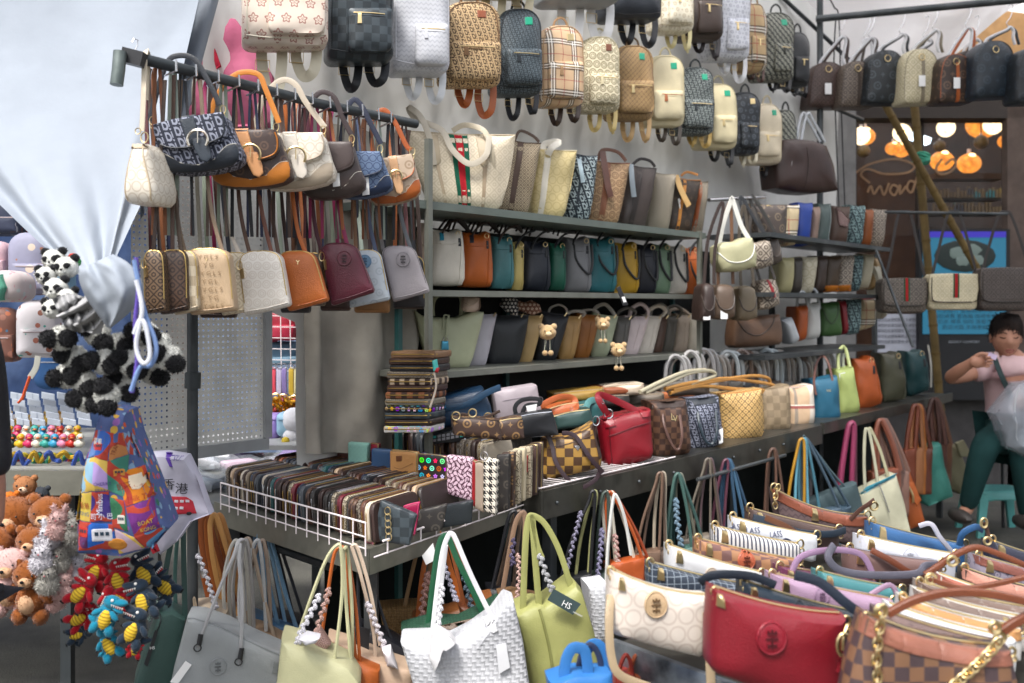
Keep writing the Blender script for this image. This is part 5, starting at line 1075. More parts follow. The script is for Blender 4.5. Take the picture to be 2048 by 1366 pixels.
b.strap('handle', [(866, 806, -.06), (880, 815, -.075), (930, 810, -.08), (975, 785, -.075), (1000, 775, -.05)], 13, lea('23435f', .28), th=.003)
b = Bag('handbag', 'dusty lavender bag leaning back with a dark eyelet', 'handbag', (985, 782, 1075, 768, 1090, 852, 996, 856), wd(1035, .34), 10, .07, 'handbags behind the front line of the counter')
b.body(rr(.06, .06, .06, .06), lea('a59aa0', .45), 'body', .15, .01); b.line('seam', [(.02, .3), (.98, .24)], .0016, lea('8a8088')); b.ring('eyelet', 1080, 800, 6, lea('4a4448'))
b = Bag('bag_strap', 'coiled black strap with white tag on the lavender bag', 'strap', lq(1030, 795, 1085, 840), wd(1055, .4), 8, .04)
b.strap('coil', [(1035, 838), (1030, 815), (1045, 800), (1075, 798), (1078, 808), (1052, 812), (1042, 838)], 9, BLACK); b.tagp('price_tag', [(1052, 812), (1074, 808), (1072, 822), (1056, 826)])
def slab(name, label, quad, d, m, yaw=10, T=.06, trim=None, top=True):
 b = Bag(name, label, 'handbag', quad, d, yaw, T, 'handbags behind the front line of the counter'); b.body([(0, .05), (.5, .0), (1, .04), (1.01, .5), (1, .97), (.5, 1), (0, .98), (-.01, .5)], m, 'body', .25, .01)
 b.line('zipper', [(.03, .1), (.5, .04), (.97, .09)], .002, trim or GOLD, lift=.2); return b
b = slab('handbag', 'brown flower print bag with gold clasps lying behind the calculator', (905, 832, 1000, 838, 1005, 882, 910, 872), wd(950, .5), MONO, trim=lea('2c201b'))
for x, y in ((912, 832), (945, 826)): b.ring('clasp', x, y, 8, GOLD)
b.strap('handle', [(905, 838), (925, 828), (960, 836), (1000, 822)], 6, lea('3a2a22'))
b = slab('handbag', 'small brown lettered pouch with gold ring right of the calculator', (985, 842, 1045, 832, 1050, 878, 990, 884), wd(1010, .5), MONO)
b.ring('clasp', 976, 834, 8, GOLD)
b = slab('handbag', 'black leather bag lying in front of the orange strapped one', (1000, 838, 1105, 818, 1120, 872, 1006, 880), wd(1060, .45), BLACK, trim=SILV)
b = slab('handbag', 'orange tan bag with broad riveted strap behind the chequered bag', (1095, 815, 1158, 800, 1165, 850, 1100, 855), wd(1130, .4), lea('b05a2e'), T=.08)
b.strap('handle', [(1058, 838, -.05), (1078, 815, -.06), (1115, 795, -.05), (1145, 796, -.03), (1152, 812, -.04), (1146, 826, -.05)], 12, lea('b05a2e'), th=.003)
for x, y in ((1066, 828), (1143, 818)): b.ring('rivet', x, y, 3, SILV, y=-.065)
b = slab('handbag', 'dark green soft bag between the orange and the pale teal straps', (1105, 830, 1180, 815, 1190, 850, 1110, 862), wd(1140, .42), lea('2a4442'), T=.07)
b = slab('handbag', 'teal bag with pale teal arched strap left of the red bag', (1150, 808, 1210, 800, 1212, 850, 1160, 856), wd(1185, .38), lea('2a5a5c'), T=.08)
b.strap('handle', [(1172, 860, -.05), (1170, 825, -.06), (1180, 802, -.05), (1205, 802, -.03)], 13, lea('5d9494'), th=.003)
TOPS = [((1105, 786, 1210, 776, 1212, 800, 1108, 806), '8f7030', 'mustard'), ((1190, 774, 1280, 770, 1282, 790, 1196, 794), '8a4a2c', 'orange brown'), ((1210, 772, 1290, 766, 1292, 790, 1215, 796), 'c9b9a5', 'cream lined'), ((1240, 778, 1310, 772, 1312, 800, 1245, 804), '3d3631', 'dark brown'),
  ((1160, 795, 1260, 788, 1262, 812, 1165, 818), '2b2826', 'black'), ((1250, 790, 1330, 786, 1332, 806, 1255, 812), '6f665c', 'grey brown'), ((1310, 784, 1390, 776, 1392, 798, 1312, 804), 'a8623c', 'copper brown'), ((1255, 804, 1310, 800, 1312, 822, 1258, 828), 'b3a690', 'beige'), ((1330, 770, 1420, 764, 1422, 790, 1335, 794), '544a44', 'brown grey')]
for i, (q, c, nm) in enumerate(TOPS):
 slab('handbag', nm + ' open topped bag lying in the second line behind the red bag', q, wd((q[0] + q[2]) / 2, .3 + .02 * (i % 3)), lea(c), T=.12, trim=lea('8a7a66'))
hb = random.Random(5)
for i, (x, y, w_, h_, c) in enumerate([(1352, 712, 44, 56, 'a9a7a6'), (1382, 704, 40, 60, 'b2b0af'), (1408, 700, 44, 66, 'a8a7a8'), (1432, 712, 40, 56, '9a958f'), (1456, 704, 46, 62, 'b4bcc0'), (1484, 702, 42, 60, '7d6a60'), (1508, 706, 42, 62, 'a9a6a4'), (1534, 700, 44, 64, 'b8c2c6'), (1560, 704, 40, 62, '8f8984'), (1584, 708, 40, 60, 'b0b3b4'), (1606, 704, 36, 60, 'a39d98'), (1640, 702, 44, 62, 'b4b5b6'), (1600, 716, 44, 66, '7f6c62'), (1500, 720, 46, 60, 'b7babc')]):
 d_ = wd(x, .3); b = Bag('handbag', ('flat grey', 'slate', 'pale', 'umber', 'dove grey', 'brown', 'stone', 'bluish', 'taupe', 'silver', 'sandy', 'whitish', 'cocoa', 'smoky')[i] + ' handbag behind the front line with plastic wrapped upright handles', 'handbag', lq(x - w_ * .7, y + h_ - 4, x + w_ * .7, y + h_ + 40), d_, 14, .08, 'bags with wrapped handles behind the counter line')
 b.body(rr(.04, .1, .04, .06), lea(('6a6660', '4a4c52', '8d8880', '54463c')[i % 4]), 'body', .2, .008)
 for k in (0, 1):
  o = k * 9; yy = -.03 + k * .06
  b.strap('handle', [(x - w_ * .5 + o, y + h_ + 4, yy), (x - w_ * .44 + o, y + h_ * .35, yy), (x - w_ * .15 + o, y + k * 3, yy), (x + w_ * .2 + o, y + 4, yy), (x + w_ * .42 + o, y + h_ * .4, yy), (x + w_ * .46 + o, y + h_ + 4, yy)], 9, mat('glass', c, rough=.12, bump=1.0, nscale=70, alpha=.8, var=.2, cc=.6), tube=True, sm=8)
for i, pts in enumerate([[(1330, 778), (1380, 766), (1450, 757), (1500, 762), (1545, 770), (1550, 782), (1500, 786)], [(1340, 786), (1400, 772), (1470, 778), (1520, 780), (1548, 786)], [(1345, 780), (1420, 764), (1500, 752), (1535, 756), (1540, 768)], [(1290, 786), (1330, 768), (1380, 746), (1420, 742), (1428, 752), (1380, 768)], [(1280, 784), (1320, 764), (1370, 744), (1410, 740)]]):
 mb = MB(); mb.sweep(spline([P(x, y, wd(x, .42)) for x, y in pts], 6), .0075, n=8)
 tag(mb.build('rope', lea('b98440' if i < 3 else 'b3ab92', .35)), ('honey tan round handle looped over the lattice bag', 'honey tan round handle lying lowest on the lattice bag', 'amber round handle reaching over the taupe check bag', 'ivory grey round handle bent over the second line', 'ivory grey round handle lying highest in the second line')[i], 'rope', 'round handles lying across the counter bags')
# == THE WALLET TABLE
C0 = P(735, 1100, 2.245); L0 = P(428, 1004, 2.79); R0 = P(1078, 984, 2.94); C0.z = L0.z = R0.z = ZT
AV, BV = L0 - C0, R0 - C0
def TT(a, b, z=0): v = C0 + AV * a + BV * b; return Vector((v.x, v.y, ZT + z))
tt = root('wallet_table', 'galvanised steel table with wire edge covered in rows of wallets', 'table', Vector((C0.x, C0.y, 0)))
def tpoly(name, pts, z0, z1, m):
 q = [Vector((p.x, p.y, z0)) - tt.location for p in pts] + [Vector((p.x, p.y, z1)) - tt.location for p in pts]; n = len(pts)
 return link(name, fixn(mesh(name, q, [tuple(range(n)), tuple(range(n, 2 * n))] + [(i, (i + 1) % n, n + (i + 1) % n, n + i) for i in range(n)], False)), m, tt)
GV = mat('metal', '8b8a80', '6f6e66', rough=.42, metal=.65, bump=.12, nscale=25)
tpoly('table_top', [TT(.01, .01), TT(.99, .01), TT(.99, 1.0), TT(.01, 1.0)], ZT - .02, ZT - .002, GV)
e = .012
tpoly('front_edge', [TT(0, 0), TT(1, 0), TT(1, .008), TT(0, .008)], ZT - .058, ZT + .002, GV)
tpoly('side_edge', [TT(-.002, .009), TT(-.002, 1), TT(.008, 1), TT(.008, .009)], ZT - .058, ZT + .001, GV)
for a, b_ in ((.05, .06), (.93, .06), (.05, .93), (.93, .93)):
 c = TT(a, b_); mb = MB(); mb.box(Vector((c.x, c.y, (ZT - .06) / 2)) - tt.location, (.03, .03, ZT - .06)); mb.build('leg', DARKM, tt, smooth=False)
mb = MB(); a, b_ = TT(.95, .1, -.1), TT(.32, .1, -.1); mb.sweep([a - tt.location, b_ - tt.location], .014, n=8); mb.build('brace', DARKM, tt)
wr = root('wire_edge', 'white wire grid fence clipped along two edges of the wallet table', 'wire fence', C0)
def wire(name, pts, r=.0022): mb = MB(); mb.sweep([p - wr.location for p in pts], r, n=6); mb.build(name, WIREW, wr)
for z in (.004, .03, .062): wire('rail_wire', [TT(-.0, -.008, z), TT(.93, -.008, z)], .0017 if z < .05 else .0023)
for i in range(15): a = -.0 + .93 * i / 14; wire('upright_wire', [TT(a, -.009, -.012), TT(a, -.009, .062)], .0017)
wire('rail_wire', [TT(-.012, .06, .012), TT(-.012, .98, .012)], .0028); wire('rail_wire', [TT(-.012, .02, -.018), TT(-.012, .98, -.018)], .002)
for i in range(12): b_ = .08 + .9 * i / 11; wire('upright_wire', [TT(-.013, b_, -.02), TT(-.013, b_, .012)])
def wmesh(l, h, t, rnd=.2):
 pts = [(l * (u - .5), h * (1 - v)) for u, v in rr(.1, .22, .1, .1, 3)]
 o = []
 vs, fs = puff(pts, t, .15, 0, 0, prof=[(1, -.5), (.97, -1), (.6, -1.1)])
 return vs, fs
wvs, wfs = wmesh(.19, .1, .019);
WCOL = [('3b2a26', 14), ('2b2422', 8), ('5a3a2e', 6), ('1d1e24', 6), ('6d2430', 3), ('1e2a40', 4), ('8a7a66', 3), ('b59b80', 3), ('4a4f55', 3), ('2e5a5c', 1), ('c9bca8', 2), ('9a5a3a', 2)]
WP = [MONO, MONOD, DAMB, GGD, mat('gg', 'b1a58e', '5f5344', .02, rough=.5)]
pool = [c for c, n in WCOL for _ in range(n)]
wm = {}
def wallet_mesh(size, m):
 k = (size, m.name)
 if k not in wm:
  vs, fs = wmesh(*size); me = fixn(mesh('wallet', vs, fs)); me.materials.append(m); wm[k] = me
 return wm[k]
zm = {}
def zip_mesh(size, m):
 k = (size, m.name)
 if k not in zm:
  l, h, t = size; mb = MB(); mb.sweep([Vector((l * x, 0, h * z)) for x, z in ((-.5, .1), (-.502, .7), (-.46, .93), (-.35, 1.002), (.35, 1.002), (.46, .93), (.502, .7), (.5, .1))], t * .16, t * .1, n=5); me = mesh('zipper', mb.v, mb.f); me.materials.append(m); zm[k] = me
 return zm[k]
AN = AV.normalized(); yawB = math.atan2(BV.y, BV.x)
rw = random.Random(21)
ZM = [mat('metal', 'b09050', rough=.35, metal=.9, bump=0, var=0), lea('2b211f'), SILV]
CN = {'3b2a26': 'dark brown', '2b2422': 'near black brown', '5a3a2e': 'chestnut', '1d1e24': 'black', '6d2430': 'dark red', '1e2a40': 'navy', '8a7a66': 'taupe', 'b59b80': 'sand', '4a4f55': 'slate', '2e5a5c': 'teal', 'c9bca8': 'ivory', '9a5a3a': 'copper'}
def row(n, a0, a1, b_, size, lean, grp, lbl, zips=True, z=.002, jit=.1, patp=.3):
 for i in range(n):
  a = a0 + (a1 - a0) * i / (n - 1); c = rw.choice(pool); m = lea(c, .4)
  if rw.random() < patp: m = rw.choice(WP); c = None
  o = link('wallet', wallet_mesh(size, m)); o.location = TT(a, b_ + rw.uniform(-.012, .012), z);
  o.rotation_euler = (lean + rw.uniform(-.08, .08), 0, yawB + rw.uniform(-.05, .05))
  tag(o, ((CN[c] + ' leather') if c else 'brown printed') + ' wallet ' + lbl + (', near the corner end', ', right of the middle', ', left of the middle', ', near the left end')[min(3, i * 4 // n)], 'wallet', grp)
  if zips: z_ = link('zipper', zip_mesh(size, rw.choice(ZM)), None, o)
row(44, .03, .97, .165, (.19, .092, .0125), -.06, 'wallets standing in the front row behind the wire grid', 'on edge behind the wire grid')
row(38, .02, .95, .40, (.17, .10, .013), -.28, 'wallets leaning in the middle row of the table', 'leaning in the middle row', patp=.15)
row(30, .5, .98, .60, (.13, .075, .012), -.2, 'small wallets in the far left rows of the table', 'in the far left rows', patp=.5)
row(22, .05, .62, .80, (.15, .165, .018), -.08, 'tall wallets behind the upright display row', 'behind the display row', patp=.4)
row(22, .08, .7, .98, (.15, .165, .018), -.08, 'tall wallets in the rearmost row of the table', 'in the rearmost row', patp=.4)
def up(quad, d, m, label, T=.02, yaw=-22, zc=None, extra=None):
 b = Bag('wallet', label, 'wallet', quad, d, yaw, T, 'upright wallets displayed in the middle of the table'); b.body(rr(.08, .06, .04, .03), m, 'body', .1, .001)
 if zc: b.line('zipper', [(.98, .95), (.98, .12), (.93, .03), (.5, .01), (.05, .03)], .002, zc, lift=-.3)
 return b
b = up((657, 890, 700, 892, 700, 944, 655, 938), 2.98, lea('4f2417', .35), 'glossy mahogany wallet with small gold script', zc=None); b.text('lettering', 'Forever', 674, 903, 4, GOLD)
b = up((695, 884, 736, 887, 732, 952, 696, 942), 2.88, mat('lattice', '6f9a92', '5c877f', .014, rough=.4, bump=.8), 'mint quilted wallet beside the mahogany one')
b = up((738, 886, 756, 888, 754, 950, 737, 945), 2.9, lea('6d1a28', .35), 'crimson wallet slice right of the mint one', zc=GOLD)
b = up((742, 897, 782, 900, 782, 968, 742, 956), 2.8, lea('1c3a5c', .5), 'plain royal blue wallet in the display row')
b = up((779, 900, 834, 904, 832, 970, 780, 962), 2.72, lea('b9854e', .42), 'honey coloured wallet with printed map and elephant', zc=GOLD); b.deco('printed_patch', [(792, 912), (804, 911), (804, 922), (793, 923)], lea('6a3d1c'), .001, px=True); b.line('printed_line', [(788, 934), (800, 938), (815, 932), (826, 926)], .0008, lea('8a5c30'), px=True)
b = up((835, 906, 893, 912, 892, 990, 836, 976), 2.62, mat('multi', '241c1e', k=.02, rough=.4), 'black zip wallet with bright multicolour flower print', zc=mat('metal', '9a8a70', rough=.35, metal=.9, bump=0, var=0))
b = up((892, 910, 944, 916, 943, 1004, 893, 988), 2.56, mat('paisley', 'd0b3c2', '4c2238', .016, rough=.5), 'pink and plum wallet printed with repeated letters');
for i in range(4):
 for j in range(5): b.text('letter', 'R', 900 + i * 12 + (j % 2) * 4, 924 + j * 15 + i * 2, 7, lea('4c2238'))
b = up((938, 918, 952, 922, 950, 1015, 940, 1010), 2.55, lea('8c1c22', .3), 'thin scarlet wallet edge', zc=GOLD)
b = up((950, 922, 968, 924, 966, 1026, 950, 1018), 2.54, lea('a08f80'), 'beige wallet slice with gold pull', zc=GOLD)
b = up((966, 914, 994, 920, 990, 1032, 966, 1022), 2.5, mat('hound', 'd8d0c2', '1c1a1c', .009, rough=.6), 'black and cream houndstooth wallet with ring clasp'); b.ring('clasp', 968, 912, 8, mat('metal', 'd9d4d0', rough=.3, metal=1, bump=0, var=0))
for i, (x0, c, lb) in enumerate(((992, MONOD, 'dark brown flower print wallet right of the houndstooth one'), (1002, MONO, 'brown flower print wallet, second right of the houndstooth one'), (1014, mat('hex', 'b3a890', '5a4c3e', .02, rough=.5), 'grey beige ring print wallet near the table corner'), (1024, lea('bdb094'), 'plain ivory wallet near the table corner'), (1036, mat('hex', 'b0a48c', '6a5b4a', .022, rough=.5), 'ring print wallet with red tab'), (1048, lea('4a3834'), 'brown rounded wallet, second last in the display row'), (1058, lea('4a3834'), 'brown rounded wallet at the end of the display row'))):
 b = up((x0, 910 - i * 4, x0 + 26, 908 - i * 4, x0 + 24, 1020 - i * 6, x0, 1026 - i * 6), 2.62 + i * .035, c, lb, zc=GOLD if i > 4 else None, T=.018)
 if i == 4: b.deco('red_tab', [(1051, 912), (1056, 910), (1056, 944), (1051, 946)], lea('a0242c'), .002, px=True)
b = up((760, 1000, 832, 1030, 818, 1092, 745, 1082), 2.3, DAMG, 'black chequered pouch with gold chain clip at the table corner', yaw=-10);
for i in range(5): b.ring('chain_link', 775 + i * .6, 1022 + i * 13, 6, GOLD, ell=1.3, y=-.02)
b = up((806, 1012, 838, 1004, 828, 1072, 800, 1080), 2.36, lea('8c1540', .32), 'shocking pink zip wallet at the table corner', yaw=-10, zc=lea('c03a68'))
b = up((730, 1035, 752, 1025, 748, 1092, 728, 1085), 2.31, lea('8a5058', .4), 'dusty rose wallet with gold pull at the table corner', zc=GOLD)
b = up((836, 1022, 895, 1008, 885, 1060, 832, 1070), 2.42, MONOD, 'dark flower print wallet lying at the right of the pink one', yaw=6)
b = up((888, 1012, 948, 1000, 944, 1046, 880, 1058), 2.5, lea('23282c', .35), 'black folded wallet near the right table edge', yaw=10)
b = Bag('wallet', 'black chequered wallet leaning at the back of the wallet table', 'wallet', (640, 848, 690, 868, 672, 918, 622, 908), 3.1, -8, .025); b.body(rr(.05, .05, .05, .05), DAMG, 'body', .1); b.line('fold', [(.0, .55), (1, .55)], .0015, BLACK)
b = Bag('wallet', 'grey blue wallet leaning behind the black chequered one', 'wallet', (682, 853, 712, 868, 704, 895, 676, 890), 3.2, -8, .03); b.body(rr(.05, .05, .05, .05), lea('4f6a74'), 'body', .1); b.line('fold', [(.0, .55), (1, .55)], .0015, BLACK)
b = Bag('round_box', 'brown round cardboard box beside the leaning chequered wallet', 'box', lq(606, 870, 634, 918), 3.15, -10, .1); b.body(rr(.45, .4, .45, .4), lea('8a6a48', .7), 'body', .1); b.line('rim', [(.1, .2), (0, .5), (.1, .8)], .003, lea('6a4e34'))
b = Bag('wallet', 'brown flower print rounded wallet at the left rear of the table', 'wallet', (573, 920, 622, 922, 624, 945, 575, 944), 3.0, -14, .05); b.body(rr(.15, .3, .05, .05), MONO, 'body', .1); b.line('zipper', [(.05, .5), (.1, .1), (.5, .0), (.9, .1), (.97, .6)], .002, GOLD)
for i, (x, c) in enumerate(((625, 'c9a46a'), (636, '7a4a3a'), (645, 'c9b9a0'))):
 b = Bag('wallet', ('mustard', 'russet', 'cream')[i] + ' wallet slice right of the rounded flower print one', 'wallet', lq(x, 916, x + 10, 945), 3.02, -14, .1); b.body(rr(.3, .2, .1, .05), lea(c), 'body', .1)
for i in range(4):
 b = Bag('wallet', ('topmost', 'second', 'third', 'lowest')[i] + ' brick brown folded wallet in the slanting pile at the left rear', 'wallet', (504 + i * 9, 930 + i * 6, 556 + i * 8, 922 + i * 7, 560 + i * 8, 940 + i * 5, 508 + i * 9, 950 + i * 4), 2.98 - i * .03, 8, .03); b.body(rr(.04, .2, .04, .2), lea('54291f', .4), 'body', .2); b.line('fold', [(.02, .15), (.98, .15)], .001, lea('3a1a14'))
b = Bag('calculator', 'black desk calculator with grey and turquoise keys lying on the wallets', 'calculator', (858, 868, 948, 852, 952, 880, 862, 890), 2.86, 0, .05)
b.body([(0, .2), (.75, 0), (.98, -.35), (1.02, -.2), (.96, .6), (.8, 1), (.05, 1.0)], mat('plastic', '17181c', rough=.4), 'casing', 0, 0)
for i in range(8):
 for j in range(2): x, y = 866 + i * 9, 872 - i * 1.6 + j * 7; b.deco('key', [(x, y), (x + 6.5, y - 1), (x + 6.5, y + 4), (x, y + 5)], mat('plastic', '2d9a94' if (i + j) % 7 == 0 else '8a8a90', rough=.5, bump=0), .002, px=True)
b.deco('display', [(934, 858), (948, 850), (950, 862), (937, 868)], mat('plastic', '5a6a5c', rough=.2, bump=0), .001, px=True)
SK = [('7a5c42', 'tan', None), ('3a2822', 'brown', None), ('1d1c20', 'black', None), ('8a7c68', 'ring print', GGD), ('b59b80', 'beige and brown banded', mat('quarter', 'b09c84', '33211c', .016, rough=.5)), ('3a241e', 'dark chestnut', None), ('7a4a2e', 'rust and brown banded', mat('quarter', '8a5636', '3a241e', .018, rough=.5)), ('8a8478', 'grey lattice', mat('gg', '8f887a', '4f473c', .014, rough=.5)), ('1d1c20', 'black with coloured flowers', mat('multi', '1a181c', k=.018, rough=.4)), ('202024', 'black chequered', DAMG), ('33241f', 'umber', None), ('d8d4d0', 'white with coloured flowers', mat('multi', 'c4c0bc', k=.02, rough=.3))]
zz = H - (862 - 610) / F * 2.72
for i, (c, nm, m) in enumerate(SK[::-1]):
 k = 11 - i; y1 = 866 - i * 13.6; x0 = 766 + (2 if i > 6 else 0) + R.uniform(-3, 3) + max(0, (i - 5)) * 1.6
 b = Bag('wallet', nm + (' wallet, topmost of the tall pile by the shelf post' if i == 11 else ' wallet, undermost of the tall pile by the shelf post' if i == 0 else ' wallet in the tall pile by the shelf post'), 'wallet', lq(x0, y1 - 14, x0 + 94, y1), 2.76, -24, .1, 'wallets piled by the shelf post'); b.body(rr(.03, .35, .03, .35), m or lea(c, .35), 'body', .05, .001)
 b.line('zipper', [(.02, .45), (.5, .45), (.99, .45)], .0016, ZM[0], lift=.3)
b = Bag('key_charm', 'turquoise and red charm with white tassel hanging off the wallet pile', 'charm', lq(862, 722, 880, 800), 2.62, 0, .01); b.body([(864, 722), (874, 718), (877, 738), (867, 744)], mat('plastic', '3fa9a4', rough=.3), 'medal', .3, 0, px=True); b.body([(872, 732), (879, 736), (876, 746), (869, 744)], mat('plastic', 'a01f28', rough=.3), 'bead', .3, 0, px=True, main=False); b.strap('tassel', [(868, 744), (872, 775), (860, 815)], 4, lea('a89c90'))
# == FAR SHELVES AND THE SMALL HANGING RACK
fs_ = root('shelving_unit', 'dark three tier shelving unit in the far corner packed with small bags', 'shelving unit', W(wt(1560, .4), .4, 0))
def fbox(p0, p1, s0, s1, z0, z1, nm, m=DARKM): cbox(wt(p0, s1), wt(p1, s1), s0, s1, z0, z1, nm, m, fs_)
for a, b_, z in ((1540, 1782, 1.562), (1540, 1765, 1.305), (1530, 1770, 1.035)): fbox(a, b_, .12, .42, z - .02, z, 'shelf_board')
for a, s in ((1545, .13), (1750, .13)): fbox(a, a + 5, s - .02, s, 0, 1.56, 'post')
poles('diagonal_brace', 'thin grey steel brace slanting down from the far shelves', [(P(1752, 500, 5.2), P(1826, 694, 5.0), .007, 'bar')], DARKM)
hr = poles('hanging_rack', 'small steel rack with hooks near the middle of the stall', [(P(1418, 400, wd(1418, .3)), P(1530, 394, wd(1530, .3)), .008, 'rail')], SILV)
OBT, PL2, GG2 = mat('obl', '22343a', '7f9a9a', .035, rough=.6), mat('plaid', 'c0ae8c', k=.03, rough=.6), mat('gg', 'a3988a', '564a40', .05, rough=.55)
FB_ = 'small bags packed on the far shelves'
for q, m, lb, st in (((1500, 405, 1577, 408, 1572, 490, 1512, 488), mat('mono', '453c38', '6e6050', .05, rough=.5), 'dark brown flower print tote with gold eyelet, upper far shelf', 0), ((1574, 408, 1600, 408, 1593, 491, 1568, 490), PL2, 'cream plaid tote slice, upper far shelf', 0), ((1596, 403, 1628, 404, 1618, 492, 1588, 492), lea('1c3a8a'), 'royal blue tote, upper far shelf', 0), ((1624, 412, 1640, 412, 1634, 491, 1618, 491), lea('8a7468'), 'dusty taupe tote slice, upper far shelf', 0),
 ((1636, 405, 1664, 406, 1658, 490, 1630, 491), lea('4c5a58'), 'grey green tote with pale edges, upper far shelf', 2), ((1664, 410, 1702, 412, 1694, 491, 1658, 491), lea('4e3a30'), 'brown tote with knotted scarf, upper far shelf', 3), ((1700, 408, 1732, 410, 1724, 492, 1696, 492), OBT, 'dark blue weave tote, upper far shelf', 0), ((1728, 416, 1748, 418, 1742, 493, 1722, 493), lea('8a4a1e'), 'orange brown tote slice, upper far shelf', 0), ((1744, 416, 1776, 418, 1766, 495, 1740, 494), GG2, 'beige lattice tote, last on the upper far shelf', 0),
 ((1560, 513, 1590, 514, 1584, 588, 1556, 588), lea('a39c74'), 'gold cream tote, middle far shelf', 0), ((1584, 514, 1606, 514, 1602, 587, 1580, 588), lea('3c3630'), 'dark tote slice, middle far shelf', 0), ((1602, 512, 1636, 513, 1628, 586, 1600, 587), mat('hex', 'bdb6a0', 'a89f86', .04, rough=.5), 'cream ring print tote, middle far shelf', 0), ((1632, 510, 1656, 511, 1650, 585, 1626, 586), lea('3a2c24'), 'deep brown tote, middle far shelf', 0),
 ((1652, 510, 1684, 511, 1676, 584, 1646, 585), lea('40301f'), 'brown tote with amber base, middle far shelf', 1), ((1680, 509, 1710, 510, 1702, 583, 1672, 584), GG2, 'tan tote with orange base, middle far shelf', 1), ((1706, 509, 1728, 510, 1720, 582, 1698, 583), OBT, 'dark green weave tote, middle far shelf', 0), ((1726, 506, 1750, 508, 1740, 576, 1716, 580), lea('b0a890'), 'pale cream tote, middle far shelf', 0), ((1748, 514, 1764, 516, 1758, 578, 1738, 580), lea('8a7048'), 'tan tote slice, last on the middle far shelf', 0),
 ((1592, 612, 1616, 610, 1614, 680, 1592, 684), lea('a04c1c'), 'small orange pouch bag, lower far shelf', 4), ((1614, 606, 1640, 606, 1642, 676, 1612, 680), lea('c0c0bc'), 'small white bag with wrapped handles, lower far shelf', 4), ((1642, 604, 1680, 603, 1686, 672, 1642, 674), lea('38582c'), 'moss green bag with gold clasp, lower far shelf', 5), ((1678, 602, 1692, 601, 1696, 668, 1684, 670), lea('7a1620'), 'slim dark red bag, lower far shelf', 0), ((1692, 598, 1724, 597, 1720, 668, 1690, 670), OBT, 'grey green weave bag, lower far shelf', 0), ((1722, 594, 1754, 592, 1752, 652, 1716, 664), PL2, 'black and cream plaid bag with red top, lower far shelf', 6),
 ((1564, 640, 1584, 634, 1602, 680, 1584, 690), lea('b8bcc0'), 'pale grey bag with beige edge leaning on the orange pouch', 0), ((1472, 632, 1562, 628, 1568, 690, 1466, 698), lea('5e4636'), 'wide saddle brown bag under the hanging bags', 5), ((1748, 530, 1760, 530, 1776, 634, 1762, 640), lea('a8a494'), 'pale upright board bag leaning at the end of the far shelves', 0)):
 b = tote(q, wd((q[0] + q[2]) / 2, .33), m, lb, yaw=16, T=.09, group=FB_, name='handbag', cat='handbag', wrk=.006)
 if st == 1: b.deco('base_panel', [(0, .82), (1, .82), (.98, .99), (.02, .99)], lea('c0701c'), .002)
 if st == 2: b.deco('edge', [(.85, .03), (1, .02), (1, .97), (.85, .98)], lea('a9b0b0'), .002)
 if st == 3: b.body([(.3, .05), (.7, .2), (1.05, .35), (.9, .55), (.5, .5)], mat('paisley', '5a2c30', 'b0a098', .012, rough=.7), 'scarf', .5, .02, main=False, T=.03, y=-.06)
 if st == 4: x, y = b.uv(.5, 0); b.strap('handle', [(x - 10, y + 4), (x - 8, y - 20), (x, y - 28), (x + 8, y - 16), (x + 12, y + 12)], 6, clear('b0b4b8', .8), tube=True)
 if st == 5: b.line('flap_edge', [(.02, .1), (.2, .5), (.45, .62), (.7, .4), (.85, .05)], .003, lea('2c3a22' if q[0] > 1600 else '3a2a20')); b.ring('clasp', *b.uv(.62, .14), 4, GOLD)
 if st == 6: b.deco('top_band', [(0, .02), (1, .02), (1, .08), (0, .08)], lea('a02028'), .002)
 if q[0] == 1500: b.ring('eyelet', 1537, 416, 5, GOLD, th=.004)
HG = 'small bags hanging on the middle rack'
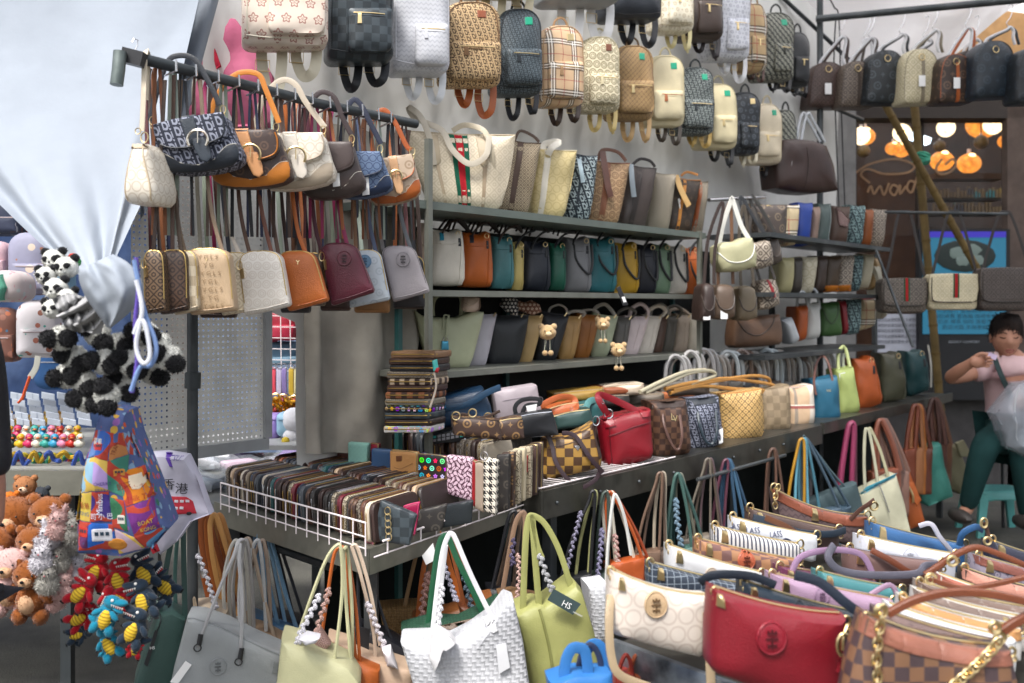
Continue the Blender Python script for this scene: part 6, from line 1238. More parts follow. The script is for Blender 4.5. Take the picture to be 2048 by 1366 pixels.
for q, m, lb, tg, st in (((1434, 486, 1506, 470, 1520, 538, 1440, 548), mat('leather', 'a9a684', rough=.5), 'pale khaki and white shoulder bag with white strap on the middle rack', 0, ('d0cfc8', 10, (1438, 490), (1446, 450), (1462, 402), (1466, 402), (1482, 450), (1498, 478))), ((1500, 484, 1540, 478, 1552, 532, 1506, 542), GG2, 'grey lattice shoulder bag on the middle rack', 0, ('2a2c30', 7, (1504, 486), (1488, 430), (1480, 400), (1486, 398), (1510, 440), (1538, 480))), ((1530, 472, 1556, 470, 1568, 526, 1536, 534), lea('4f4640'), 'dark taupe shoulder bag behind the lattice one on the rack', 0, ('33312f', 7, (1534, 476), (1508, 420), (1500, 396), (1508, 396), (1530, 430), (1554, 472))),
 ((1406, 566, 1428, 566, 1432, 642, 1396, 644), lea('352824'), 'dark brown boxy bag with white tag, leftmost of the lower hanging row', 1, ('352824', 7, (1408, 568), (1416, 480), (1440, 410), (1446, 420), (1430, 500), (1428, 568))), ((1432, 568, 1468, 568, 1474, 640, 1424, 640), lea('5c4c40'), 'taupe boxy bag with gold buckle in the lower hanging row', 1, ('6a4a34', 7, (1436, 570), (1440, 480), (1456, 410), (1462, 420), (1464, 500), (1466, 568))), ((1480, 570, 1510, 572, 1520, 640, 1472, 644), lea('6e6250'), 'olive taupe boxy bag in the lower hanging row', 0, ('4a4238', 7, (1482, 572), (1478, 480), (1484, 420), (1490, 420), (1500, 500), (1508, 572))), ((1518, 560, 1552, 556, 1564, 612, 1520, 624), GG2, 'lattice bag with red strip flap in the lower hanging row', 0, ('4a4440', 6, (1520, 562), (1500, 480), (1504, 420), (1510, 430), (1530, 500), (1550, 558)))):
 b = Bag('shoulder_bag', lb, 'handbag', q, wd(q[0], .36), 12, .09, HG); b.body([(.0, .1), (.2, .02), (.5, .08 if q[1] < 500 else 0), (.8, .02), (1, .08), (1.02, .6), (.95, .92), (.5, 1), (.08, .95), (-.02, .6)], m, 'body', .35, .006)
 b.line('flap_edge', [(.0, .3), (.2, .62), (.5, .72), (.8, .62), (1, .3)], .0028, lea('d0cfc8') if q[0] == 1434 else lea('3a302a')); b.ring('buckle', *b.uv(.5, .3), 5, GOLD)
 b.strap('shoulder_strap', st[2:], st[1], lea(st[0]))
 if tg: x, y = b.uv(.5, .75); b.tagp('price_tag', [(x - 8, y - 8), (x + 6, y - 8), (x + 6, y + 16), (x - 8, y + 16)])
 if lb.startswith('lattice'): b.deco('red_strip', [(.42, .04), (.56, .02), (.72, .62), (.58, .66)], lea('8a1a22'), .003)
# == TOTES HANGING UNDER THE TABLES
GT = 'tote bags hung by their handles from the table edges'
def free(label, d, body, m, handles=(), yaw=8, T=.09, name='tote_bag', cat='tote bag', group=GT, lining=None, bulge=.15, wrk=.01, embl=None, seam=None, rim=None):
 """body: outline in photo px, top edge first (left to right), then down"""
 xs = [a for a, b_ in body]; ys = [b_ for a, b_ in body]
 b = Bag(name, label, cat, lq(min(xs), min(ys), max(xs), max(ys)), d, yaw, T, group)
 b.body(body, m, 'body', bulge, wrk, px=True)
 for h in handles:
  b.strap('handle', h[2:], abs(h[1]), h[0], y=-T * .3, th=.003, tube=h[1] < 0)
 if lining: b.deco('lining', lining[1], lining[0], .002, px=True)
 if seam: b.line('seam', seam[1], .002, seam[0], px=True)
 if rim: b.line('rim', rim[1], .0028, rim[0], px=True, lift=.2)
 return b
def braid(b, pts, wpx, c1, c2, y=-.05, name='braided_scarf'):
 q = spline([b.p(x, yy, y) for x, yy in pts], 10); L = sum((q[i + 1] - q[i]).length for i in range(len(q) - 1)); r = wpx * b.px / 2; st = r * .85; n = max(3, int(L / st)); mb = MB()
 for k in range(n):
  f = k / max(n - 1, 1) * (len(q) - 1); i = min(int(f), len(q) - 2); c = q[i].lerp(q[i + 1], f - i); tv = (q[i + 1] - q[i]).normalized(); sd = tv.cross(Vector((0, 1, 0))).normalized() * (1 if k % 2 else -1)
  ax = (tv + sd * .8).normalized(); M = ax.to_track_quat('Z', 'Y').to_matrix()
  mb.ball(c + sd * r * .28 + Vector((0, -.002 * (k % 2), 0)), (r * .5, r * .6, r * .95), 8, 6, M, wob=.2, seed=k)
 return mb.build(name, mat('paisley', c1, c2, .006, rough=.6), b.root)
DG = lea('2c4742', .5)
b = free('dark green tote with stitched handles and black tag, lowest left', 2.2, [(318, 1228), (345, 1222), (372, 1238), (368, 1290), (358, 1366), (345, 1430), (262, 1430), (268, 1366), (290, 1295)], DG, [(DG, 11, (318, 1232), (330, 1150), (345, 1070), (352, 1042), (360, 1040), (366, 1060), (368, 1140), (370, 1238)), (lea('3a5a55'), 8, (352, 1226, .03), (350, 1150, .03), (356, 1060, .02), (360, 1042, .01))], yaw=18, T=.1)
b.tagp('swing_tag', [(310, 1260), (316, 1264), (295, 1334), (288, 1328)], BLACK); b.line('tag_cord', [(318, 1225), (322, 1240), (313, 1262)], .0012, BLACK, px=True)
b.text('lettering', 'HS', 305, 1292, 6, PAPER, y=-.064)
braid(b, [(322, 1195), (306, 1215), (298, 1240)], 9, '2c4742', '8a9a94', y=-.04)
GR = mat('leather', '8e9294', rough=.42, bump=.4, nscale=500)
RG = lea('9a9a9c', .35)
b = free('pale grey leather tote with round medallion and rope handles', 2.15, [(372, 1238), (400, 1240), (450, 1258), (510, 1288), (566, 1312), (560, 1366), (545, 1440), (325, 1440), (345, 1340)], GR,
         [(RG, -8, (396, 1298, -.055), (404, 1270, -.06), (438, 1180, -.04), (468, 1110, -.03), (476, 1084, -.02), (488, 1082, 0), (484, 1110, .02), (478, 1190, .03), (480, 1255, .03)), (RG, -8, (480, 1330, -.055), (482, 1290, -.06), (484, 1200, -.04), (478, 1120, -.03), (480, 1086, -.02))], yaw=10, T=.11, embl=None)
b.emblem(437, 1331, 16, lea('868a8c', .4), lea('5a5e60', .4))
for x, y in ((398, 1290), (480, 1318)): b.strap('handle_cap', [(x + 4, y - 22, -.062), (x, y, -.066)], 11, BLACK, tube=True); b.ring('eyelet', x - 3, y + 6, 7, BLACK, y=-.062)
b.tagp('price_tag', [(371, 1322), (383, 1330), (356, 1368), (340, 1364)])
b.line('rim', [(374, 1240), (400, 1243), (450, 1261), (510, 1291), (563, 1314)], .0022, lea('7c8082'), px=True); b.deco('side_snap', [(548, 1322), (562, 1326), (558, 1350), (544, 1345)], lea('777b7c'), .003, px=True)
b = free('beige tote with white satin braid behind the green and grey ones', 2.42, [(372, 1216), (420, 1212), (452, 1228), (450, 1300), (380, 1300)], lea('b7a691'), [(lea('c9c3bb'), 9, (382, 1218), (376, 1130), (368, 1060), (374, 1038), (384, 1050), (398, 1120), (408, 1155)), (lea('b0a294'), 7, (392, 1216, .03), (384, 1130, .03), (376, 1050, .02))], yaw=8)
braid(b, [(396, 1112), (412, 1150), (424, 1190), (432, 1215)], 13, 'c9c6cc', '8a8a94')
b.strap('side_tab', [(390, 1225, -.06), (388, 1195, -.06), (394, 1225, -.06)], 5, lea('a5947e'))
for i, (x0, c) in enumerate(((396, '8f4b1e'), (412, '9a5524'), (432, 'a87540'), (404, '7d4018'), (422, 'b08048'))):
 free(('rust', 'chestnut', 'camel', 'brown', 'honey')[i] + ' tote whose stitched handles hang left of the blue ones', 2.62 - .02 * i, [(x0 + 20, 1200 + i * 5), (x0 + 62, 1205 + i * 5), (x0 + 60, 1250), (x0 + 20, 1250)], lea(c), [(lea(c), 10, (x0 + 24, 1208), (x0 + 6, 1130), (x0 - 2, 1060), (x0 + 2, 1034), (x0 + 10, 1032), (x0 + 20, 1060), (x0 + 40, 1130), (x0 + 60, 1210))])
b = free('beige tote with flat open top behind the grey one', 2.5, [(440, 1240), (520, 1262), (575, 1290), (570, 1340), (450, 1340)], lea('a58a70'), [(lea('a89684'), -8, (500, 1270), (486, 1180), (482, 1100), (492, 1078), (503, 1090), (524, 1180), (548, 1275))], lining=None)
b = free('powder blue tote with blue rope handles behind the grey one', 2.6, [(450, 1215), (520, 1240), (590, 1260), (610, 1285), (600, 1330), (460, 1330)], lea('466a8a'), [(lea('6d92b0'), -9, (560, 1270), (538, 1170), (520, 1090), (518, 1068), (528, 1062), (545, 1090), (575, 1200), (598, 1270)), (lea('5d82a4'), -8, (540, 1262, .03), (525, 1150, .03), (510, 1080, .02), (518, 1062, .01)), (lea('7ba0bc'), -8, (575, 1268, .0), (556, 1170, .01), (540, 1095, .02), (532, 1062, .02))])
for i, (x, c) in enumerate(((455, 'b3b0a8'), (466, 'a8a49a'), (474, '9d9a98'), (498, 'b7b9ba'), (508, 'a28f80'))):
 free(('bone', 'sand grey', 'ash', 'silver grey', 'mushroom')[i] + ' tote showing its rope handles on the hook behind the grey one', 2.44 + i * .02, [(x - 10, 1250 + i * 4), (x + 30, 1256 + i * 4), (x + 28, 1300), (x - 8, 1300)], lea(c), [(lea(c), -8, (x - 4, 1256), (x - 8, 1170), (x + 2, 1110), (x + 14, 1082), (x + 22, 1092), (x + 30, 1170), (x + 34, 1262))])
b = free('charcoal tote with thin dark handles right of the blue ones', 2.66, [(540, 1230), (620, 1250), (640, 1300), (560, 1320)], lea('2d2f36'), [(lea('30323a'), -7, (566, 1240), (546, 1130), (534, 1064), (540, 1058), (552, 1070), (580, 1150), (612, 1250)), (lea('2a2c33'), -6, (590, 1245), (560, 1120), (540, 1062))])
YL = lea('b3b18c', .45)
b = free('pale lime yellow tote with white satin braid on its handle', 2.05, [(561, 1282), (600, 1292), (650, 1315), (700, 1338), (722, 1366), (718, 1440), (540, 1440), (552, 1366)], YL, [(YL, -8, (590, 1288), (624, 1190), (652, 1120), (672, 1092), (682, 1100), (684, 1190), (668, 1330)), (YL, -8, (704, 1346, .0), (694, 1230, .02), (688, 1120, .02), (690, 1096, .01), (696, 1110, .03), (704, 1220, .03), (704, 1330, .03))], yaw=8, T=.12)
braid(b, [(638, 1192), (622, 1225), (604, 1260), (596, 1285)], 15, 'cfcdd2', '9796a0'); b.body([(598, 1280), (612, 1270), (640, 1276), (632, 1286), (610, 1292)], mat('cloth', 'c9c8ce', rough=.5, bump=.3), 'scarf_end', .6, .01, px=True, T=.03, y=-.07, main=False)
b = free('rust orange tote with pink braid behind the lime one', 2.14, [(580, 1280), (640, 1292), (760, 1345), (760, 1440), (600, 1440)], lea('a4531f'), [(lea('a8551f'), -8, (640, 1295), (655, 1190), (668, 1110), (682, 1094), (692, 1110), (700, 1200), (712, 1325)), (lea('9d4f1e'), -8, (720, 1330), (712, 1220), (696, 1110))], yaw=8)
braid(b, [(658, 1180), (648, 1215), (636, 1255), (634, 1280)], 15, 'b09088', '6e5048'); b.body([(624, 1272), (640, 1258), (662, 1290), (650, 1304), (628, 1296)], mat('paisley', 'b09088', '6e5048', .006, rough=.6), 'scarf_end', .6, .01, px=True, T=.03, y=-.06, main=False)
b = free('blush beige tote with white braid at the right of the lime one', 2.2, [(655, 1282), (700, 1296), (760, 1322), (826, 1345), (828, 1440), (660, 1440)], lea('bca18a'), [(lea('c4b09c'), -8, (750, 1360), (748, 1270), (724, 1160), (706, 1100), (704, 1092), (716, 1098), (740, 1180), (760, 1290)),], yaw=8, T=.1)
braid(b, [(736, 1208), (750, 1245), (768, 1290), (780, 1325)], 15, 'cac4c8', '9a949c'); b.body([(764, 1300), (782, 1296), (796, 1340), (775, 1332)], mat('cloth', 'c9c4c8', rough=.5), 'scarf_end', .6, .01, px=True, T=.03, y=-.06, main=False)
b = free('black tote with thin rope handles and a black hang tag', 2.3, [(700, 1250), (760, 1268), (800, 1290), (846, 1335), (844, 1420), (720, 1420)], lea('1b1c22'), [(lea('202127'), -7, (722, 1262), (716, 1180), (718, 1100), (726, 1096), (740, 1150), (775, 1260), (794, 1296))], yaw=8)
b.tagp('swing_tag', [(712, 1252), (740, 1258), (736, 1332), (706, 1322)], BLACK, y=-.1); b.text('lettering', 'HS', 726, 1290, 12, PAPER, y=-.104)
b = free('tan straw basket bag at the back of the middle cluster', 2.6, [(758, 1218), (810, 1214), (860, 1212), (858, 1285), (830, 1308), (772, 1296)], mat('weave', '8d6c3e', '6a4e2a', .007, rough=.7, bump=.9), [(lea('8a6d4a'), 8, (808, 1220), (830, 1120), (846, 1070), (856, 1062), (864, 1080), (858, 1150), (846, 1215))])
b = free('orange brown tote with rose braid beside the green rimmed bag', 2.48, [(825, 1240), (900, 1225), (960, 1200), (985, 1195), (978, 1260), (840, 1330)], lea('7c4a26'), [(lea('a4561f'), 10, (835, 1240), (845, 1150), (860, 1080), (872, 1064), (884, 1078), (905, 1150), (930, 1220))], yaw=6)
braid(b, [(856, 1148), (848, 1190), (842, 1245)], 15, 'b48a80', '7a4e46')
b = free('green woven tote whose rim shows above the white one', 2.32, [(802, 1264), (860, 1248), (920, 1250), (980, 1220), (1002, 1206), (1000, 1300), (830, 1340)], mat('weave', '1c4a34', '16382a', .008, rough=.7, bump=.8), [(lea('1d5238', .35), 12, (856, 1250), (868, 1150), (878, 1090), (888, 1072), (898, 1078), (915, 1120), (945, 1180), (965, 1225))], yaw=6)
b.deco('lining', [(880, 1252), (930, 1240), (968, 1232), (966, 1260), (900, 1300), (882, 1290)], lea('5c4838'), .003, px=True)
WV = mat('weave', 'bcbdc1', 'b0b1b6', .009, rough=.8, bump=.6)
b = free('large white woven tote with knotted white scarf on the handle', 2.05, [(800, 1292), (860, 1290), (900, 1296), (940, 1276), (990, 1240), (1015, 1206), (1030, 1212), (1048, 1290), (1070, 1440), (845, 1440), (822, 1366)], WV, [(lea('cfcfd2', .35), 10, (862, 1296), (872, 1200), (884, 1110), (896, 1072), (904, 1068), (912, 1080), (942, 1150), (985, 1238)), (lea('cfcfd2', .35), 9, (876, 1290, .03), (880, 1200, .03), (892, 1090, .02))], yaw=4, T=.12, wrk=.012)
braid(b, [(884, 1172), (880, 1215), (874, 1262)], 14, 'cdccd0', '98979e'); b.body([(864, 1262), (880, 1262), (902, 1275), (912, 1288), (892, 1282), (880, 1300), (868, 1345), (858, 1320)], mat('cloth', 'cbcacc', rough=.5, bump=.4), 'scarf_knot', .6, .01, px=True, T=.04, y=-.08, main=False)
b.deco('handle_tab', [(964, 1234), (984, 1228), (996, 1258), (986, 1262), (972, 1252)], lea('d0d0d3'), .004, px=True); b.tagp('clear_sticker', [(992, 1290), (1012, 1286), (1020, 1335), (998, 1348)], mat('plastic', 'cfd0d4', rough=.3, bump=0))
braid(b, [(888, 1130), (902, 1170), (912, 1200)], 13, '9a97a4', '5e5c6c', y=.05);
b = free('brown clip topped bag with blue black braid behind the white tote', 2.42, [(918, 1212), (955, 1215), (978, 1232), (970, 1262), (930, 1268)], lea('5e3016'), [(lea('7c4220'), 8, (930, 1218), (915, 1150), (900, 1090), (896, 1072), (908, 1080), (935, 1150), (955, 1220))], T=.1)
braid(b, [(926, 1142), (934, 1180), (944, 1215), (956, 1224)], 14, '5a6a78', '1d2730')
b.tagp('paper_tag', [(844, 1112), (866, 1086), (874, 1118), (852, 1130)])
OL = lea('92935a', .45)
b = free('olive lime tote with stitched handles and a slate HS tag', 2.22, [(1030, 1230), (1065, 1215), (1080, 1212), (1092, 1216), (1155, 1168), (1166, 1180), (1190, 1260), (1216, 1366), (1220, 1440), (1080, 1440), (1058, 1330)], OL, [(OL, 13, (1046, 1222), (1048, 1150), (1052, 1070), (1058, 1036), (1064, 1034), (1066, 1060), (1072, 1140), (1078, 1214)), (OL, 12, (1144, 1180), (1118, 1100), (1090, 1048), (1068, 1032), (1064, 1040), (1074, 1090), (1084, 1116))], yaw=10, T=.12)
b.line('fold', [(1080, 1220), (1096, 1290), (1106, 1366), (1110, 1420)], .0035, lea('7c7d4a'), px=True)
b.tagp('swing_tag', [(1095, 1200), (1108, 1178), (1162, 1208), (1146, 1230)], mat('plastic', '3a4a4c', rough=.5, bump=0), y=-.09); b.text('lettering', 'HS', 1126, 1201, 12, PAPER, y=-.094, rot=-.5); b.text('small_lettering', 'HERMIOSES', 1148, 1219, 3, PAPER, y=-.094, rot=-.5)
braid(b, [(1080, 1112), (1092, 1150), (1104, 1178)], 15, 'a0a0a2', '74767a')
b = free('brown beige tote with rose braid behind the olive one', 2.45, [(1000, 1195), (1030, 1190), (1080, 1200), (1080, 1270), (1010, 1270)], lea('75583c'), [(lea('7d6350'), 10, (1002, 1200), (1016, 1120), (1030, 1050), (1042, 1028), (1050, 1034), (1048, 1110), (1046, 1190))])
braid(b, [(1036, 1110), (1038, 1150), (1034, 1195), (1028, 1215)], 11, 'c4a49c', '7a5850')
for i, (x, c, nm) in enumerate(((1016, '1a1b20', 'black'), (1026, '5d4c40', 'brown'), (1034, '23242b', 'blue black'))):
 free(nm + ' tote with long handles on the corner hook of the wallet table', 2.6 + i * .03, [(x - 40, 1180), (x + 10, 1180), (x + 8, 1260), (x - 34, 1260)], lea(c), [(lea(c), -8, (x - 34, 1185), (x - 14, 1100), (x, 1040), (x + 8, 1024), (x + 16, 1030), (x + 8, 1100), (x, 1185))])
braid(b, [(1028, 1080), (1024, 1110), (1026, 1128)], 12, '544a6a', '1d1a26')
b = free('white woven tote standing behind the beige pochette', 2.5, [(1176, 1172), (1215, 1166), (1228, 1200), (1228, 1290), (1190, 1290)], WV, [(lea('c8c8c4'), -7, (1212, 1172), (1216, 1090), (1226, 1000), (1234, 994), (1250, 1040), (1262, 1110))], yaw=10)
BLH = lea('2f6fb0', .5)
b = free('bright blue tote whose thick padded handles fill the bottom centre', 1.55, [(1100, 1366), (1150, 1350), (1225, 1350), (1240, 1430), (1110, 1430)], BLH, [(BLH, 22, (1126, 1400), (1130, 1330), (1142, 1300), (1158, 1296), (1172, 1310), (1180, 1400)), (BLH, 22, (1160, 1400, .02), (1164, 1330, .02), (1180, 1292, .02), (1200, 1292, .02), (1212, 1320, .02), (1216, 1400, .02)), (lea('28324e'), 12, (1150, 1400, .01), (1160, 1320, .01), (1180, 1290, .01), (1200, 1320, .01), (1205, 1400, .01))], T=.06)
def hank(x, y, items, where, yb=1150, dd_=0, tube=True):
 for i, (c, nm, xl, xr, wl) in enumerate(items):
  d_ = wd(x, .6) + i * .02 + dd_; m = lea(c, .45)
  bd = [(xl - 4, yb), (xr + 4, yb - (xr - xl) * .2), (xr + 2, yb + 90), (xl, yb + 90)]
  b = free(nm + ' tote hung ' + where, d_, bd, m, [(m, -wl if tube else wl, (xl, yb + 4), (xl * .6 + (x - 6) * .4, (y + yb) / 2 + 10), (x - 6 + i * 3, y + 22), (x + i * 3, y), (x + 8 + i * 3, y + 6), (xr * .6 + (x + 10) * .4, (y + yb) / 2), (xr, yb + 4 - (xr - xl) * .2))], T=.06)
 return b
b = hank(1182, 985, [('17181c', 'black', 1120, 1180, 7), ('8a8a5e', 'olive green', 1150, 1176, 7)], 'at the left of the counter hook above the HS tag', 1160)
braid(b, [(1162, 1025), (1150, 1070), (1136, 1130), (1130, 1140)], 11, '8c88a0', '2b2838')
b = hank(1208, 986, [('3a4640', 'dark moss', 1190, 1216, 7), ('b9b4a6', 'cream handled', 1216, 1236, 7)], 'in the middle of the first counter hook', 1150)
braid(b, [(1204, 1060), (1200, 1110), (1194, 1160)], 12, '8a86a4', '2a2740')
b = hank(1218, 986, [('a04a1f', 'orange rust', 1218, 1286, 7), ('c0b8a8', 'off white handled', 1232, 1270, 7), ('84391c', 'brick red', 1240, 1298, 7)], 'at the right of the first counter hook', 1130)
braid(b, [(1230, 1070), (1234, 1110), (1240, 1150)], 12, 'c09c96', '6e4c48')
b = hank(1316, 948, [('6a5446', 'mushroom brown', 1270, 1318, 6), ('5a4a40', 'cocoa', 1284, 1330, 6), ('a59a88', 'bone handled', 1308, 1332, 7)], 'at the left of the second counter hook', 1110)
b = hank(1352, 950, [('3f5c56', 'sea green', 1330, 1384, 7), ('344e4a', 'deep green', 1340, 1408, 7), ('6a6a5e', 'grey olive', 1360, 1395, 6)], 'at the right of the second counter hook', 1105)
braid(b, [(1352, 1000), (1354, 1040), (1362, 1090)], 13, '7a96aa', '1d242c')
hank(1412, 920, [('6a6258', 'stone', 1370, 1420, 5), ('54483f', 'dusk brown', 1385, 1440, 5), ('5c4a4e', 'plum grey', 1400, 1446, 5)], 'on the thin bar left of the blue handles', 1080)
hank(1448, 922, [('5a3040', 'burgundy', 1420, 1446, 6), ('2f4a62', 'denim blue', 1440, 1476, 7), ('3a5a74', 'steel blue', 1446, 1496, 7), ('2a4258', 'ink blue', 1452, 1510, 6)], 'on the thin bar in the blue handled group', 1080)
hank(1542, 900, [('5a4034', 'umber', 1528, 1552, 6), ('4e382e', 'bark brown', 1534, 1572, 6)], 'left of the yellow handled one', 1050)
hank(1600, 880, [('a3781f', 'yellow handled', 1572, 1608, 6), ('5b92a6', 'sky blue', 1590, 1616, 6), ('3d6878', 'lake blue', 1600, 1640, 6), ('3a4a58', 'slate blue', 1606, 1680, 6), ('2c3e4c', 'night blue', 1612, 1700, 6)], 'in the cluster above the slate tote', 1030)
b = free('slate grey flat tote with small metal plate', wd(1660, .64), [(1600, 1010), (1660, 985), (1715, 965), (1738, 1050), (1620, 1080)], mat('cloth', '3c4a4e', rough=.7), [(lea('3a4a50'), -5, (1640, 1000), (1610, 920), (1606, 880), (1612, 876), (1660, 940), (1700, 985))], T=.06); b.deco('name_plate', [(1664, 1015), (1674, 1012), (1675, 1020), (1665, 1023)], GOLD, .002, px=True)
b = hank(1700, 848, [('7a2a4a', 'magenta plastic wrapped', 1678, 1702, 11), ('4a2a34', 'wine brown', 1670, 1712, 6)], 'right of the blue cluster below the counter', 1000)
CT = lea('a8a690', .5)
b = free('cream tote with teal lining and flat cream handles', wd(1770, .66), [(1718, 992), (1728, 982), (1756, 968), (1794, 948), (1812, 1010), (1824, 1070), (1730, 1080)], CT, [(CT, 6, (1730, 980), (1728, 920), (1730, 866), (1734, 858), (1740, 870), (1752, 940), (1756, 972)), (lea('a09c80'), 6, (1778, 960), (1760, 900), (1742, 860), (1738, 858))], T=.09)
b.deco('lining', [(1720, 990), (1732, 974), (1760, 962), (1794, 946), (1790, 954), (1756, 972), (1728, 986)], lea('2d7486'), .004, px=True); b.strap('side_chain', [(1758, 968, -.06), (1770, 1000, -.065), (1778, 1025, -.065)], 2.5, SILV, tube=True); b.ring('clasp', 1780, 1030, 4, GOLD)
b = free('saddle orange tote with dangling tassel next to the cream one', wd(1815, .64), [(1790, 945), (1800, 938), (1820, 940), (1838, 990), (1852, 1050), (1818, 1062)], lea('8a4318'), [], T=.1)
b.strap('tassel', [(1815, 970, -.06), (1825, 990, -.07), (1826, 1005, -.07)], 5, GOLD, tube=True); b.deco('flap', [(1808, 960), (1828, 965), (1842, 1000), (1832, 1012), (1818, 990)], lea('9a4e20'), .006, px=True)
hank(1758, 842, [('6a3a2a', 'mahogany handled', 1748, 1796, 10), ('7a4a3a', 'cinnamon handled', 1756, 1800, 10), ('5c4640', 'plastic wrapped umber', 1776, 1806, 11), ('6e5248', 'plastic wrapped tan', 1790, 1816, 11)], 'above the orange tote', 945)
b = free('aqua green slouchy tote near the seated woman', wd(1860, .62), [(1816, 908), (1838, 904), (1862, 892), (1882, 886), (1896, 950), (1906, 995), (1860, 1014), (1846, 1005), (1826, 950)], lea('41857a', .5), [], T=.1, wrk=.03)
b = free('khaki beige tote with oval tag nearest the seated woman', wd(1905, .6), [(1880, 896), (1898, 884), (1916, 890), (1936, 940), (1950, 975), (1924, 990), (1900, 975)], lea('8b8468', .5), [], T=.1, wrk=.02)
b.body([(1912, 886), (1928, 880), (1940, 902), (1938, 914), (1922, 914)], lea('9a9478'), 'oval_charm', .3, .004, px=True, T=.02, y=-.07, main=False)
hank(1828, 812, [('6a3420', 'russet handled', 1812, 1830, 9), ('8a5a38', 'toffee handled', 1822, 1846, 9), ('a0622e', 'amber brown handled', 1834, 1850, 9), ('5a3226', 'dark cherry handled', 1838, 1862, 9)], 'above the aqua tote', 900)
hank(1864, 800, [('4a2e28', 'coffee handled', 1848, 1880, 9), ('5c3c34', 'plastic wrapped brown', 1868, 1892, 10), ('6b4a38', 'chestnut handled', 1880, 1902, 9)], 'above the khaki tote', 890)
# == NEAR TABLE WITH POCHETTES
nt2 = root('near_table', 'steel display table in the near right corner covered with zip pochettes', 'table', P(1500, 1500, 1.6) * 1)
nt2.location.z = 0
def quadbox(name, pts, z0, z1, m, par):
 q = [Vector((p.x, p.y, z0)) - par.location for p in pts] + [Vector((p.x, p.y, z1)) - par.location for p in pts]; n = len(pts)
 return link(name, fixn(mesh(name, q, [tuple(range(n)), tuple(range(n, 2 * n))] + [(i, (i + 1) % n, n + (i + 1) % n, n + i) for i in range(n)], False)), m, par)
zt = .66
def onz(px, py, z): d = dz(py, z); v = P(px, py, d); return Vector((v.x, v.y, z))
K = [onz(1232, 1290, zt), onz(1850, 1520, zt), onz(2700, 1180, zt), onz(1640, 1085, zt)]
quadbox('table_top', K, zt - .02, zt, STL, nt2)
e0, e1 = K[0], K[1]; nrm_ = (e1 - e0).normalized().cross(Vector((0, 0, 1)))
quadbox('front_edge', [e0 + nrm_ * .002, e1 + nrm_ * .002, e1 + nrm_ * .014, e0 + nrm_ * .014], zt - .05, zt + .012, mat('metal', 'a9b2bc', '3c4048', rough=.3, metal=.8, bump=.1, nscale=12), nt2)
for p in (K[0] * .96 + K[2] * .04, K[1] * .98 + K[3] * .02, K[2], K[3]):
 mb = MB(); mb.box(Vector((p.x, p.y, zt / 2 - .02)) - nt2.location, (.03, .03, zt - .05)); mb.build('leg', DARKM, nt2, smooth=False)
TBW = mat('hex', 'ccc2b8', 'bdb0a6', .028, rough=.4, bump=.2)
BNB = lea('a89478', .4)
b = pochette((1222, 1142), (1424, 1198), (1414, 1322), (1222, 1272), 1.55, TBW, 'cream beige pochette with tan medallion and side strap, nearest left', yaw=6, T=.055, embl=(1310, 1208, 24, lea('b59a78', .45), lea('6a5238')), straps=[(BNB, 17, (1222, 1190, -.02), (1218, 1240, -.035), (1222, 1310, -.04), (1240, 1350, -.04), (1300, 1375, -.035)), (BNB, 18, (1414, 1225, -.03), (1418, 1290, -.04), (1422, 1375, -.04))], zc=mat('metal', 'c9b890', rough=.4, metal=.7, bump=0, var=0))
for x, y in ((1214, 1194), (1414, 1245)): b.ring('stud', x, y, 3, GOLD, y=-.045)
DR = lea('74121f', .38)
b = pochette((1430, 1182), (1702, 1240), (1690, 1440), (1422, 1350), 1.38, DR, 'bright red leather pochette with embossed medallion, nearest centre', yaw=4, T=.07, embl=(1538, 1272, 31, lea('7d1424', .4), lea('4a0c16')), sag=.06, puller=.04)
b.strap('key_loop', [(1694, 1252, -.05), (1686, 1275, -.055), (1684, 1300, -.055)], 7, GOLD, tube=True); b.ring('key_clip', 1688, 1290, 13, GOLD, ell=1.7, y=-.06, th=.0028); b.strap('loop_tab', [(1686, 1318, -.05), (1680, 1345, -.05)], 16, DR)
DML = mat('damier', '443639', '75553f', .019, rough=.45); RB = lea('6c3a24', .42)
b = pochette((1735, 1232), (2032, 1305), (2060, 1450), (1690, 1420), 1.28, DML, 'large brown chequered pochette with gold chain, lowest right', band=lea('8a5848', .4), yaw=0, T=.06, sag=.1, bandh=.2, chain=[(1766, 1222), (1758, 1270), (1754, 1330), (1768, 1400), (1840, 1420), (1920, 1360), (1975, 1310), (2005, 1272)], puller=None)
b.strap('handle', [(1775, 1228, -.03), (1830, 1200, -.03), (1900, 1185, -.03), (1980, 1188, -.03), (2060, 1205, -.03)], 16, RB, th=.005); b.strap('handle', [(2005, 1262, -.03), (2030, 1245, -.03), (2070, 1225, -.02)], 18, RB, th=.005)
for x, y in ((1762, 1222), (1990, 1255), (2000, 1275)): b.ring('clasp', x, y, 10, GOLD, th=.0035)
PX = lambda py: 1.0
def pz(tl, tr, h, d, m, label, **k): return pochette(tl, tr, (tr[0] - 3, tr[1] + h), (tl[0] + 3, tl[1] + h), d, m, label, **k)
b = pz((1488, 1165), (1726, 1232), 90, 1.52, lea('1c2732', .38), 'navy leather pochette with medallion behind the red one', embl=(1596, 1222, 20, lea('1a242f', .4), lea('0f161e')), sag=.05, puller=.08, straps=[(lea('1b232e'), 17, (1400, 1165, .0), (1430, 1150, -.01), (1500, 1152, -.01), (1550, 1170, -.01)), (lea('222a38'), 20, (1590, 1150, -.04), (1640, 1165, -.045), (1690, 1205, -.05), (1722, 1228, -.05))])
b = pz((1300, 1128), (1500, 1175), 60, 1.72, mat('grid', '2a3340', '7d8690', .012, rough=.5), 'dark pinstripe grid pochette behind the cream one', sag=.05, clasps=True)
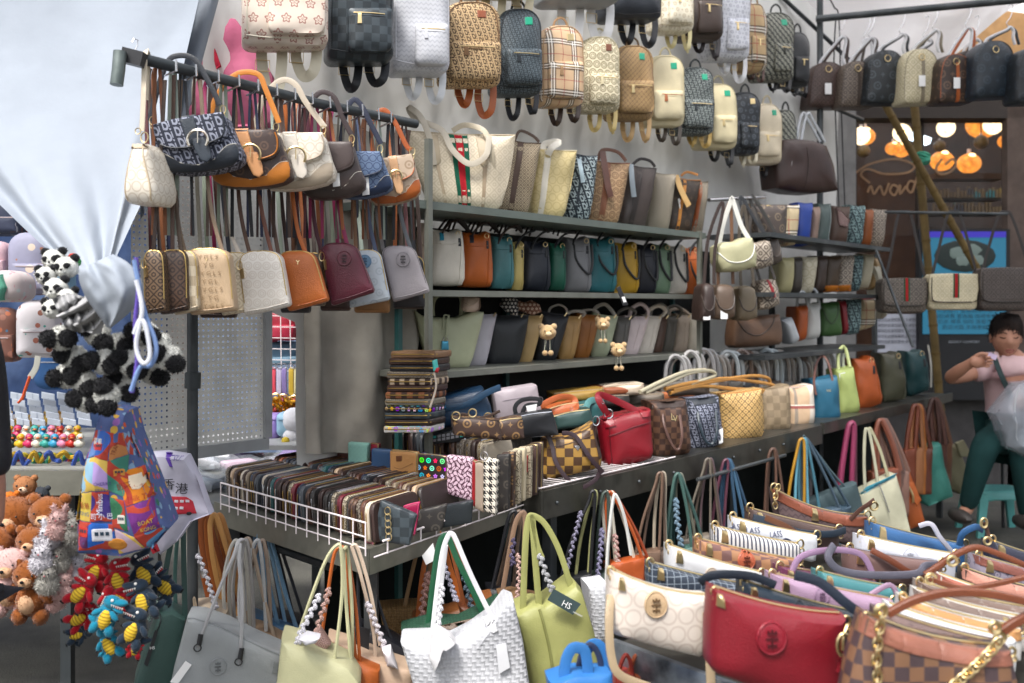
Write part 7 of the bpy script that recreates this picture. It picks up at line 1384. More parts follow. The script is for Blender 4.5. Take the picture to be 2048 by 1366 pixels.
b = pz((1545, 1150), (1795, 1205), 70, 1.66, lea('9a7f96', .4), 'lilac leather pochette behind the navy one', sag=.05, straps=[(lea('9a7f96'), 10, (1740, 1190, 0), (1780, 1170, 0), (1796, 1200, 0), (1790, 1225, 0))], embl=(1640, 1190, 15, lea('8a7088'), lea('6a5068')))
b = pz((1640, 1145), (1810, 1182), 60, 1.75, lea('3f7478', .4), 'teal leather pochette peeking over the lilac one', sag=.05)
b = pz((1560, 1135), (1760, 1165), 50, 1.84, lea('5d2b46', .4), 'plum leather pochette under the purple straps', sag=.05, straps=[(lea('8f7390'), 12, (1580, 1158), (1600, 1115), (1660, 1100), (1720, 1108), (1744, 1145)), (lea('5c5a66', .35), 15, (1668, 1090, -.03), (1656, 1115, -.04), (1680, 1140, -.04), (1740, 1150, -.04), (1830, 1148, -.03), (1850, 1132, -.02), (1880, 1130, 0))])
b = pz((1338, 1092), (1530, 1150), 70, 1.82, mat('leather', 'bdbdbf', rough=.4), 'white pochette left of the small chequered one', sag=.06, embl=(1420, 1146, 13, lea('b0a090'), lea('6a5a4a')))
b = pz((1396, 1080), (1606, 1125), 55, 1.98, mat('damier', '6a4c48', '9a7050', .02, rough=.45), 'chequered pochette with rust medallion in the third line', sag=.04, embl=(1490, 1120, 18, lea('a5553a', .4), lea('5d2a1c')))
b = pz((1430, 1054), (1606, 1092), 50, 2.08, mat('stripe', 'c9c6c4', '4a4c5a', .009, rough=.5), 'white ribbed pochette with dark slots', sag=.05)
b = pz((1466, 1036), (1640, 1074), 55, 2.18, mat('leather', 'c2c4ca', rough=.4), 'white pochette printed with LASS in navy letters', sag=.05, text=[('LASS', 1504, 1060, 12), ('LASS', 1550, 1068, 12), ('AS', 1472, 1054, 12)], embl=(1570, 1090, 14, lea('2b3048'), lea('4a4f68')))
b = pz((1500, 1018), (1684, 1062), 55, 2.26, lea('4a3a36', .4), 'dark brown pochette with long gold zip and navy strap', sag=.04, straps=[(lea('28323e', .35), 14, (1506, 1035, -.04), (1550, 1045, -.045), (1600, 1065, -.045), (1660, 1068, -.04), (1690, 1060, -.02)), (lea('5a3620', .35), 12, (1530, 1035, -.045), (1570, 1052, -.05), (1600, 1072, -.05))])
b = pochette((1548, 978), (1742, 1034), (1720, 1100), (1562, 1050), 2.34, mat('chev', '584848', '453638', .014, rough=.5), 'brown quilted crescent bag with rust band and gold chain, rearmost', band=lea('7c4634', .4), sag=.2, bandh=.3, chain=[(1556, 975), (1550, 1000), (1552, 1022)], puller=.4)
b.strap('handle', [(1700, 1040, -.03), (1720, 1020, -.03), (1738, 1008, -.03), (1748, 1000, -.02)], 9, lea('4a2e24')); b.ring('clasp', 1748, 1012, 8, GOLD, th=.003)
b = pz((1722, 1072), (1918, 1112), 60, 2.0, mat('leather', 'c0c2cc', rough=.38), 'white leather pochette with round medallion outline', sag=.04, embl=(1815, 1115, 19, lea('b9bbc4', .4), lea('8a8c98')))
b = pz((1745, 1046), (1936, 1092), 60, 2.1, lea('2f5580', .38), 'blue leather pochette with coiled blue strap', sag=.05, straps=[(lea('2f5580', .35), 13, (1918, 1096, -.02), (1925, 1068, -.03), (1950, 1054, -.03), (1965, 1060, -.01)), (lea('a9a9b4', .4), 9, (1838, 1052, -.05), (1862, 1048, -.06), (1880, 1075, -.06), (1905, 1105, -.05))])
b = pz((1700, 1098), (1890, 1128), 60, 1.9, lea('6d5450', .42), 'dusty brown pochette with silver zip in the middle of the table', sag=.05, zc=SILV, straps=[(lea('6a3a28', .35), 12, (1742, 1100, -.03), (1780, 1120, -.04), (1820, 1145, -.04), (1850, 1150, -.03))])
b = pz((1985, 1082), (2140, 1130), 60, 2.05, mat('leather', '2b2c3a', rough=.4), 'midnight blue pochette at the right edge of the near table', sag=.05)
b = pz((1958, 1112), (2140, 1158), 60, 1.95, mat('mono', '8b8390', '5e5868', .02, rough=.5), 'grey print pochette with brown band at the right edge', band=lea('74443a'), sag=.05, bandh=.3)
for i, (tl, tr, d_, m, bd, lb) in enumerate([((1930, 1138), (2130, 1190), 1.84, MONOD, lea('b07c6c', .4), 'flower print crescent pochette with dusty pink band'), ((1880, 1150), (2110, 1215), 1.74, lea('c9c2bc'), lea('9a5c4c', .4), 'white pochette with brick pink band'), ((1840, 1166), (2090, 1225), 1.66, mat('mono', '8c8078', '6e625a', .02, rough=.5), lea('6e5a50', .4), 'taupe banded pochette right of the teal one'),
 ((1835, 1182), (2085, 1246), 1.58, mat('leather', 'bdb9b4', rough=.4), lea('74645c', .4), 'pale pochette with umber band'), ((1806, 1196), (2050, 1262), 1.52, mat('leather', 'c4c0bc', rough=.4), lea('b58454', .4), 'white pochette with apricot band'), ((1780, 1212), (2040, 1285), 1.44, mat('leather', 'c9c9c9', rough=.4), lea('c4c4c6', .4), 'all white curved pochette'), ((1755, 1222), (2025, 1298), 1.38, lea('5c4a48'), lea('6c5854', .4), 'dark taupe curved pochette right behind the large chequered one')]):
 b = pochette(tl, tr, (tr[0], tr[1] + 70), (tl[0], tl[1] + 70), d_, m, lb + ' on the near table', band=bd, sag=.09, bandh=.32, yaw=-2, clasps=(i in (0, 2, 4)), puller=.7 if i in (3, 5) else None)
b = Bag('shoulder_strap', 'rust leather strap curving across the right of the near table', 'strap', lq(1850, 1100, 2060, 1200), 1.62, 0, .02)
b.strap('band', [(1850, 1150), (1880, 1130), (1910, 1110), (1950, 1095), (1990, 1105), (2060, 1135)], 12, RB, th=.004); b.ring('clasp', 1862, 1158, 10, GOLD, th=.003); b.ring('clasp', 1905, 1122, 9, GOLD, th=.003)
b = Bag('shoulder_strap', 'second rust strap lying level at the right edge of the near table', 'strap', lq(1850, 1150, 2060, 1190), 1.5, 0, .02); b.strap('band', [(1860, 1158), (1920, 1176), (1980, 1170), (2070, 1150)], 10, RB, th=.004); b.ring('clasp', 1860, 1160, 6, GOLD)
b = Bag('key_clip', 'gold snap clip standing up at the rear right of the near table', 'clip', lq(1960, 1040, 1985, 1100), 2.0, 0, .02); b.strap('post', [(1966, 1045), (1974, 1060), (1980, 1085)], 8, lea('4a3026'), tube=True); b.ring('clip', 1968, 1046, 6, GOLD, th=.003, ell=1.5); b.ring('clip_ring', 1975, 1082, 7, GOLD, th=.003)
for i in range(9):
 x = 1248 + i * 22; c = ('8a2a1c', '9a4a24', 'a8957c', 'b59a80', '7c1f1c', '1e3a30', '26302c', '84242a', '6a6a60')[i]
 free(('scarlet', 'orange', 'stone', 'buff', 'crimson', 'forest', 'spruce', 'cherry', 'ash')[i] + ' handled bag hanging under the front edge of the near table', 1.66 + i * .01, [(x - 18, 1352), (x + 20, 1350), (x + 22, 1440), (x - 20, 1440)], lea(c), [(lea(c), -9, (x - 14, 1356), (x - 4, 1322), (x + 4, 1310), (x + 12, 1322), (x + 18, 1356))], T=.05, group='bags hung under the near table')
# == PEG BOARD AND THINGS BY IT
pb = root('peg_board', 'white perforated metal peg board in a grey frame behind the crossbody bags', 'peg board', W(wt(262, .0), 0, .88))
t0, t1 = wt(262, .0), wt(526, .0); zb, ztp = .885, 1.62
nx = 26; nzz = int((ztp - zb) / ((t1 - t0) / nx)); vs = []; fs = []
cw = (t1 - t0) / nx; chh = (ztp - zb) / nzz
for i in range(nx):
 for j in range(nzz):
  cx, cz = t0 + (i + .5) * cw, zb + (j + .5) * chh; b_ = len(vs); r = cw * .2
  for sx, sz in ((-1, -1), (0, -1), (1, -1), (1, 0), (1, 1), (0, 1), (-1, 1), (-1, 0)): vs.append(W(cx + sx * cw / 2, .0, cz + sz * chh / 2) - pb.location)
  for sx, sz in ((-.7, -.7), (0, -1), (.7, -.7), (1, 0), (.7, .7), (0, 1), (-.7, .7), (-1, 0)): vs.append(W(cx + sx * r, .0, cz + sz * r) - pb.location)
  for k in range(8): fs.append((b_ + k, b_ + (k + 1) % 8, b_ + 8 + (k + 1) % 8, b_ + 8 + k))
link('perforated_panel', mesh('perforated_panel', vs, fs, False), mat('paint', 'cccbc6', 'c0c0bb', rough=.5, bump=.1), pb)
for (ta_, tb_, za, zb_, nm) in ((t0 - .01, t1 + .012, zb - .03, zb, 'frame_rail'), (t1, t1 + .022, zb + .001, ztp, 'frame_side'), (t0 - .012, t1 + .01, ztp + .001, ztp + .02, 'frame_rail')): cbox(ta_, tb_, -.02, .012, za, zb_, nm, mat('paint', '8d9092', rough=.5, bump=.1), pb)
poles('stand_pole', 'grey steel stand pole in front of the peg board', [(Vector((P(385, 900, 2.42).x, 2.42, 0)), P(385, 560, 2.42), .013, 'tube'), (P(385, 760, 2.42) + Vector((0, 0, -.02)), P(386, 745, 2.42), .019, 'collar')], DARKM)
gd = 3.25; gr = root('wire_grid', 'pale wire grid panel hung with key rings beside the peg board', 'wire grid', P(565, 830, gd))
mb = MB()
for i in range(6): x = 522 + i * 19; mb.sweep([P(x, 560, gd) - gr.location, P(x + 4, 830, gd) - gr.location], .0018, n=4)
for i in range(13): y = 565 + i * 22; mb.sweep([P(518, y, gd) - gr.location, P(625, y + 2, gd) - gr.location], .0018, n=4)
mb.build('wires', WIREW, gr)
part('backing', mat('cloth', '5f6f88', '7d8aa0', rough=.8, bump=.3), gr, [wbox(380, 560, 640, 905, gd + .35, .02)])
b = Bag('backpack', 'crimson child backpack behind the wire grid', 'backpack', lq(524, 618, 592, 682), gd + .12, 0, .1); b.body(rr(.2, .2, .2, .2), lea('96182e', .5), 'body', .3); b.body([(526, 650), (590, 650), (585, 680), (530, 680)], lea('a01c38', .5), 'pocket', .3, px=True, T=.03, y=-.06, main=False); b.strap('hanging_strap', [(548, 680), (556, 710), (560, 728)], 12, lea('a81c48'))
b = Bag('blue_hat', 'blue denim cap lying behind the wire grid', 'cap', lq(528, 684, 596, 730), gd + .15, 0, .1); b.body(rr(.3, .4, .2, .2), mat('cloth', '5a7488', rough=.9), 'crown', .4); b.body([(528, 716), (600, 712), (602, 728), (530, 732)], mat('cloth', '6a8496', rough=.9), 'brim', .3, px=True, T=.05, y=-.06, main=False)
for i, (x, c) in enumerate(((534, 'c9b8c8'), (546, 'd0485a'), (558, 'b8b0c8'), (568, '8878b0'), (582, 'c9a83a'), (593, 'd8d0a0'), (604, 'b8843a'))):
 b = Bag('keyring', ('pink', 'coral', 'lilac', 'violet', 'gold', 'cream', 'amber')[i] + ' ribbon keyring hanging on the wire grid', 'keyring', lq(x - 5, 735, x + 5, 790), gd - .02, 0, .008); b.body(rr(.4, .1, .3, .1), lea(c, .4), 'ribbon', .3); b.ring('ring', x, 732, 5, SILV)
gg = random.Random(4)
for i in range(9):
 x, y = 535 + (i % 5) * 17 + gg.uniform(-3, 3), 800 + (i // 5) * 22 + gg.uniform(-3, 3); c = P(x, y, gd - .04); mb = MB(); rt = root('bangle', ('gold ring charm with a ' + ('red', 'gold', 'pink')[i % 3] + ' centre in the cluster under the key rings'), 'charm', c, 0, 'gold ring charms under the wire grid')
 mb.sweep([Vector((math.cos(a) * .017, 0, math.sin(a) * .017)) for a in [k * math.pi / 6 for k in range(12)]], .0035, n=6, closed=True); mb.build('ring', GOLD, rt); mb = MB(); mb.ball((0, 0, 0), .009, 8, 6); mb.build('centre', lea(('9a2a30', 'c79a3a', 'b85a7a')[i % 3], .3), rt)
mb = MB()
for i in range(420): c = P(gg.uniform(528, 616), gg.uniform(795, 838), gd - gg.uniform(0, .06)); v = Vector((gg.gauss(0, 1), gg.gauss(0, 1), gg.gauss(0, 1))).normalized() * .012; a = v.orthogonal().normalized() * .003; mb.add([c - v - a, c + v - a, c + v + a, c - v + a], [(0, 1, 2, 3)])
tag(mb.build('tinsel', mat('metal', 'c9972f', rough=.3, metal=.9, bump=0, var=0)), 'gold tinsel strands bunched under the wire grid', 'tinsel', kind='stuff')
def soft(name, label, cat, quad, d, m, T=.06, pts=None, group=None, **k): b = Bag(name, label, cat, quad if len(quad) == 8 else lq(*quad), d, 0, T, group); b.body(pts or rr(.25, .2, .3, .25), m, 'body', .5, .01, **k); return b
b = soft('pouch', 'lilac satin gift pouch on the shelf below the wire grid', 'pouch', (530, 828, 558, 880), gd - .12, lea('8f78b8', .5)); b.line('tie', [(.2, .2), (.8, .2)], .003, lea('7a64a0'))
b = soft('pouch', 'light blue satin gift pouch with bow on the shelf below the wire grid', 'pouch', (552, 826, 586, 874), gd - .16, lea('8fb4cc', .5)); b.line('tie', [(.2, .25), (.8, .25)], .003, lea('7aa0b8'))
b = soft('pouch', 'orange gift pouch beside the drape', 'pouch', (606, 818, 628, 876), gd - .1, lea('c05a18', .5)); b.line('tie', [(.2, .2), (.8, .2)], .003, lea('a04a10'))
rt = root('plush_toy', 'white round plush toy with a yellow foot on the shelf below the grid', 'plush toy', P(588, 886, gd - .15)); WF = mat('fur', 'cfcfd6', rough=.95, bump=.5)
for nm, px, py, r in (('head', 588, 840, 24), ('body', 584, 870, 18), ('ear', 600, 822, 8)): mb = MB(); mb.ball(P(px, py, gd - .15) - rt.location, r / F * gd, 14, 10); mb.build(nm, WF, rt)
mb = MB(); mb.ball(P(571, 882, gd - .2) - rt.location, 8 / F * gd, 8, 6); mb.build('foot', lea('b8a02a', .8), rt)
lt2 = root('display_table', 'grey table behind the peg board pole heaped with plastic wrapped packets', 'table', Vector((P(480, 900, 3.1).x, 3.1, 0)))
zl = .68
def q3(px, py, z): d = dz(py, z); v = P(px, py, d); return Vector((v.x, v.y, z))
KP = [q3(300, 990, zl), q3(470, 1012, zl), q3(640, 892, zl), q3(392, 882, zl)]
quadbox('table_top', KP, zl - .03, zl - .002, mat('paint', '6a6c6a', rough=.5), lt2)
for p in (KP[1] * .97 + KP[3] * .03, KP[2] * .97 + KP[0] * .03, KP[0] * .98 + KP[2] * .02): mb = MB(); mb.box(Vector((p.x, p.y, zl / 2 - .02)) - lt2.location, (.03, .03, zl - .06)); mb.build('leg', DARKM, lt2, smooth=False)
sh2 = root('shelf_board', 'pale shelf board under the gift pouches', 'shelf', P(560, 885, 3.05)); part('board', mat('paint', '9a9c9c', rough=.5), sh2, [((P(540, 888, 3.05).x, 3.12, H - (888 - HY) / F * 3.05), (.5, .3, .014))])
cols = ['c9ccd2', '2e5ab0', 'b8323a', 'c9c9cc', '2b2b30', '6a4a8a', 'd0b0c0', 'b8c4d0', 'c4c8c8', '8a4a6a', '5a8aa0', 'd0d0d4', '3a3438', 'c8c0c8']
pk = random.Random(8)
for i in range(22):
 u, v = pk.random(), pk.random(); p = (KP[0].lerp(KP[1], u)).lerp(KP[3].lerp(KP[2], u), v); c = cols[i % 14]; sx, sy = pk.uniform(.05, .08), pk.uniform(.04, .06)
 rt = root('wrapped_packet', ('white', 'blue', 'red', 'pale', 'black', 'violet', 'pink', 'grey blue', 'clear', 'maroon', 'teal', 'milky', 'charcoal', 'mauve')[i % 14] + (' item in a clear plastic packet heaped on the left rear table', ' goods in crinkled clear wrap at the edge of the left rear heap')[i // 14], 'packet', p + Vector((0, 0, .012 + .006 * (i % 4))), pk.random() * 6, 'plastic wrapped packets heaped on the left rear table')
 o = [(sx * x, sy * y) for x, y in ((-.9, -1), (.9, -.9), (1, .9), (-1, 1))]
 vs_, fs_ = puff(o, .02, .5, .01, i); M = Matrix.Rotation(math.radians(90 + pk.uniform(-28, 28)), 3, 'X'); vs_ = [M @ x for x in vs_]
 link('item', fixn(mesh('item', vs_, fs_)), lea(c, .5), rt)
 vs_, fs_ = puff([(x * 1.25, y * 1.25) for x, y in o], .035, .6, .025, i + 3); vs_ = [M @ x for x in vs_]; link('clear_wrap', fixn(mesh('clear_wrap', vs_, fs_)), clear('dfe6ee', .16), rt)
# == PLUSH TOYS
FB = mat('fur', '17171a', rough=1, bump=.6, sheen=.15); FW = mat('fur', 'c9c9c4', rough=1, bump=.6);
rf = random.Random(17)
def plush(name, label, px, py, d, parts, m, group=None, cat='plush toy', yaw=0, fz=60, fl=.006):
 rt = root(name, label, cat, P(px, py, d), yaw, group)
 for p in parts:
  nm, dx, dy, dd_, rx, rz = p[:6]; mm = p[6] if len(p) > 6 else m; ry = p[7] if len(p) > 7 else min(rx, rz)
  rot = p[8] if len(p) > 8 else 0
  M = Matrix.Rotation(math.radians(rot), 3, 'Y'); k = d / F; mb = MB(); c = (dx * k, dd_ * k, -dy * k); rr3 = (rx * k, ry * k, rz * k)
  mb.ball(c, rr3, 14, 10, M, wob=.08, seed=px + dx)
  if fz and max(rx, rz) > 6: mb.fuzz(c, rr3, int(fz * (rx * rz) / 100), fl, rf, M, wd_=.0011)
  mb.build(nm, mm, rt)
 return rt
for i, (x, y, s, nm) in enumerate(((108, 520, 1.0, 'upper'), (132, 535, 1.05, 'middle right'), (92, 552, .9, 'outer left'), (112, 578, 1.05, 'centre'), (106, 618, .95, 'lowest'), (135, 596, .9, 'right'))):
 plush('panda_plush', nm + ' panda head plush with black ears in the bunch beside the curtain knot', x, y, 1.78 - i * .012, [('head', 0, 0, 0, 23 * s, 21 * s), ('ear', -18 * s, -16 * s, 2, 9 * s, 9 * s, FB), ('ear', 16 * s, -18 * s, 2, 9 * s, 9 * s, FB), ('eye_patch', -9 * s, -1, -19 * s, 7 * s, 5.5 * s, FB, 3 * s, 20), ('eye_patch', 9 * s, -3, -19 * s, 7 * s, 5.5 * s, FB, 3 * s, -20), ('nose', 0, 5, -22 * s, 2.5, 2, FB), ('muzzle', 0, 8 * s, -17 * s, 8 * s, 5 * s)], FW, 'panda head plushes bunched at the curtain knot', fz=30, fl=.003)
plush('toy_caterpillar', 'little striped red orange green toy wedged above the pandas', 147, 516, 1.8, [('body', 0, 0, 0, 12, 10, lea('b8321c', .9)), ('stripe', 6, 4, -3, 8, 9, lea('c07020', .9)), ('stripe', 10, 8, -4, 7, 9, lea('2a7a3a', .9)), ('tail', -4, 28, 0, 12, 6, lea('8fa840', .9))], lea('b8321c', .9), fz=0)
pp = [(124, 676, -20, 60), (150, 716, 15, 30), (196, 668, 40, -20), (210, 724, 0, 45), (168, 762, 30, 0), (238, 690, -10, 80), (262, 726, 30, 20), (318, 690, 60, -20), (306, 744, 10, 30), (216, 790, 80, 0), (176, 800, 0, 20), (134, 752, -30, 40), (338, 715, 20, 60), (248, 768, 40, 30), (292, 668, 10, 10)]
ad = ['upper left', 'left', 'upper middle', 'central', 'lower left', 'middle right', 'inner right', 'upper right', 'lower right', 'bottom', 'lowest left', 'outer left', 'outermost right', 'lower middle', 'topmost right']
for i, (x, y, a1, a2) in enumerate(pp):
 a = math.radians(a1)
 plush('pompom_charm', ad[i] + ' fluffy black and white pompom charm in the bunch below the curtain knot', x, y, 1.7 + (i % 3) * .03, [('white_puff', 0, 0, -2, 25, 24, FW, 20), ('black_puff', -19 * math.cos(a), -15 * math.sin(a) - 4, -16, 18.5, 17.5, FB, 15), ('black_puff', 19 * math.cos(a), 17 * math.sin(a) + 6, -14, 18.5, 17.5, FB, 15)], FW, 'black and white pompom charms bunched below the curtain knot', fz=240, fl=.0032)
BF = mat('fur', '8a4f22', '7a4218', rough=1, bump=.6, sheen=.3); PKF = mat('fur', 'c9a8a4', rough=1, bump=.6); GF = mat('fur', 'a8a59e', rough=1, bump=.6); WF2 = mat('fur', 'c9c6cc', rough=1, bump=.6); LF = mat('fur', 'c09a7a', rough=1)
def bear(label, x, y, s, m, d, belly=LF, g='brown bear plushes hanging in a heap at the left'):
 return plush('bear_plush', label, x, y, d, [('head', 0, -16 * s, -4, 26 * s, 23 * s), ('ear', -20 * s, -34 * s, 0, 8 * s, 8 * s), ('ear', 20 * s, -34 * s, 0, 8 * s, 8 * s), ('muzzle', 3, -10 * s, -24 * s, 10 * s, 8 * s, belly), ('nose', 3, -13 * s, -34 * s, 3 * s, 2.4 * s, FB), ('eye', -9 * s, -20 * s, -26 * s, 2.2, 2.2, BLACK), ('eye', 13 * s, -20 * s, -24 * s, 2.2, 2.2, BLACK), ('body', 2, 22 * s, 0, 24 * s, 26 * s), ('belly', 2, 24 * s, -12 * s, 15 * s, 17 * s, belly), ('arm', -24 * s, 10 * s, -8, 10 * s, 17 * s, m, 10 * s, 30), ('arm', 26 * s, 12 * s, -8, 10 * s, 17 * s, m, 10 * s, -30), ('leg', -14 * s, 46 * s, -10, 12 * s, 13 * s), ('leg', 18 * s, 46 * s, -10, 12 * s, 13 * s)], m, g, fz=55, fl=.004)
for a in (('big brown bear plush with large round head, topmost in the brown heap', 30, 1060, 1.75, BF, 2.35), ('brown bear plush leaning right over the big one', 100, 1050, 1.5, BF, 2.3), ('brown bear plush cut off by the left photo edge', -8, 1110, 1.5, BF, 2.28), ('pale pink bear plush in the middle of the brown heap', 24, 1150, 1.4, PKF, 2.22), ('brown bear plush hanging lowest in the heap', 62, 1170, 1.3, BF, 2.2), ('brown bear plush with white belly right of the pink one', 66, 1100, 1.2, BF, 2.25)): bear(*a[:3], a[3], a[4], a[5])
bear('small tan monkey plush with paws on its head above the bears', 52, 985, .85, mat('fur', '9a6a48', rough=1), 2.6, mat('fur', 'd0b49a', rough=1), 'small toys above the bears'); bear('orange and cream plush toy peeking over the bears', 20, 1010, .7, mat('fur', 'c06a2a', rough=1), 2.55, LF, 'small toys above the bears'); bear('dark grey plush toy behind the monkey plush', 82, 1000, .7, mat('fur', '3a3e44', rough=1), 2.7, GF, 'small toys above the bears')
for i, (x, y, s, m, nm) in enumerate(((118, 1050, 1.0, PKF, 'shell pink'), (98, 1078, 1.0, WF2, 'snow white'), (140, 1085, .95, GF, 'ash grey'), (84, 1118, 1.05, WF2, 'off white'), (120, 1120, .95, GF, 'mouse grey'), (150, 1140, 1.0, WF2, 'milk white'), (96, 1160, 1.0, GF, 'stone grey'), (128, 1172, 1.0, PKF, 'rose pink'), (108, 1196, .9, PKF, 'pale rose'), (150, 1060, .9, GF, 'smoke grey'))):
 plush('bunny_plush', nm + ' long haired fluffy bunny plush between the bears and the dinosaurs', x, y, 2.15 + (i % 3) * .03, [('body', 0, 8, 0, 22 * s, 22 * s), ('head', 2, -14 * s, -6, 16 * s, 15 * s), ('ear', -9 * s, -30 * s, 0, 5, 12, m, 4, -15), ('ear', 11 * s, -30 * s, 0, 5, 12, m, 4, 15), ('nose', 3, -13 * s, -22 * s, 2, 1.6, lea('b86a70')), ('eye', -3, -17 * s, -21 * s, 1.6, 1.6, BLACK), ('eye', 10, -17 * s, -20 * s, 1.6, 1.6, BLACK)], m, 'long haired bunny plushes', fz=170, fl=.006)
YB = mat('hstripe', 'c9a82a', '9a7a18', .006, rough=.9); RD = mat('fur', '9a1220', rough=1, bump=.5, sheen=.2); NV = mat('fur', '1f2c3a', rough=1, bump=.5, sheen=.2); TL = mat('fur', '16708a', rough=1, bump=.5, sheen=.2)
WT = mat('plastic', 'd8d4d0', rough=.7, bump=0)
def dino(label, x, y, s, m, d, fl=1, rot=0):
 rt = plush('dinosaur_plush', label, x, y, d, [('body', 0, 10 * s, 0, 19 * s, 25 * s), ('belly', fl * 3 * s, 12 * s, -14 * s, 12 * s, 19 * s, YB, 8 * s), ('head', fl * 6 * s, -20 * s, -4, 17 * s, 13 * s), ('snout', fl * 22 * s, -24 * s, -8, 15 * s, 7 * s, m, 9 * s, fl * -10), ('jaw', fl * 20 * s, -10 * s, -8, 13 * s, 4.5 * s, m, 8 * s, fl * 16), ('mouth', fl * 18 * s, -17 * s, -9 * s, 11 * s, 5.5 * s, lea('a01a20', .8), 5 * s), ('eye', fl * 8 * s, -27 * s, -14 * s, 3 * s, 3 * s, WT), ('arm', -15 * s, 2 * s, -12 * s, 6 * s, 12 * s, m, 6 * s, 50), ('arm', 18 * s, 2 * s, -12 * s, 6 * s, 12 * s, m, 6 * s, -50), ('leg', -14 * s, 32 * s, -10 * s, 9 * s, 13 * s, m, 9 * s, 20), ('leg', 15 * s, 32 * s, -10 * s, 9 * s, 13 * s, m, 9 * s, -20), ('tail', -fl * 20 * s, 26 * s, 6 * s, 17 * s, 7 * s, m, 7 * s, fl * 30)], m, 'dinosaur plushes hanging in a bunch', fz=12, fl=.003)
 k = d / F; mb = MB()
 for j in range(6):
  c = Vector((fl * (10 + j * 4.2) * s * k, -17 * s * k, (19 + (1.5 - j * .3)) * s * k)); w_ = 1.9 * s * k; h_ = 5 * s * k
  mb.add([c + Vector((-w_, 0, 0)), c + Vector((w_, 0, 0)), c + Vector((0, 0, -h_)), c + Vector((0, -w_, 0))], [(0, 1, 2), (0, 3, 1), (0, 2, 3), (1, 3, 2)])
 mb.build('teeth', WT, rt, smooth=False); rt.rotation_euler = (0, math.radians(rot), 0)
 mb = MB()
 for (cx, cz) in ((-22, -8), (26, -8), (-18, -44), (20, -44)):
  for t in (-1, 0, 1): mb.ball(((cx + t * 3) * s * k, -14 * s * k, cz * s * k), 2.2 * s * k, 5, 4)
 mb.build('claws', FB, rt)
for i, a in enumerate((('red dinosaur plush with open white toothed mouth, top of the bunch', 200, 1135, 1.0, RD, 1.95, -1, 20), ('red dinosaur plush facing right beside the blue ones', 235, 1150, 1.0, RD, 1.92, 1, -15), ('red dinosaur plush at the left of the bunch', 172, 1178, 1.0, RD, 1.92, -1, 40), ('dark navy dinosaur plush at the top right of the bunch', 284, 1138, 1.05, NV, 1.95, 1, -30), ('navy dinosaur plush with wide open mouth in the middle', 290, 1190, 1.05, NV, 1.88, -1, -10), ('teal dinosaur plush in the middle of the bunch', 215, 1222, 1.05, TL, 1.85, 1, 15), ('red dinosaur plush low at the left', 172, 1232, .9, RD, 1.95, -1, 60), ('navy dinosaur plush at the lower right of the bunch', 276, 1250, 1.05, NV, 1.86, -1, 25), ('teal dinosaur plush at the bottom of the bunch', 215, 1280, .95, TL, 1.88, 1, -30), ('navy dinosaur plush hanging behind the green tote', 322, 1165, 1.0, NV, 1.98, 1, -50), ('dark plush dinosaur sticking out at the lower left', 165, 1268, .7, NV, 1.95, -1, 80), ('red dinosaur plush hanging at the very bottom right', 272, 1290, .6, RD, 1.95, 1, 10), ('red dinosaur plush behind the centre of the bunch', 236, 1190, .9, RD, 1.9, -1, -60))): dino(*a)
b = Bag('drawstring_bag', 'souvenir drawstring bag with patchwork of blue, orange and purple Hong Kong prints', 'shopping bag', lq(150, 824, 335, 1115), 1.82, 8, .12)
b.body([(196, 824), (225, 818), (250, 824), (262, 870), (290, 940), (318, 1010), (336, 1060), (300, 1100), (240, 1118), (152, 1112), (150, 1060), (158, 1000), (172, 920), (186, 860)], mat('blotch', '4a5a8a', k=.018, tex='b84a2a,3a5a9a,7a9ab8,c9a040,8a5aa0,2f6a5a', rough=.85, bump=.4), 'body', .35, .03, px=True)
PT = [([(186, 862), (204, 858), (200, 905), (174, 915)], '5a7ab0'), ([(204, 858), (232, 862), (226, 915), (200, 908)], '2f5aa8'), ([(232, 862), (252, 862), (262, 905), (228, 915)], 'b87a48'), ([(252, 862), (264, 868), (284, 915), (264, 905)], '7a9ab8'), ([(174, 916), (200, 908), (194, 975), (160, 985)], '8ab0c8'), ([(200, 908), (226, 916), (224, 976), (194, 976)], 'a890c8'), ([(226, 916), (264, 906), (256, 990), (222, 976)], '3a7a6a'), ([(240, 940), (290, 930), (308, 990), (258, 1008)], 'd07a1a'), ([(160, 986), (192, 978), (184, 1040), (152, 1040)], 'c9b04a'), ([(192, 978), (224, 978), (226, 1040), (184, 1040)], '3a2a78'), ([(226, 990), (254, 996), (260, 1060), (228, 1052)], '2f6a4a'), ([(258, 1010), (308, 992), (322, 1052), (272, 1070)], '6a2a78'), ([(152, 1042), (182, 1042), (176, 1100), (154, 1100)], '5a2a5a'), ([(182, 1042), (230, 1046), (232, 1100), (176, 1100)], '1f5ab0'), ([(232, 1056), (270, 1072), (290, 1098), (236, 1110)], 'b8a0b0'), ([(270, 1070), (322, 1054), (334, 1062), (304, 1098), (292, 1098)], '5a8ab0')]
for pts, c in PT: b.deco('printed_panel', pts, mat(('paisley', 'mono', 'paisley', 'circ')[len(c) * ord(c[1]) % 4], c, ('c8a850', 'a83a2a', '2f5a8a', 'c8c8c8')[ord(c[3]) % 4], .07, rough=.85, bump=.2), .0015, px=True)
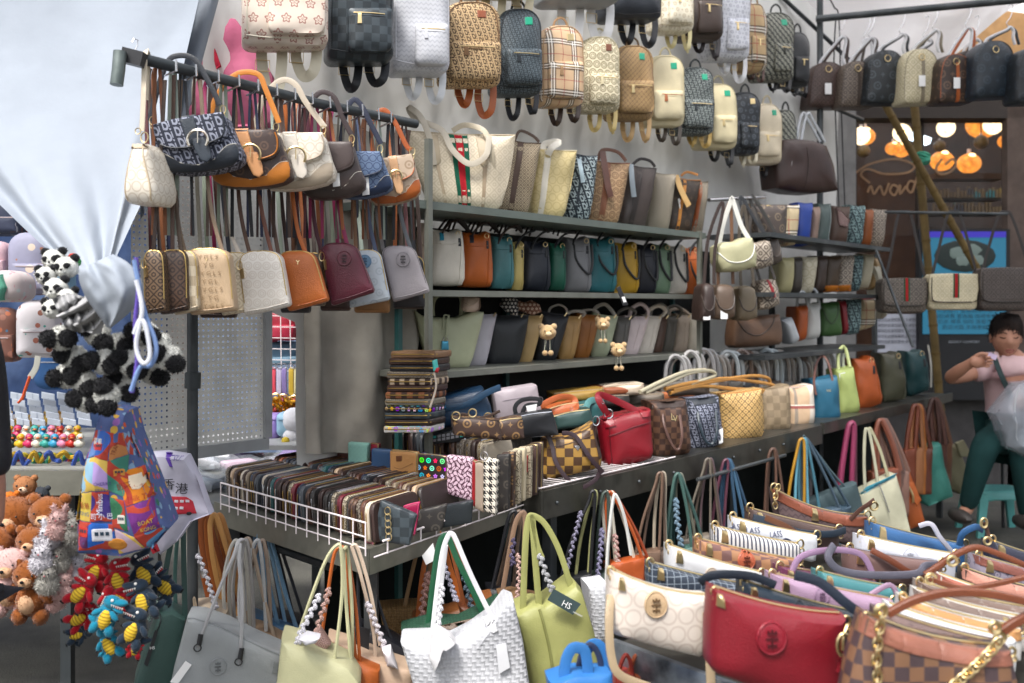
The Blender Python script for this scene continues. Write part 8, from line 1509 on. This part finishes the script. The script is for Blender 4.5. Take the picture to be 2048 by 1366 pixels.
for t, x, y, s_, c, r in (('Milk Tea', 286, 990, 11, 'a02a18', .15), ('HONG KONG', 272, 968, 5, 'a02a18', .1), ('Minibus', 206, 1004, 12, 'd8d8e8', 1.5), ('CHERRY', 214, 962, 7, '4a3a8a', 0), ('STAR', 210, 976, 7, '4a3a8a', 0), ('司 小 巴', 208, 1030, 10, 'd8d8e8', 0), ('BOAT', 296, 1040, 9, 'c9b04a', .2), ('KONG', 300, 1054, 8, 'c9b04a', .2), ('HONG', 168, 1026, 8, '2a5a8a', 0), ('香港', 172, 1010, 10, 'a03a2a', .1), ('TRAM', 240, 893, 8, '6a2a1c', 1.2), ('奶茶', 254, 968, 11, '7a2414', .2), ('電車', 202, 880, 9, 'd8d8d0', 0)): b.text('print', t, x, y, s_, mat('paint', c, rough=.7, bump=0, var=0), rot=r, sx=.85)
for x, y, w_, h_, c in ((206, 888, 16, 14, 'b02a2a'), (207, 1068, 40, 26, 'd0d0d8'), (168, 1062, 22, 20, 'a82a20'), (247, 1035, 16, 18, 'c8c4bc'), (246, 940, 20, 14, 'c88a3a')):
 b.deco('printed_vehicle', [(x - w_ / 2, y - h_ / 2 + 2), (x - w_ / 2 + 3, y - h_ / 2), (x + w_ / 2 - 3, y - h_ / 2), (x + w_ / 2, y - h_ / 2 + 2), (x + w_ / 2, y + h_ / 2), (x - w_ / 2, y + h_ / 2)], mat('paint', c, rough=.7, bump=0), .0022, px=True)
 for k in range(3): b.deco('printed_window', [(x - w_ * .36 + k * w_ * .26, y - h_ * .25), (x - w_ * .36 + k * w_ * .26 + w_ * .18, y - h_ * .25), (x - w_ * .36 + k * w_ * .26 + w_ * .18, y + h_ * .05), (x - w_ * .36 + k * w_ * .26, y + h_ * .05)], mat('paint', '22384a', rough=.5, bump=0), .003, px=True)
b.deco('printed_cup', [(262, 948), (290, 942), (294, 962), (284, 974), (270, 974), (262, 962)], mat('paint', 'd8c8b0', rough=.7, bump=0), .0022, px=True); b.deco('printed_bun', [(236 + 20 * math.cos(a), 1088 + 13 * math.sin(a)) for a in [k * .6 for k in range(10)]], lea('b8782a', .8), .0022, px=True)
for x in (206, 226, 244): b.strap('drawstring', [(x, 860), (x + 4, 830), (222, 800), (224, 780)], 8, lea('a87a58', .8))
b = Bag('souvenir_shirt', 'white souvenir cloth with black characters and a red double decker bus print', 'shopping bag', lq(280, 905, 430, 1110), 2.15, 4, .05)
b.body([(283, 908), (330, 905), (372, 912), (395, 960), (412, 1010), (420, 1030), (380, 1045), (352, 1085), (318, 1112), (282, 1060)], mat('cloth', 'b4b2c2', rough=.85, bump=.5), 'body', .3, .03, px=True)
INK = mat('paint', '16161c', rough=.7, bump=0, var=0); RI = mat('paint', 'a0182a', rough=.7, bump=0, var=0)
for t, x, y, s_, m_ in (('香', 340, 968, 17, INK), ('港', 364, 978, 17, INK), ('K', 306, 945, 22, INK), ('L', 312, 978, 18, INK), ('TSUI', 355, 915, 8, lea('4a3a8a'))): b.text('print', t, x, y, s_, m_, rot=-.1)
b.deco('printed_bus', [(326, 996), (332, 990), (372, 994), (384, 1004), (392, 1028), (326, 1026)], RI, .002, px=True)
for r_ in range(2):
 for k in range(5 - r_): b.deco('printed_window', [(331 + k * 10, 997 + r_ * 13 + k * .6), (338 + k * 10, 998 + r_ * 13 + k * .6), (338 + k * 10, 1003 + r_ * 13 + k * .6), (331 + k * 10, 1002 + r_ * 13 + k * .6)], mat('paint', 'b8b4bc', rough=.6, bump=0), .003, px=True)
for x in (340, 378): b.deco('printed_wheel', [(x + 5 * math.cos(a), 1027 + 4 * math.sin(a)) for a in [k * .8 for k in range(8)]], INK, .0032, px=True)
b.deco('red_print', [(284, 912), (300, 910), (296, 930), (286, 926)], RI, .002, px=True); b.deco('red_print', [(292, 1080), (312, 1070), (322, 1100), (306, 1108)], RI, .002, px=True); b.deco('violet_print', [(332, 904), (342, 904), (350, 932), (344, 930)], lea('5a3a9a'), .002, px=True)
# == THE NEIGHBOURING STALL, far left
ns = root('toy_stall', 'neighbouring toy stall with grey table edge and dark back panel', 'market stall', Vector((P(60, 900, 3.0).x, 3.0, 0)))
part('back_panel', mat('cloth', '2c3c5c', '4a5a78', rough=.85, bump=.4, var=.2), ns, [wbox(-700, 360, 330, 905, 4.0, .03)])
part('table_top', mat('paint', '8c8c88', rough=.5), ns, [((P(60, 0, 3.0).x - .35, 3.35, .765), (1.15, .95, .03))]); part('front_edge', GV, ns, [((P(60, 0, 3.0).x - .35, 2.862, .742), (1.15, .02, .07))])
part('leg', DARKM, ns, [((P(165, 0, 3.0).x, 2.9, .35), (.03, .03, .7))]); part('leg', DARKM, ns, [((P(-300, 0, 3.0).x, 2.9, .35), (.03, .03, .7))])
ct2 = mat('cloth', '16181c', rough=.9)
part('dark_skirt', ct2, ns, [((P(60, 0, 3.0).x - .35, 3.3, .62), (1.1, .01, .26))])
def kid(label, q, m, pk_=None, d=3.1, **k):
 b = Bag('backpack', label, 'backpack', lq(*q), d, 10, .09, 'small printed child backpacks at the neighbouring stall'); b.body(rr(.4, .25, .14, .1), m, 'body', .3, .006)
 b.body([(q[0] + (q[2] - q[0]) * u, q[1] + (q[3] - q[1]) * v) for u, v in ((.1, .5), (.9, .5), (.92, .92), (.08, .92))], m, 'front_pocket', .3, .004, px=True, T=.03, y=-.055, main=False); sv = b.bvh; b.use_last()
 b.line('zipper', [(.12, .55), (.88, .55)], .002, lea('9a8a8a')); return b
kid('grey lilac child backpack printed with small bears and bunnies', (14, 464, 98, 590), mat('blotch', '8a8aa0', k=.035, tex='a0705a,c9b8a8,8a8aa0,b08068', rough=.6))
kid('white child backpack with teal and brown dinosaur print', (30, 600, 112, 716), mat('blotch', 'b8b4b8', k=.024, tex='3a8a80,9a5a48,b8b4b8,7a4a3a', rough=.6)); kid('brown printed child backpack at the left edge below the cap', (-40, 615, 30, 725), mat('blotch', '6a4438', k=.024, tex='3a6a8a,a05a3a,6a4438,8a5a4a', rough=.6)); kid('pink child backpack cut off by the left edge', (-60, 480, 14, 560), mat('blotch', 'c0a0a8', k=.03, tex='b88088,c9b8b8,c0a0a8', rough=.6))
kid('dark denim child backpack hanging at the top of the neighbouring stall', (-30, 395, 40, 470), mat('blotch', '2a3248', k=.03, tex='5a3a3a,2a3248,8a8a90', rough=.6), d=3.3); kid('light blue child backpack behind the pandas', (92, 500, 140, 590), mat('blotch', '6a90a8', k=.03, tex='8ab0c0,6a90a8,b0c0c8', rough=.6), d=3.3); kid('black child backpack with coloured dots near the curtain edge', (40, 425, 100, 470), mat('blotch', '1c1e26', k=.02, tex='8a3a3a,3a5a8a,1c1e26', rough=.6), d=3.4)
b = Bag('sun_hat', 'white and mint child cap at the left edge', 'cap', lq(-30, 540, 42, 604), 2.9, 0, .1); b.body(rr(.45, .45, .3, .3), mat('blotch', 'c0b4b4', k=.02, tex='c09098,b8c0c0,c0b4b4', rough=.8), 'crown', .5); b.body([(-30, 556), (0, 548), (10, 575), (0, 600), (-30, 604)], lea('5aa088', .8), 'brim', .4, px=True, T=.05, y=-.06, main=False)
b = Bag('strap', 'orange cord with pale lettered band hanging under the white child backpack', 'strap', lq(38, 714, 70, 806), 2.9, 0, .01); b.strap('band', [(76, 712), (72, 735), (60, 755)], 12, lea('a0a098')); b.strap('cord', [(60, 752), (52, 775), (44, 800)], 6, lea('b8481c', .8), tube=True); b.strap('cord_foot', [(52, 775), (44, 796), (36, 806)], 5, lea('b8481c', .8), tube=True)
b = soft('folded_denim', 'folded blue denim bag on the neighbouring stall', 'bag', (66, 700, 150, 780), 3.6, mat('cloth', '2c4a72', rough=.9)); b.line('seam', [(.1, .3), (.9, .3)], .002, lea('8a8a90'))
for i in range(5):      # folded white cards standing in zigzag
 for k in range(6):
  x = -10 + k * 31 + i * 3; y = 784 + i * 13; d_ = 3.45 - i * .12; b = Bag('folded_card', 'white folded card carton in zigzag row ' + ('farthest back', 'behind the middle', 'in the middle', 'before the middle', 'nearest the ducks')[i], 'carton', (x, y, x + 26, y + 5, x + 27, y + 17, x, y + 13), d_, 25, .02, 'white folded cartons in zigzag rows'); b.body([(0, 0), (1, 0), (1, 1), (0, 1)], mat('paint', 'b4bcc8', rough=.6, bump=0), 'carton', 0, 0); b.line('crease', [(.5, 0), (.5, 1)], .001, mat('paint', '8a96a8', rough=.6, bump=0), sm=0)
kc = [('c09a3a', 'mustard'), ('a8823a', 'honey'), ('c8a880', 'wheat'), ('b89048', 'ochre'), ('b0a8a8', 'pale'), ('c0985a', 'sand')]
for i in range(9):
 x = 14 + i * 14; y = 832 + (i % 2) * 10; plush('stacking_toy', kc[i % 6][1] + ' cupcake shaped squeeze toy in the back row of the toy table', x, y, 3.25, [('cup', 0, 4, 0, 10, 10, lea(kc[i % 6][0], .6)), ('top', 0, -7, 0, 11, 6, lea(('c8a040', 'c9c4c8', 'a87a2a')[i % 3], .6)), ('cherry', 0, -9, 0, 2.5, 2.5, lea('a02a2a', .5))], BLACK, 'cupcake squeeze toys on the toy table', fz=0)
dc = [('c8a020', 'yellow'), ('c9c6b8', 'white'), ('2f8ab0', 'sky blue'), ('b82a5a', 'magenta'), ('c8a020', 'golden'), ('c97a98', 'pink'), ('c9c0b0', 'cream'), ('1c2a22', 'black'), ('b02a20', 'red'), ('3a9a90', 'turquoise')]
for i in range(18):
 x = 18 + (i % 9) * 17 + (i // 9) * 6; y = 868 + (i // 9) * 17; c, nm = dc[(i * 3) % 10]; m = lea(c, .35)
 plush('rubber_duck', nm + ' little duck toy standing in the ' + ('front' if i > 8 else 'second') + ' row of the toy table', x, y, 3.1 - (i // 9) * .12, [('body', 0, 2, 0, 10, 9, m), ('head', 1, -11, -1, 7.5, 7, m), ('beak', 4, -10, -8, 4, 2, lea('b85a1a', .4)), ('eye', -1, -12, -7, 1.3, 1.5, BLACK), ('wing', -8, 2, -4, 3, 5, m), ('collar', 1, -4, -1, 7, 2, lea(dc[(i + 4) % 10][0], .4))], m, 'small duck toys in rows on the toy table', fz=0)
for i in range(16):
 x = 10 + i * 10; c = ('c8a020', '2a8a6a', 'b83a2a', '3a5ab0', 'c8b428', '5a3a8a')[i % 6]; mb = MB(); d_ = 2.93 + (i % 3) * .04
 mb.sweep(spline([P(x - 14, 912 + (i % 4) * 6, d_), P(x - 2, 904 + (i % 3) * 5, d_ - .02), P(x + 8, 914 + (i % 4) * 5, d_), P(x + 20, 906 + (i % 5) * 4, d_ - .01)], 5), .0065, n=6); tag(mb.build('bead_garland', mat('weave', c, c, .004, rough=.8, bump=1.2)), ('yellow', 'green', 'red', 'blue', 'lemon', 'violet')[i % 6] + ' knitted snake garland lying at the front of the toy table', 'garland', 'knitted snake garlands on the toy table')
# == PLASTIC STOOL
st = root('plastic_stool', 'low turquoise plastic stool standing on the ground beside the hanging totes', 'stool', Vector((P(2001, 1055, 5.45).x, 5.5, 0)))
TQ = mat('plastic', '5fa8a4', rough=.42, bump=.1, nscale=40); kq = 5.45 / F; hz = 1.25 - (978 - 610) * kq
mb = MB();
def ringp(hw, z, n=6):
 o = []
 for a0, sx, sy in ((0, 1, 1), (90, -1, 1), (180, -1, -1), (270, 1, -1)):
  for i in range(n + 1): a = math.radians(a0 + 90 * i / n); o.append(Vector((sx * hw * .72 + hw * .28 * math.cos(a), sy * hw * .62 + hw * .24 * math.sin(a), z)))
 return o
rs = [ringp(.105, hz), ringp(.125, hz - .003), ringp(.135, hz - .012), ringp(.138, hz - .045)]
n = len(rs[0]); vs = [v for r_ in rs for v in r_]; fs = [(i * n + j, i * n + (j + 1) % n, i * n + n + (j + 1) % n, i * n + n + j) for i in range(3) for j in range(n)] + [tuple(range(n))]
link('seat', mesh('seat', vs, fs), TQ, st)
for sx in (-1, 1):
 for sy in (-1, 1):
  mb = MB(); a = Vector((sx * .115, sy * .1, hz - .02)); b_ = Vector((sx * .15, sy * .13, 0)); w0 = .024
  mb.add([a + Vector((-w0, -.014, 0)), a + Vector((w0, -.014, 0)), a + Vector((w0, .014, 0)), a + Vector((-w0, .014, 0)), b_ + Vector((-w0 * .7, -.012, 0)), b_ + Vector((w0 * .7, -.012, 0)), b_ + Vector((w0 * .7, .012, 0)), b_ + Vector((-w0 * .7, .012, 0))], [(0, 1, 5, 4), (1, 2, 6, 5), (2, 3, 7, 6), (3, 0, 4, 7), (4, 5, 6, 7), (0, 3, 2, 1)]); link('leg', fixn(mesh('leg', mb.v, mb.f, False)), TQ, st)
for sy in (-1, 1):
 mb = MB(); mb.sweep([Vector((-.12, sy * .105, hz - .05)), Vector((-.06, sy * .108, hz - .04)), Vector((.06, sy * .108, hz - .04)), Vector((.12, sy * .105, hz - .05))], .012, n=6); mb.build('apron', TQ, st)
# == PEOPLE
SKIN = mat('skin', 'b07f68', rough=.55, bump=.1, var=.04, nscale=200)
def skinmesh(name, verts, edges, rad, m, parent, sub=2, rootv=0):
 me = bpy.data.meshes.new(name); me.from_pydata([tuple(v) for v in verts], edges, []); o = bpy.data.objects.new(name, me); COL.objects.link(o); o.parent = parent
 md = o.modifiers.new('skin', 'SKIN'); md.use_smooth_shade = True
 for i, r in enumerate(rad): me.skin_vertices[0].data[i].radius = (r, r) if not isinstance(r, tuple) else r; me.skin_vertices[0].data[i].use_root = i == rootv
 s_ = o.modifiers.new('sub', 'SUBSURF'); s_.levels = s_.render_levels = sub
 me.materials.append(m)
 dg = bpy.context.evaluated_depsgraph_get(); ev = o.evaluated_get(dg); m2 = bpy.data.meshes.new_from_object(ev)
 vs = [v.co.copy() for v in m2.vertices]; fs = [tuple(p.vertices) for p in m2.polygons]; bpy.data.objects.remove(o)
 return link(name, mesh(name, vs, fs, angle=180), m, parent)
wd0 = 5.4
wm_ = root('person', 'seated woman in pale pink shirt with dark crossbody strap looking down at her hand', 'person', Vector((P(2030, 900, wd0).x, wd0, 0)))
def q_(px, py, dd_=0): return P(px, py, wd0 + dd_) - wm_.location
bodyv = [q_(2030, 862), q_(2022, 800), q_(2016, 742), q_(2015, 716), q_(2014, 700, -.02),   # 0 pelvis 1 waist 2 chest 3 neck base 4 neck
         q_(1976, 728), q_(1934, 750, -.06), q_(1897, 757, -.12), q_(1920, 740, -.22), q_(1938, 728, -.27), q_(1948, 723, -.29),  # 5-10 near arm
         q_(2056, 728), q_(2074, 790), q_(2050, 812, -.2), q_(2036, 806, -.25),   # 11-14 far arm
         q_(2010, 872, -.05), q_(1972, 886, -.3), q_(1952, 950, -.26), q_(1934, 1020, -.18), q_(1920, 1032, -.28),
         q_(2052, 872, -.05), q_(2046, 900, -.34), q_(2050, 965, -.3), q_(2056, 1035, -.22), q_(2050, 1045, -.32)]
ed = [(0, 1), (1, 2), (2, 3), (3, 4), (3, 5), (5, 6), (6, 7), (7, 8), (8, 9), (9, 10), (3, 11), (11, 12), (12, 13), (13, 14), (0, 15), (15, 16), (16, 17), (17, 18), (18, 19), (0, 20), (20, 21), (21, 22), (22, 23), (23, 24)]
rd_ = [.11, .1, .095, .05, .045, .06, .043, .036, .034, .025, .03, .06, .043, .032, .028, .085, .062, .048, .034, .03, .085, .062, .048, .034, .03]
skinmesh('body', bodyv, ed, rd_, SKIN, wm_)
SH = mat('cloth', 'ccacb0', 'd2b4b4', rough=.85, bump=.5, var=.05); PN = mat('cloth', '1d3a3a', rough=.85, bump=.5)
sv_ = [q_(2026, 858), q_(2022, 828), q_(2022, 800), q_(2018, 758), q_(2016, 738), q_(2015, 722), q_(1984, 732), q_(1958, 741, -.04), q_(1944, 747, -.06), q_(2048, 732), q_(2064, 752), q_(2070, 768)]
skinmesh('shirt', sv_, [(0, 1), (1, 2), (2, 3), (3, 4), (4, 5), (5, 6), (6, 7), (7, 8), (5, 9), (9, 10), (10, 11)], [.15, .14, .135, .142, .125, .085, .078, .066, .062, .078, .066, .062], SH, wm_)
skinmesh('trousers', [bodyv[0]] + bodyv[15:19] + bodyv[20:24], [(0, 1), (1, 2), (2, 3), (3, 4), (0, 5), (5, 6), (6, 7), (7, 8)], [.142, .1, .076, .062, .046, .1, .076, .062, .046], PN, wm_)
for a in (18, 23):
 mb = MB(); v = bodyv[a + 1]; mb.ball(v + Vector((0, 0, -.0)), (.045, .11, .035), 10, 8); mb.build('shoe', lea('2a2624', .6), wm_)
hc = q_(2012, 672, -.03); hd = MB(); kx = .074;
Mh = Matrix.Rotation(math.radians(-14), 3, 'Z') @ Matrix.Rotation(math.radians(5), 3, 'X')
vs = []; n1, m1 = 28, 22
for i in range(m1 + 1):
 ph = math.pi * i / m1
 for j in range(n1):
  th = 2 * math.pi * j / n1; x, y, z = math.sin(ph) * math.cos(th), math.sin(ph) * math.sin(th), math.cos(ph)
  w_ = kx * (1 - .20 * max(0, -z) ** 1.3); v = Vector((x * w_, y * .09 * (1 - .1 * max(0, -z)), z * .118)); fr = max(0, -y)
  if fr > .3:
   g_ = lambda cx, cz, sx, sz, a: a * math.exp(-((v.x - cx) / sx) ** 2 - ((v.z - cz) / sz) ** 2)
   v.y -= g_(0, -.022, .012, .02, .021) + g_(0, -.032, .018, .008, .008) + g_(0, -.066, .024, .008, .008) + g_(0, -.1, .025, .014, .008) + g_(-.042, -.03, .022, .022, .006) + g_(.042, -.03, .022, .022, .006)
   v.y += g_(-.03, .004, .016, .011, .009) + g_(.03, .004, .016, .011, .009) + g_(0, -.082, .02, .006, .004)
  vs.append(hc + Mh @ v)
fs = [(i * n1 + j, i * n1 + n1 + j, i * n1 + n1 + (j + 1) % n1, i * n1 + (j + 1) % n1) for i in range(m1) for j in range(n1)]
link('head', mesh('head', vs, fs, angle=180), SKIN, wm_)
def fp(x, z, y=-.086): return hc + Mh @ Vector((x, y, z))
for sx in (-1, 1):
 mb = MB(); mb.sweep(spline([fp(sx * .046, .003, -.07), fp(sx * .03, -.002, -.083), fp(sx * .014, .002, -.082)], 5), .0022, n=5); mb.build('eyelid', lea('2a1c18', .7), wm_)
 mb = MB(); mb.sweep(spline([fp(sx * .052, .022, -.068), fp(sx * .034, .028, -.082), fp(sx * .014, .022, -.088)], 5), .0026, .0016, n=5); mb.build('eyebrow', lea('3a2a24', .9), wm_)
 mb = MB(); mb.ball(hc + Mh @ Vector((sx * .074, .006, -.012)), (.008, .018, .028), 8, 8, Mh); mb.build('ear', SKIN, wm_)
mb = MB(); mb.sweep(spline([fp(-.022, -.067, -.092), fp(-.008, -.062, -.1), fp(.008, -.062, -.1), fp(.022, -.067, -.092)], 5), .003, .0024, n=6); mb.sweep(spline([fp(-.018, -.072, -.09), fp(0, -.077, -.096), fp(.018, -.072, -.09)], 5), .0028, .0022, n=6); mb.build('lips', lea('8a4640', .5), wm_)
HR = mat('fur', '1c1716', '2a201c', rough=.7, bump=.8); mb = MB()
mb.ball(hc + Mh @ Vector((0, .018, .026)), (.081, .092, .1), 20, 14, Mh, wob=.05);
hb2 = random.Random(2); mb.fuzz(hc + Mh @ Vector((0, .018, .026)), (.081, .092, .1), 260, .018, hb2, Mh, wd_=.0035)
for i in range(26):
 a = -1 + i / 12.5; x0 = a * .07; zt_ = .085 - abs(a) * .02
 mb.sweep(spline([fp(x0 * .7, .118, -.02), fp(x0 * .95, zt_ + .01, -.078 + abs(a) * .03), fp(x0 * 1.08, .042 - abs(a) ** 2 * .05 + hb2.uniform(-.012, .008), -.09 + abs(a) ** 2 * .05)], 4), .0075, .004, n=5, taper=lambda t: 1 - .65 * t)
mb.build('hair', HR, wm_)
hw = bodyv[10];
def finger(pts, r, nm='finger'):
 mb = MB(); mb.sweep(spline([hw + Vector(p) for p in pts], 5), r, n=8, taper=lambda t: 1 - .3 * t); v0 = mb.v[-4]; mb.ball(hw + Vector(pts[-1]), r * .72, 8, 6); mb.build(nm, SKIN, wm_)
mb = MB(); mb.ball(hw + Vector((.01, -.01, 0)), (.042, .024, .034), 12, 9); mb.build('palm', SKIN, wm_)
for i, (z, L_) in enumerate(((.024, .9), (.008, 1.0), (-.009, .95), (-.024, .78))): finger([(.03, -.012, z), (.055 * L_ + .01, -.022, z + .004), (.066 * L_ + .006, -.042, z + .002), (.046 * L_, -.052, z)], .0092 - .0006 * i)
finger([(.0, -.014, .026), (.024, -.032, .042), (.05, -.044, .036)], .0105, 'thumb')
mb = MB(); mb.box(hw + Vector((.07, -.05, .03)), (.045, .003, .026), Matrix.Rotation(.4, 3, 'Y')); mb.build('paper_note', mat('paint', 'c8b4d0', rough=.7, bump=0), wm_, smooth=False)
mb = MB(); mb.ball(bodyv[14] + Vector((0, -.01, 0)), (.035, .024, .04), 10, 8); mb.build('palm', SKIN, wm_)
mb = MB(); mb.sweep(spline([q_(1985, 712, .02), q_(1988, 712, -.09), q_(2000, 745, -.155), q_(2016, 780, -.16), q_(2030, 812, -.15)], 6), .014, .003, n=8, nrm=(0, 1, 0), flat=True); mb.build('crossbody_strap', lea('1a3030', .7), wm_)
b = Bag('plastic_bag', 'translucent grey plastic bag held in front of the seated woman', 'plastic bag', lq(1990, 765, 2070, 915), 5.0, 0, .12); b.body([(2040, 768), (2070, 762), (2100, 800), (2100, 905), (2050, 915), (2016, 895), (2004, 850), (1992, 828), (2014, 800)], clear('a4aab4', .55), 'film', .5, .04, px=True); b.line('crease', [(2040, 775), (2022, 820), (2030, 880)], .003, clear('c0c6cc', .8), px=True)
b = Bag('folding_stool', 'dark folding stool under the seated woman', 'stool', lq(1990, 868, 2080, 1035), wd0 + .12, 0, .2)
for pts in ([(2004, 872, 0), (2006, 1055, 0)], [(2076, 872, .1), (2074, 1052, .1)], [(2004, 872, .15), (2070, 1045, .15)]): b.strap('leg', pts, 6, BLACK, tube=True, sm=0)
b.body([(1996, 864), (2086, 864), (2086, 876), (1996, 876)], BLACK, 'seat', .1, 0, px=True, T=.3)
pe = root('person', 'passer by in dark navy quilted coat whose sleeve shows at the left edge', 'person', Vector((P(-60, 1000, 1.75).x, 1.75, 0)))
QN = mat('lattice', '12151c', '0a0c12', .045, rough=.6, bump=1.0)
def s_(px, py, dd_=0): return P(px, py, 1.75 + dd_) - pe.location
bv = [s_(-150, 1050), s_(-150, 860), s_(-150, 640), s_(-150, 520), s_(-150, 440), s_(-62, 640), s_(-38, 850), s_(-20, 980), s_(-24, 1060), s_(-190, 1350), s_(-190, 1900), s_(-110, 1350), s_(-110, 1900)]
skinmesh('body', bv, [(0, 1), (1, 2), (2, 3), (3, 4), (2, 5), (5, 6), (6, 7), (7, 8), (0, 9), (9, 10), (0, 11), (11, 12)], [.12, .11, .12, .05, .045, .045, .036, .028, .026, .06, .035, .06, .035], SKIN, pe)
skinmesh('quilted_coat', [bv[0], bv[1], bv[2], bv[5], bv[6], s_(-22, 965)], [(0, 1), (1, 2), (2, 3), (3, 4), (4, 5)], [.15, .14, .13, .06, .05, .042], QN, pe)
skinmesh('trousers', [bv[0]] + bv[9:13], [(0, 1), (1, 2), (0, 3), (3, 4)], [.13, .08, .05, .08, .05], lea('22242c', .8), pe)
mb = MB(); mb.ball(s_(-150, 400), (.075, .09, .11), 16, 12); mb.build('head', SKIN, pe); mb = MB(); mb.ball(s_(-150, 385, .015), (.082, .095, .11), 16, 12); mb.build('hair', HR, pe)
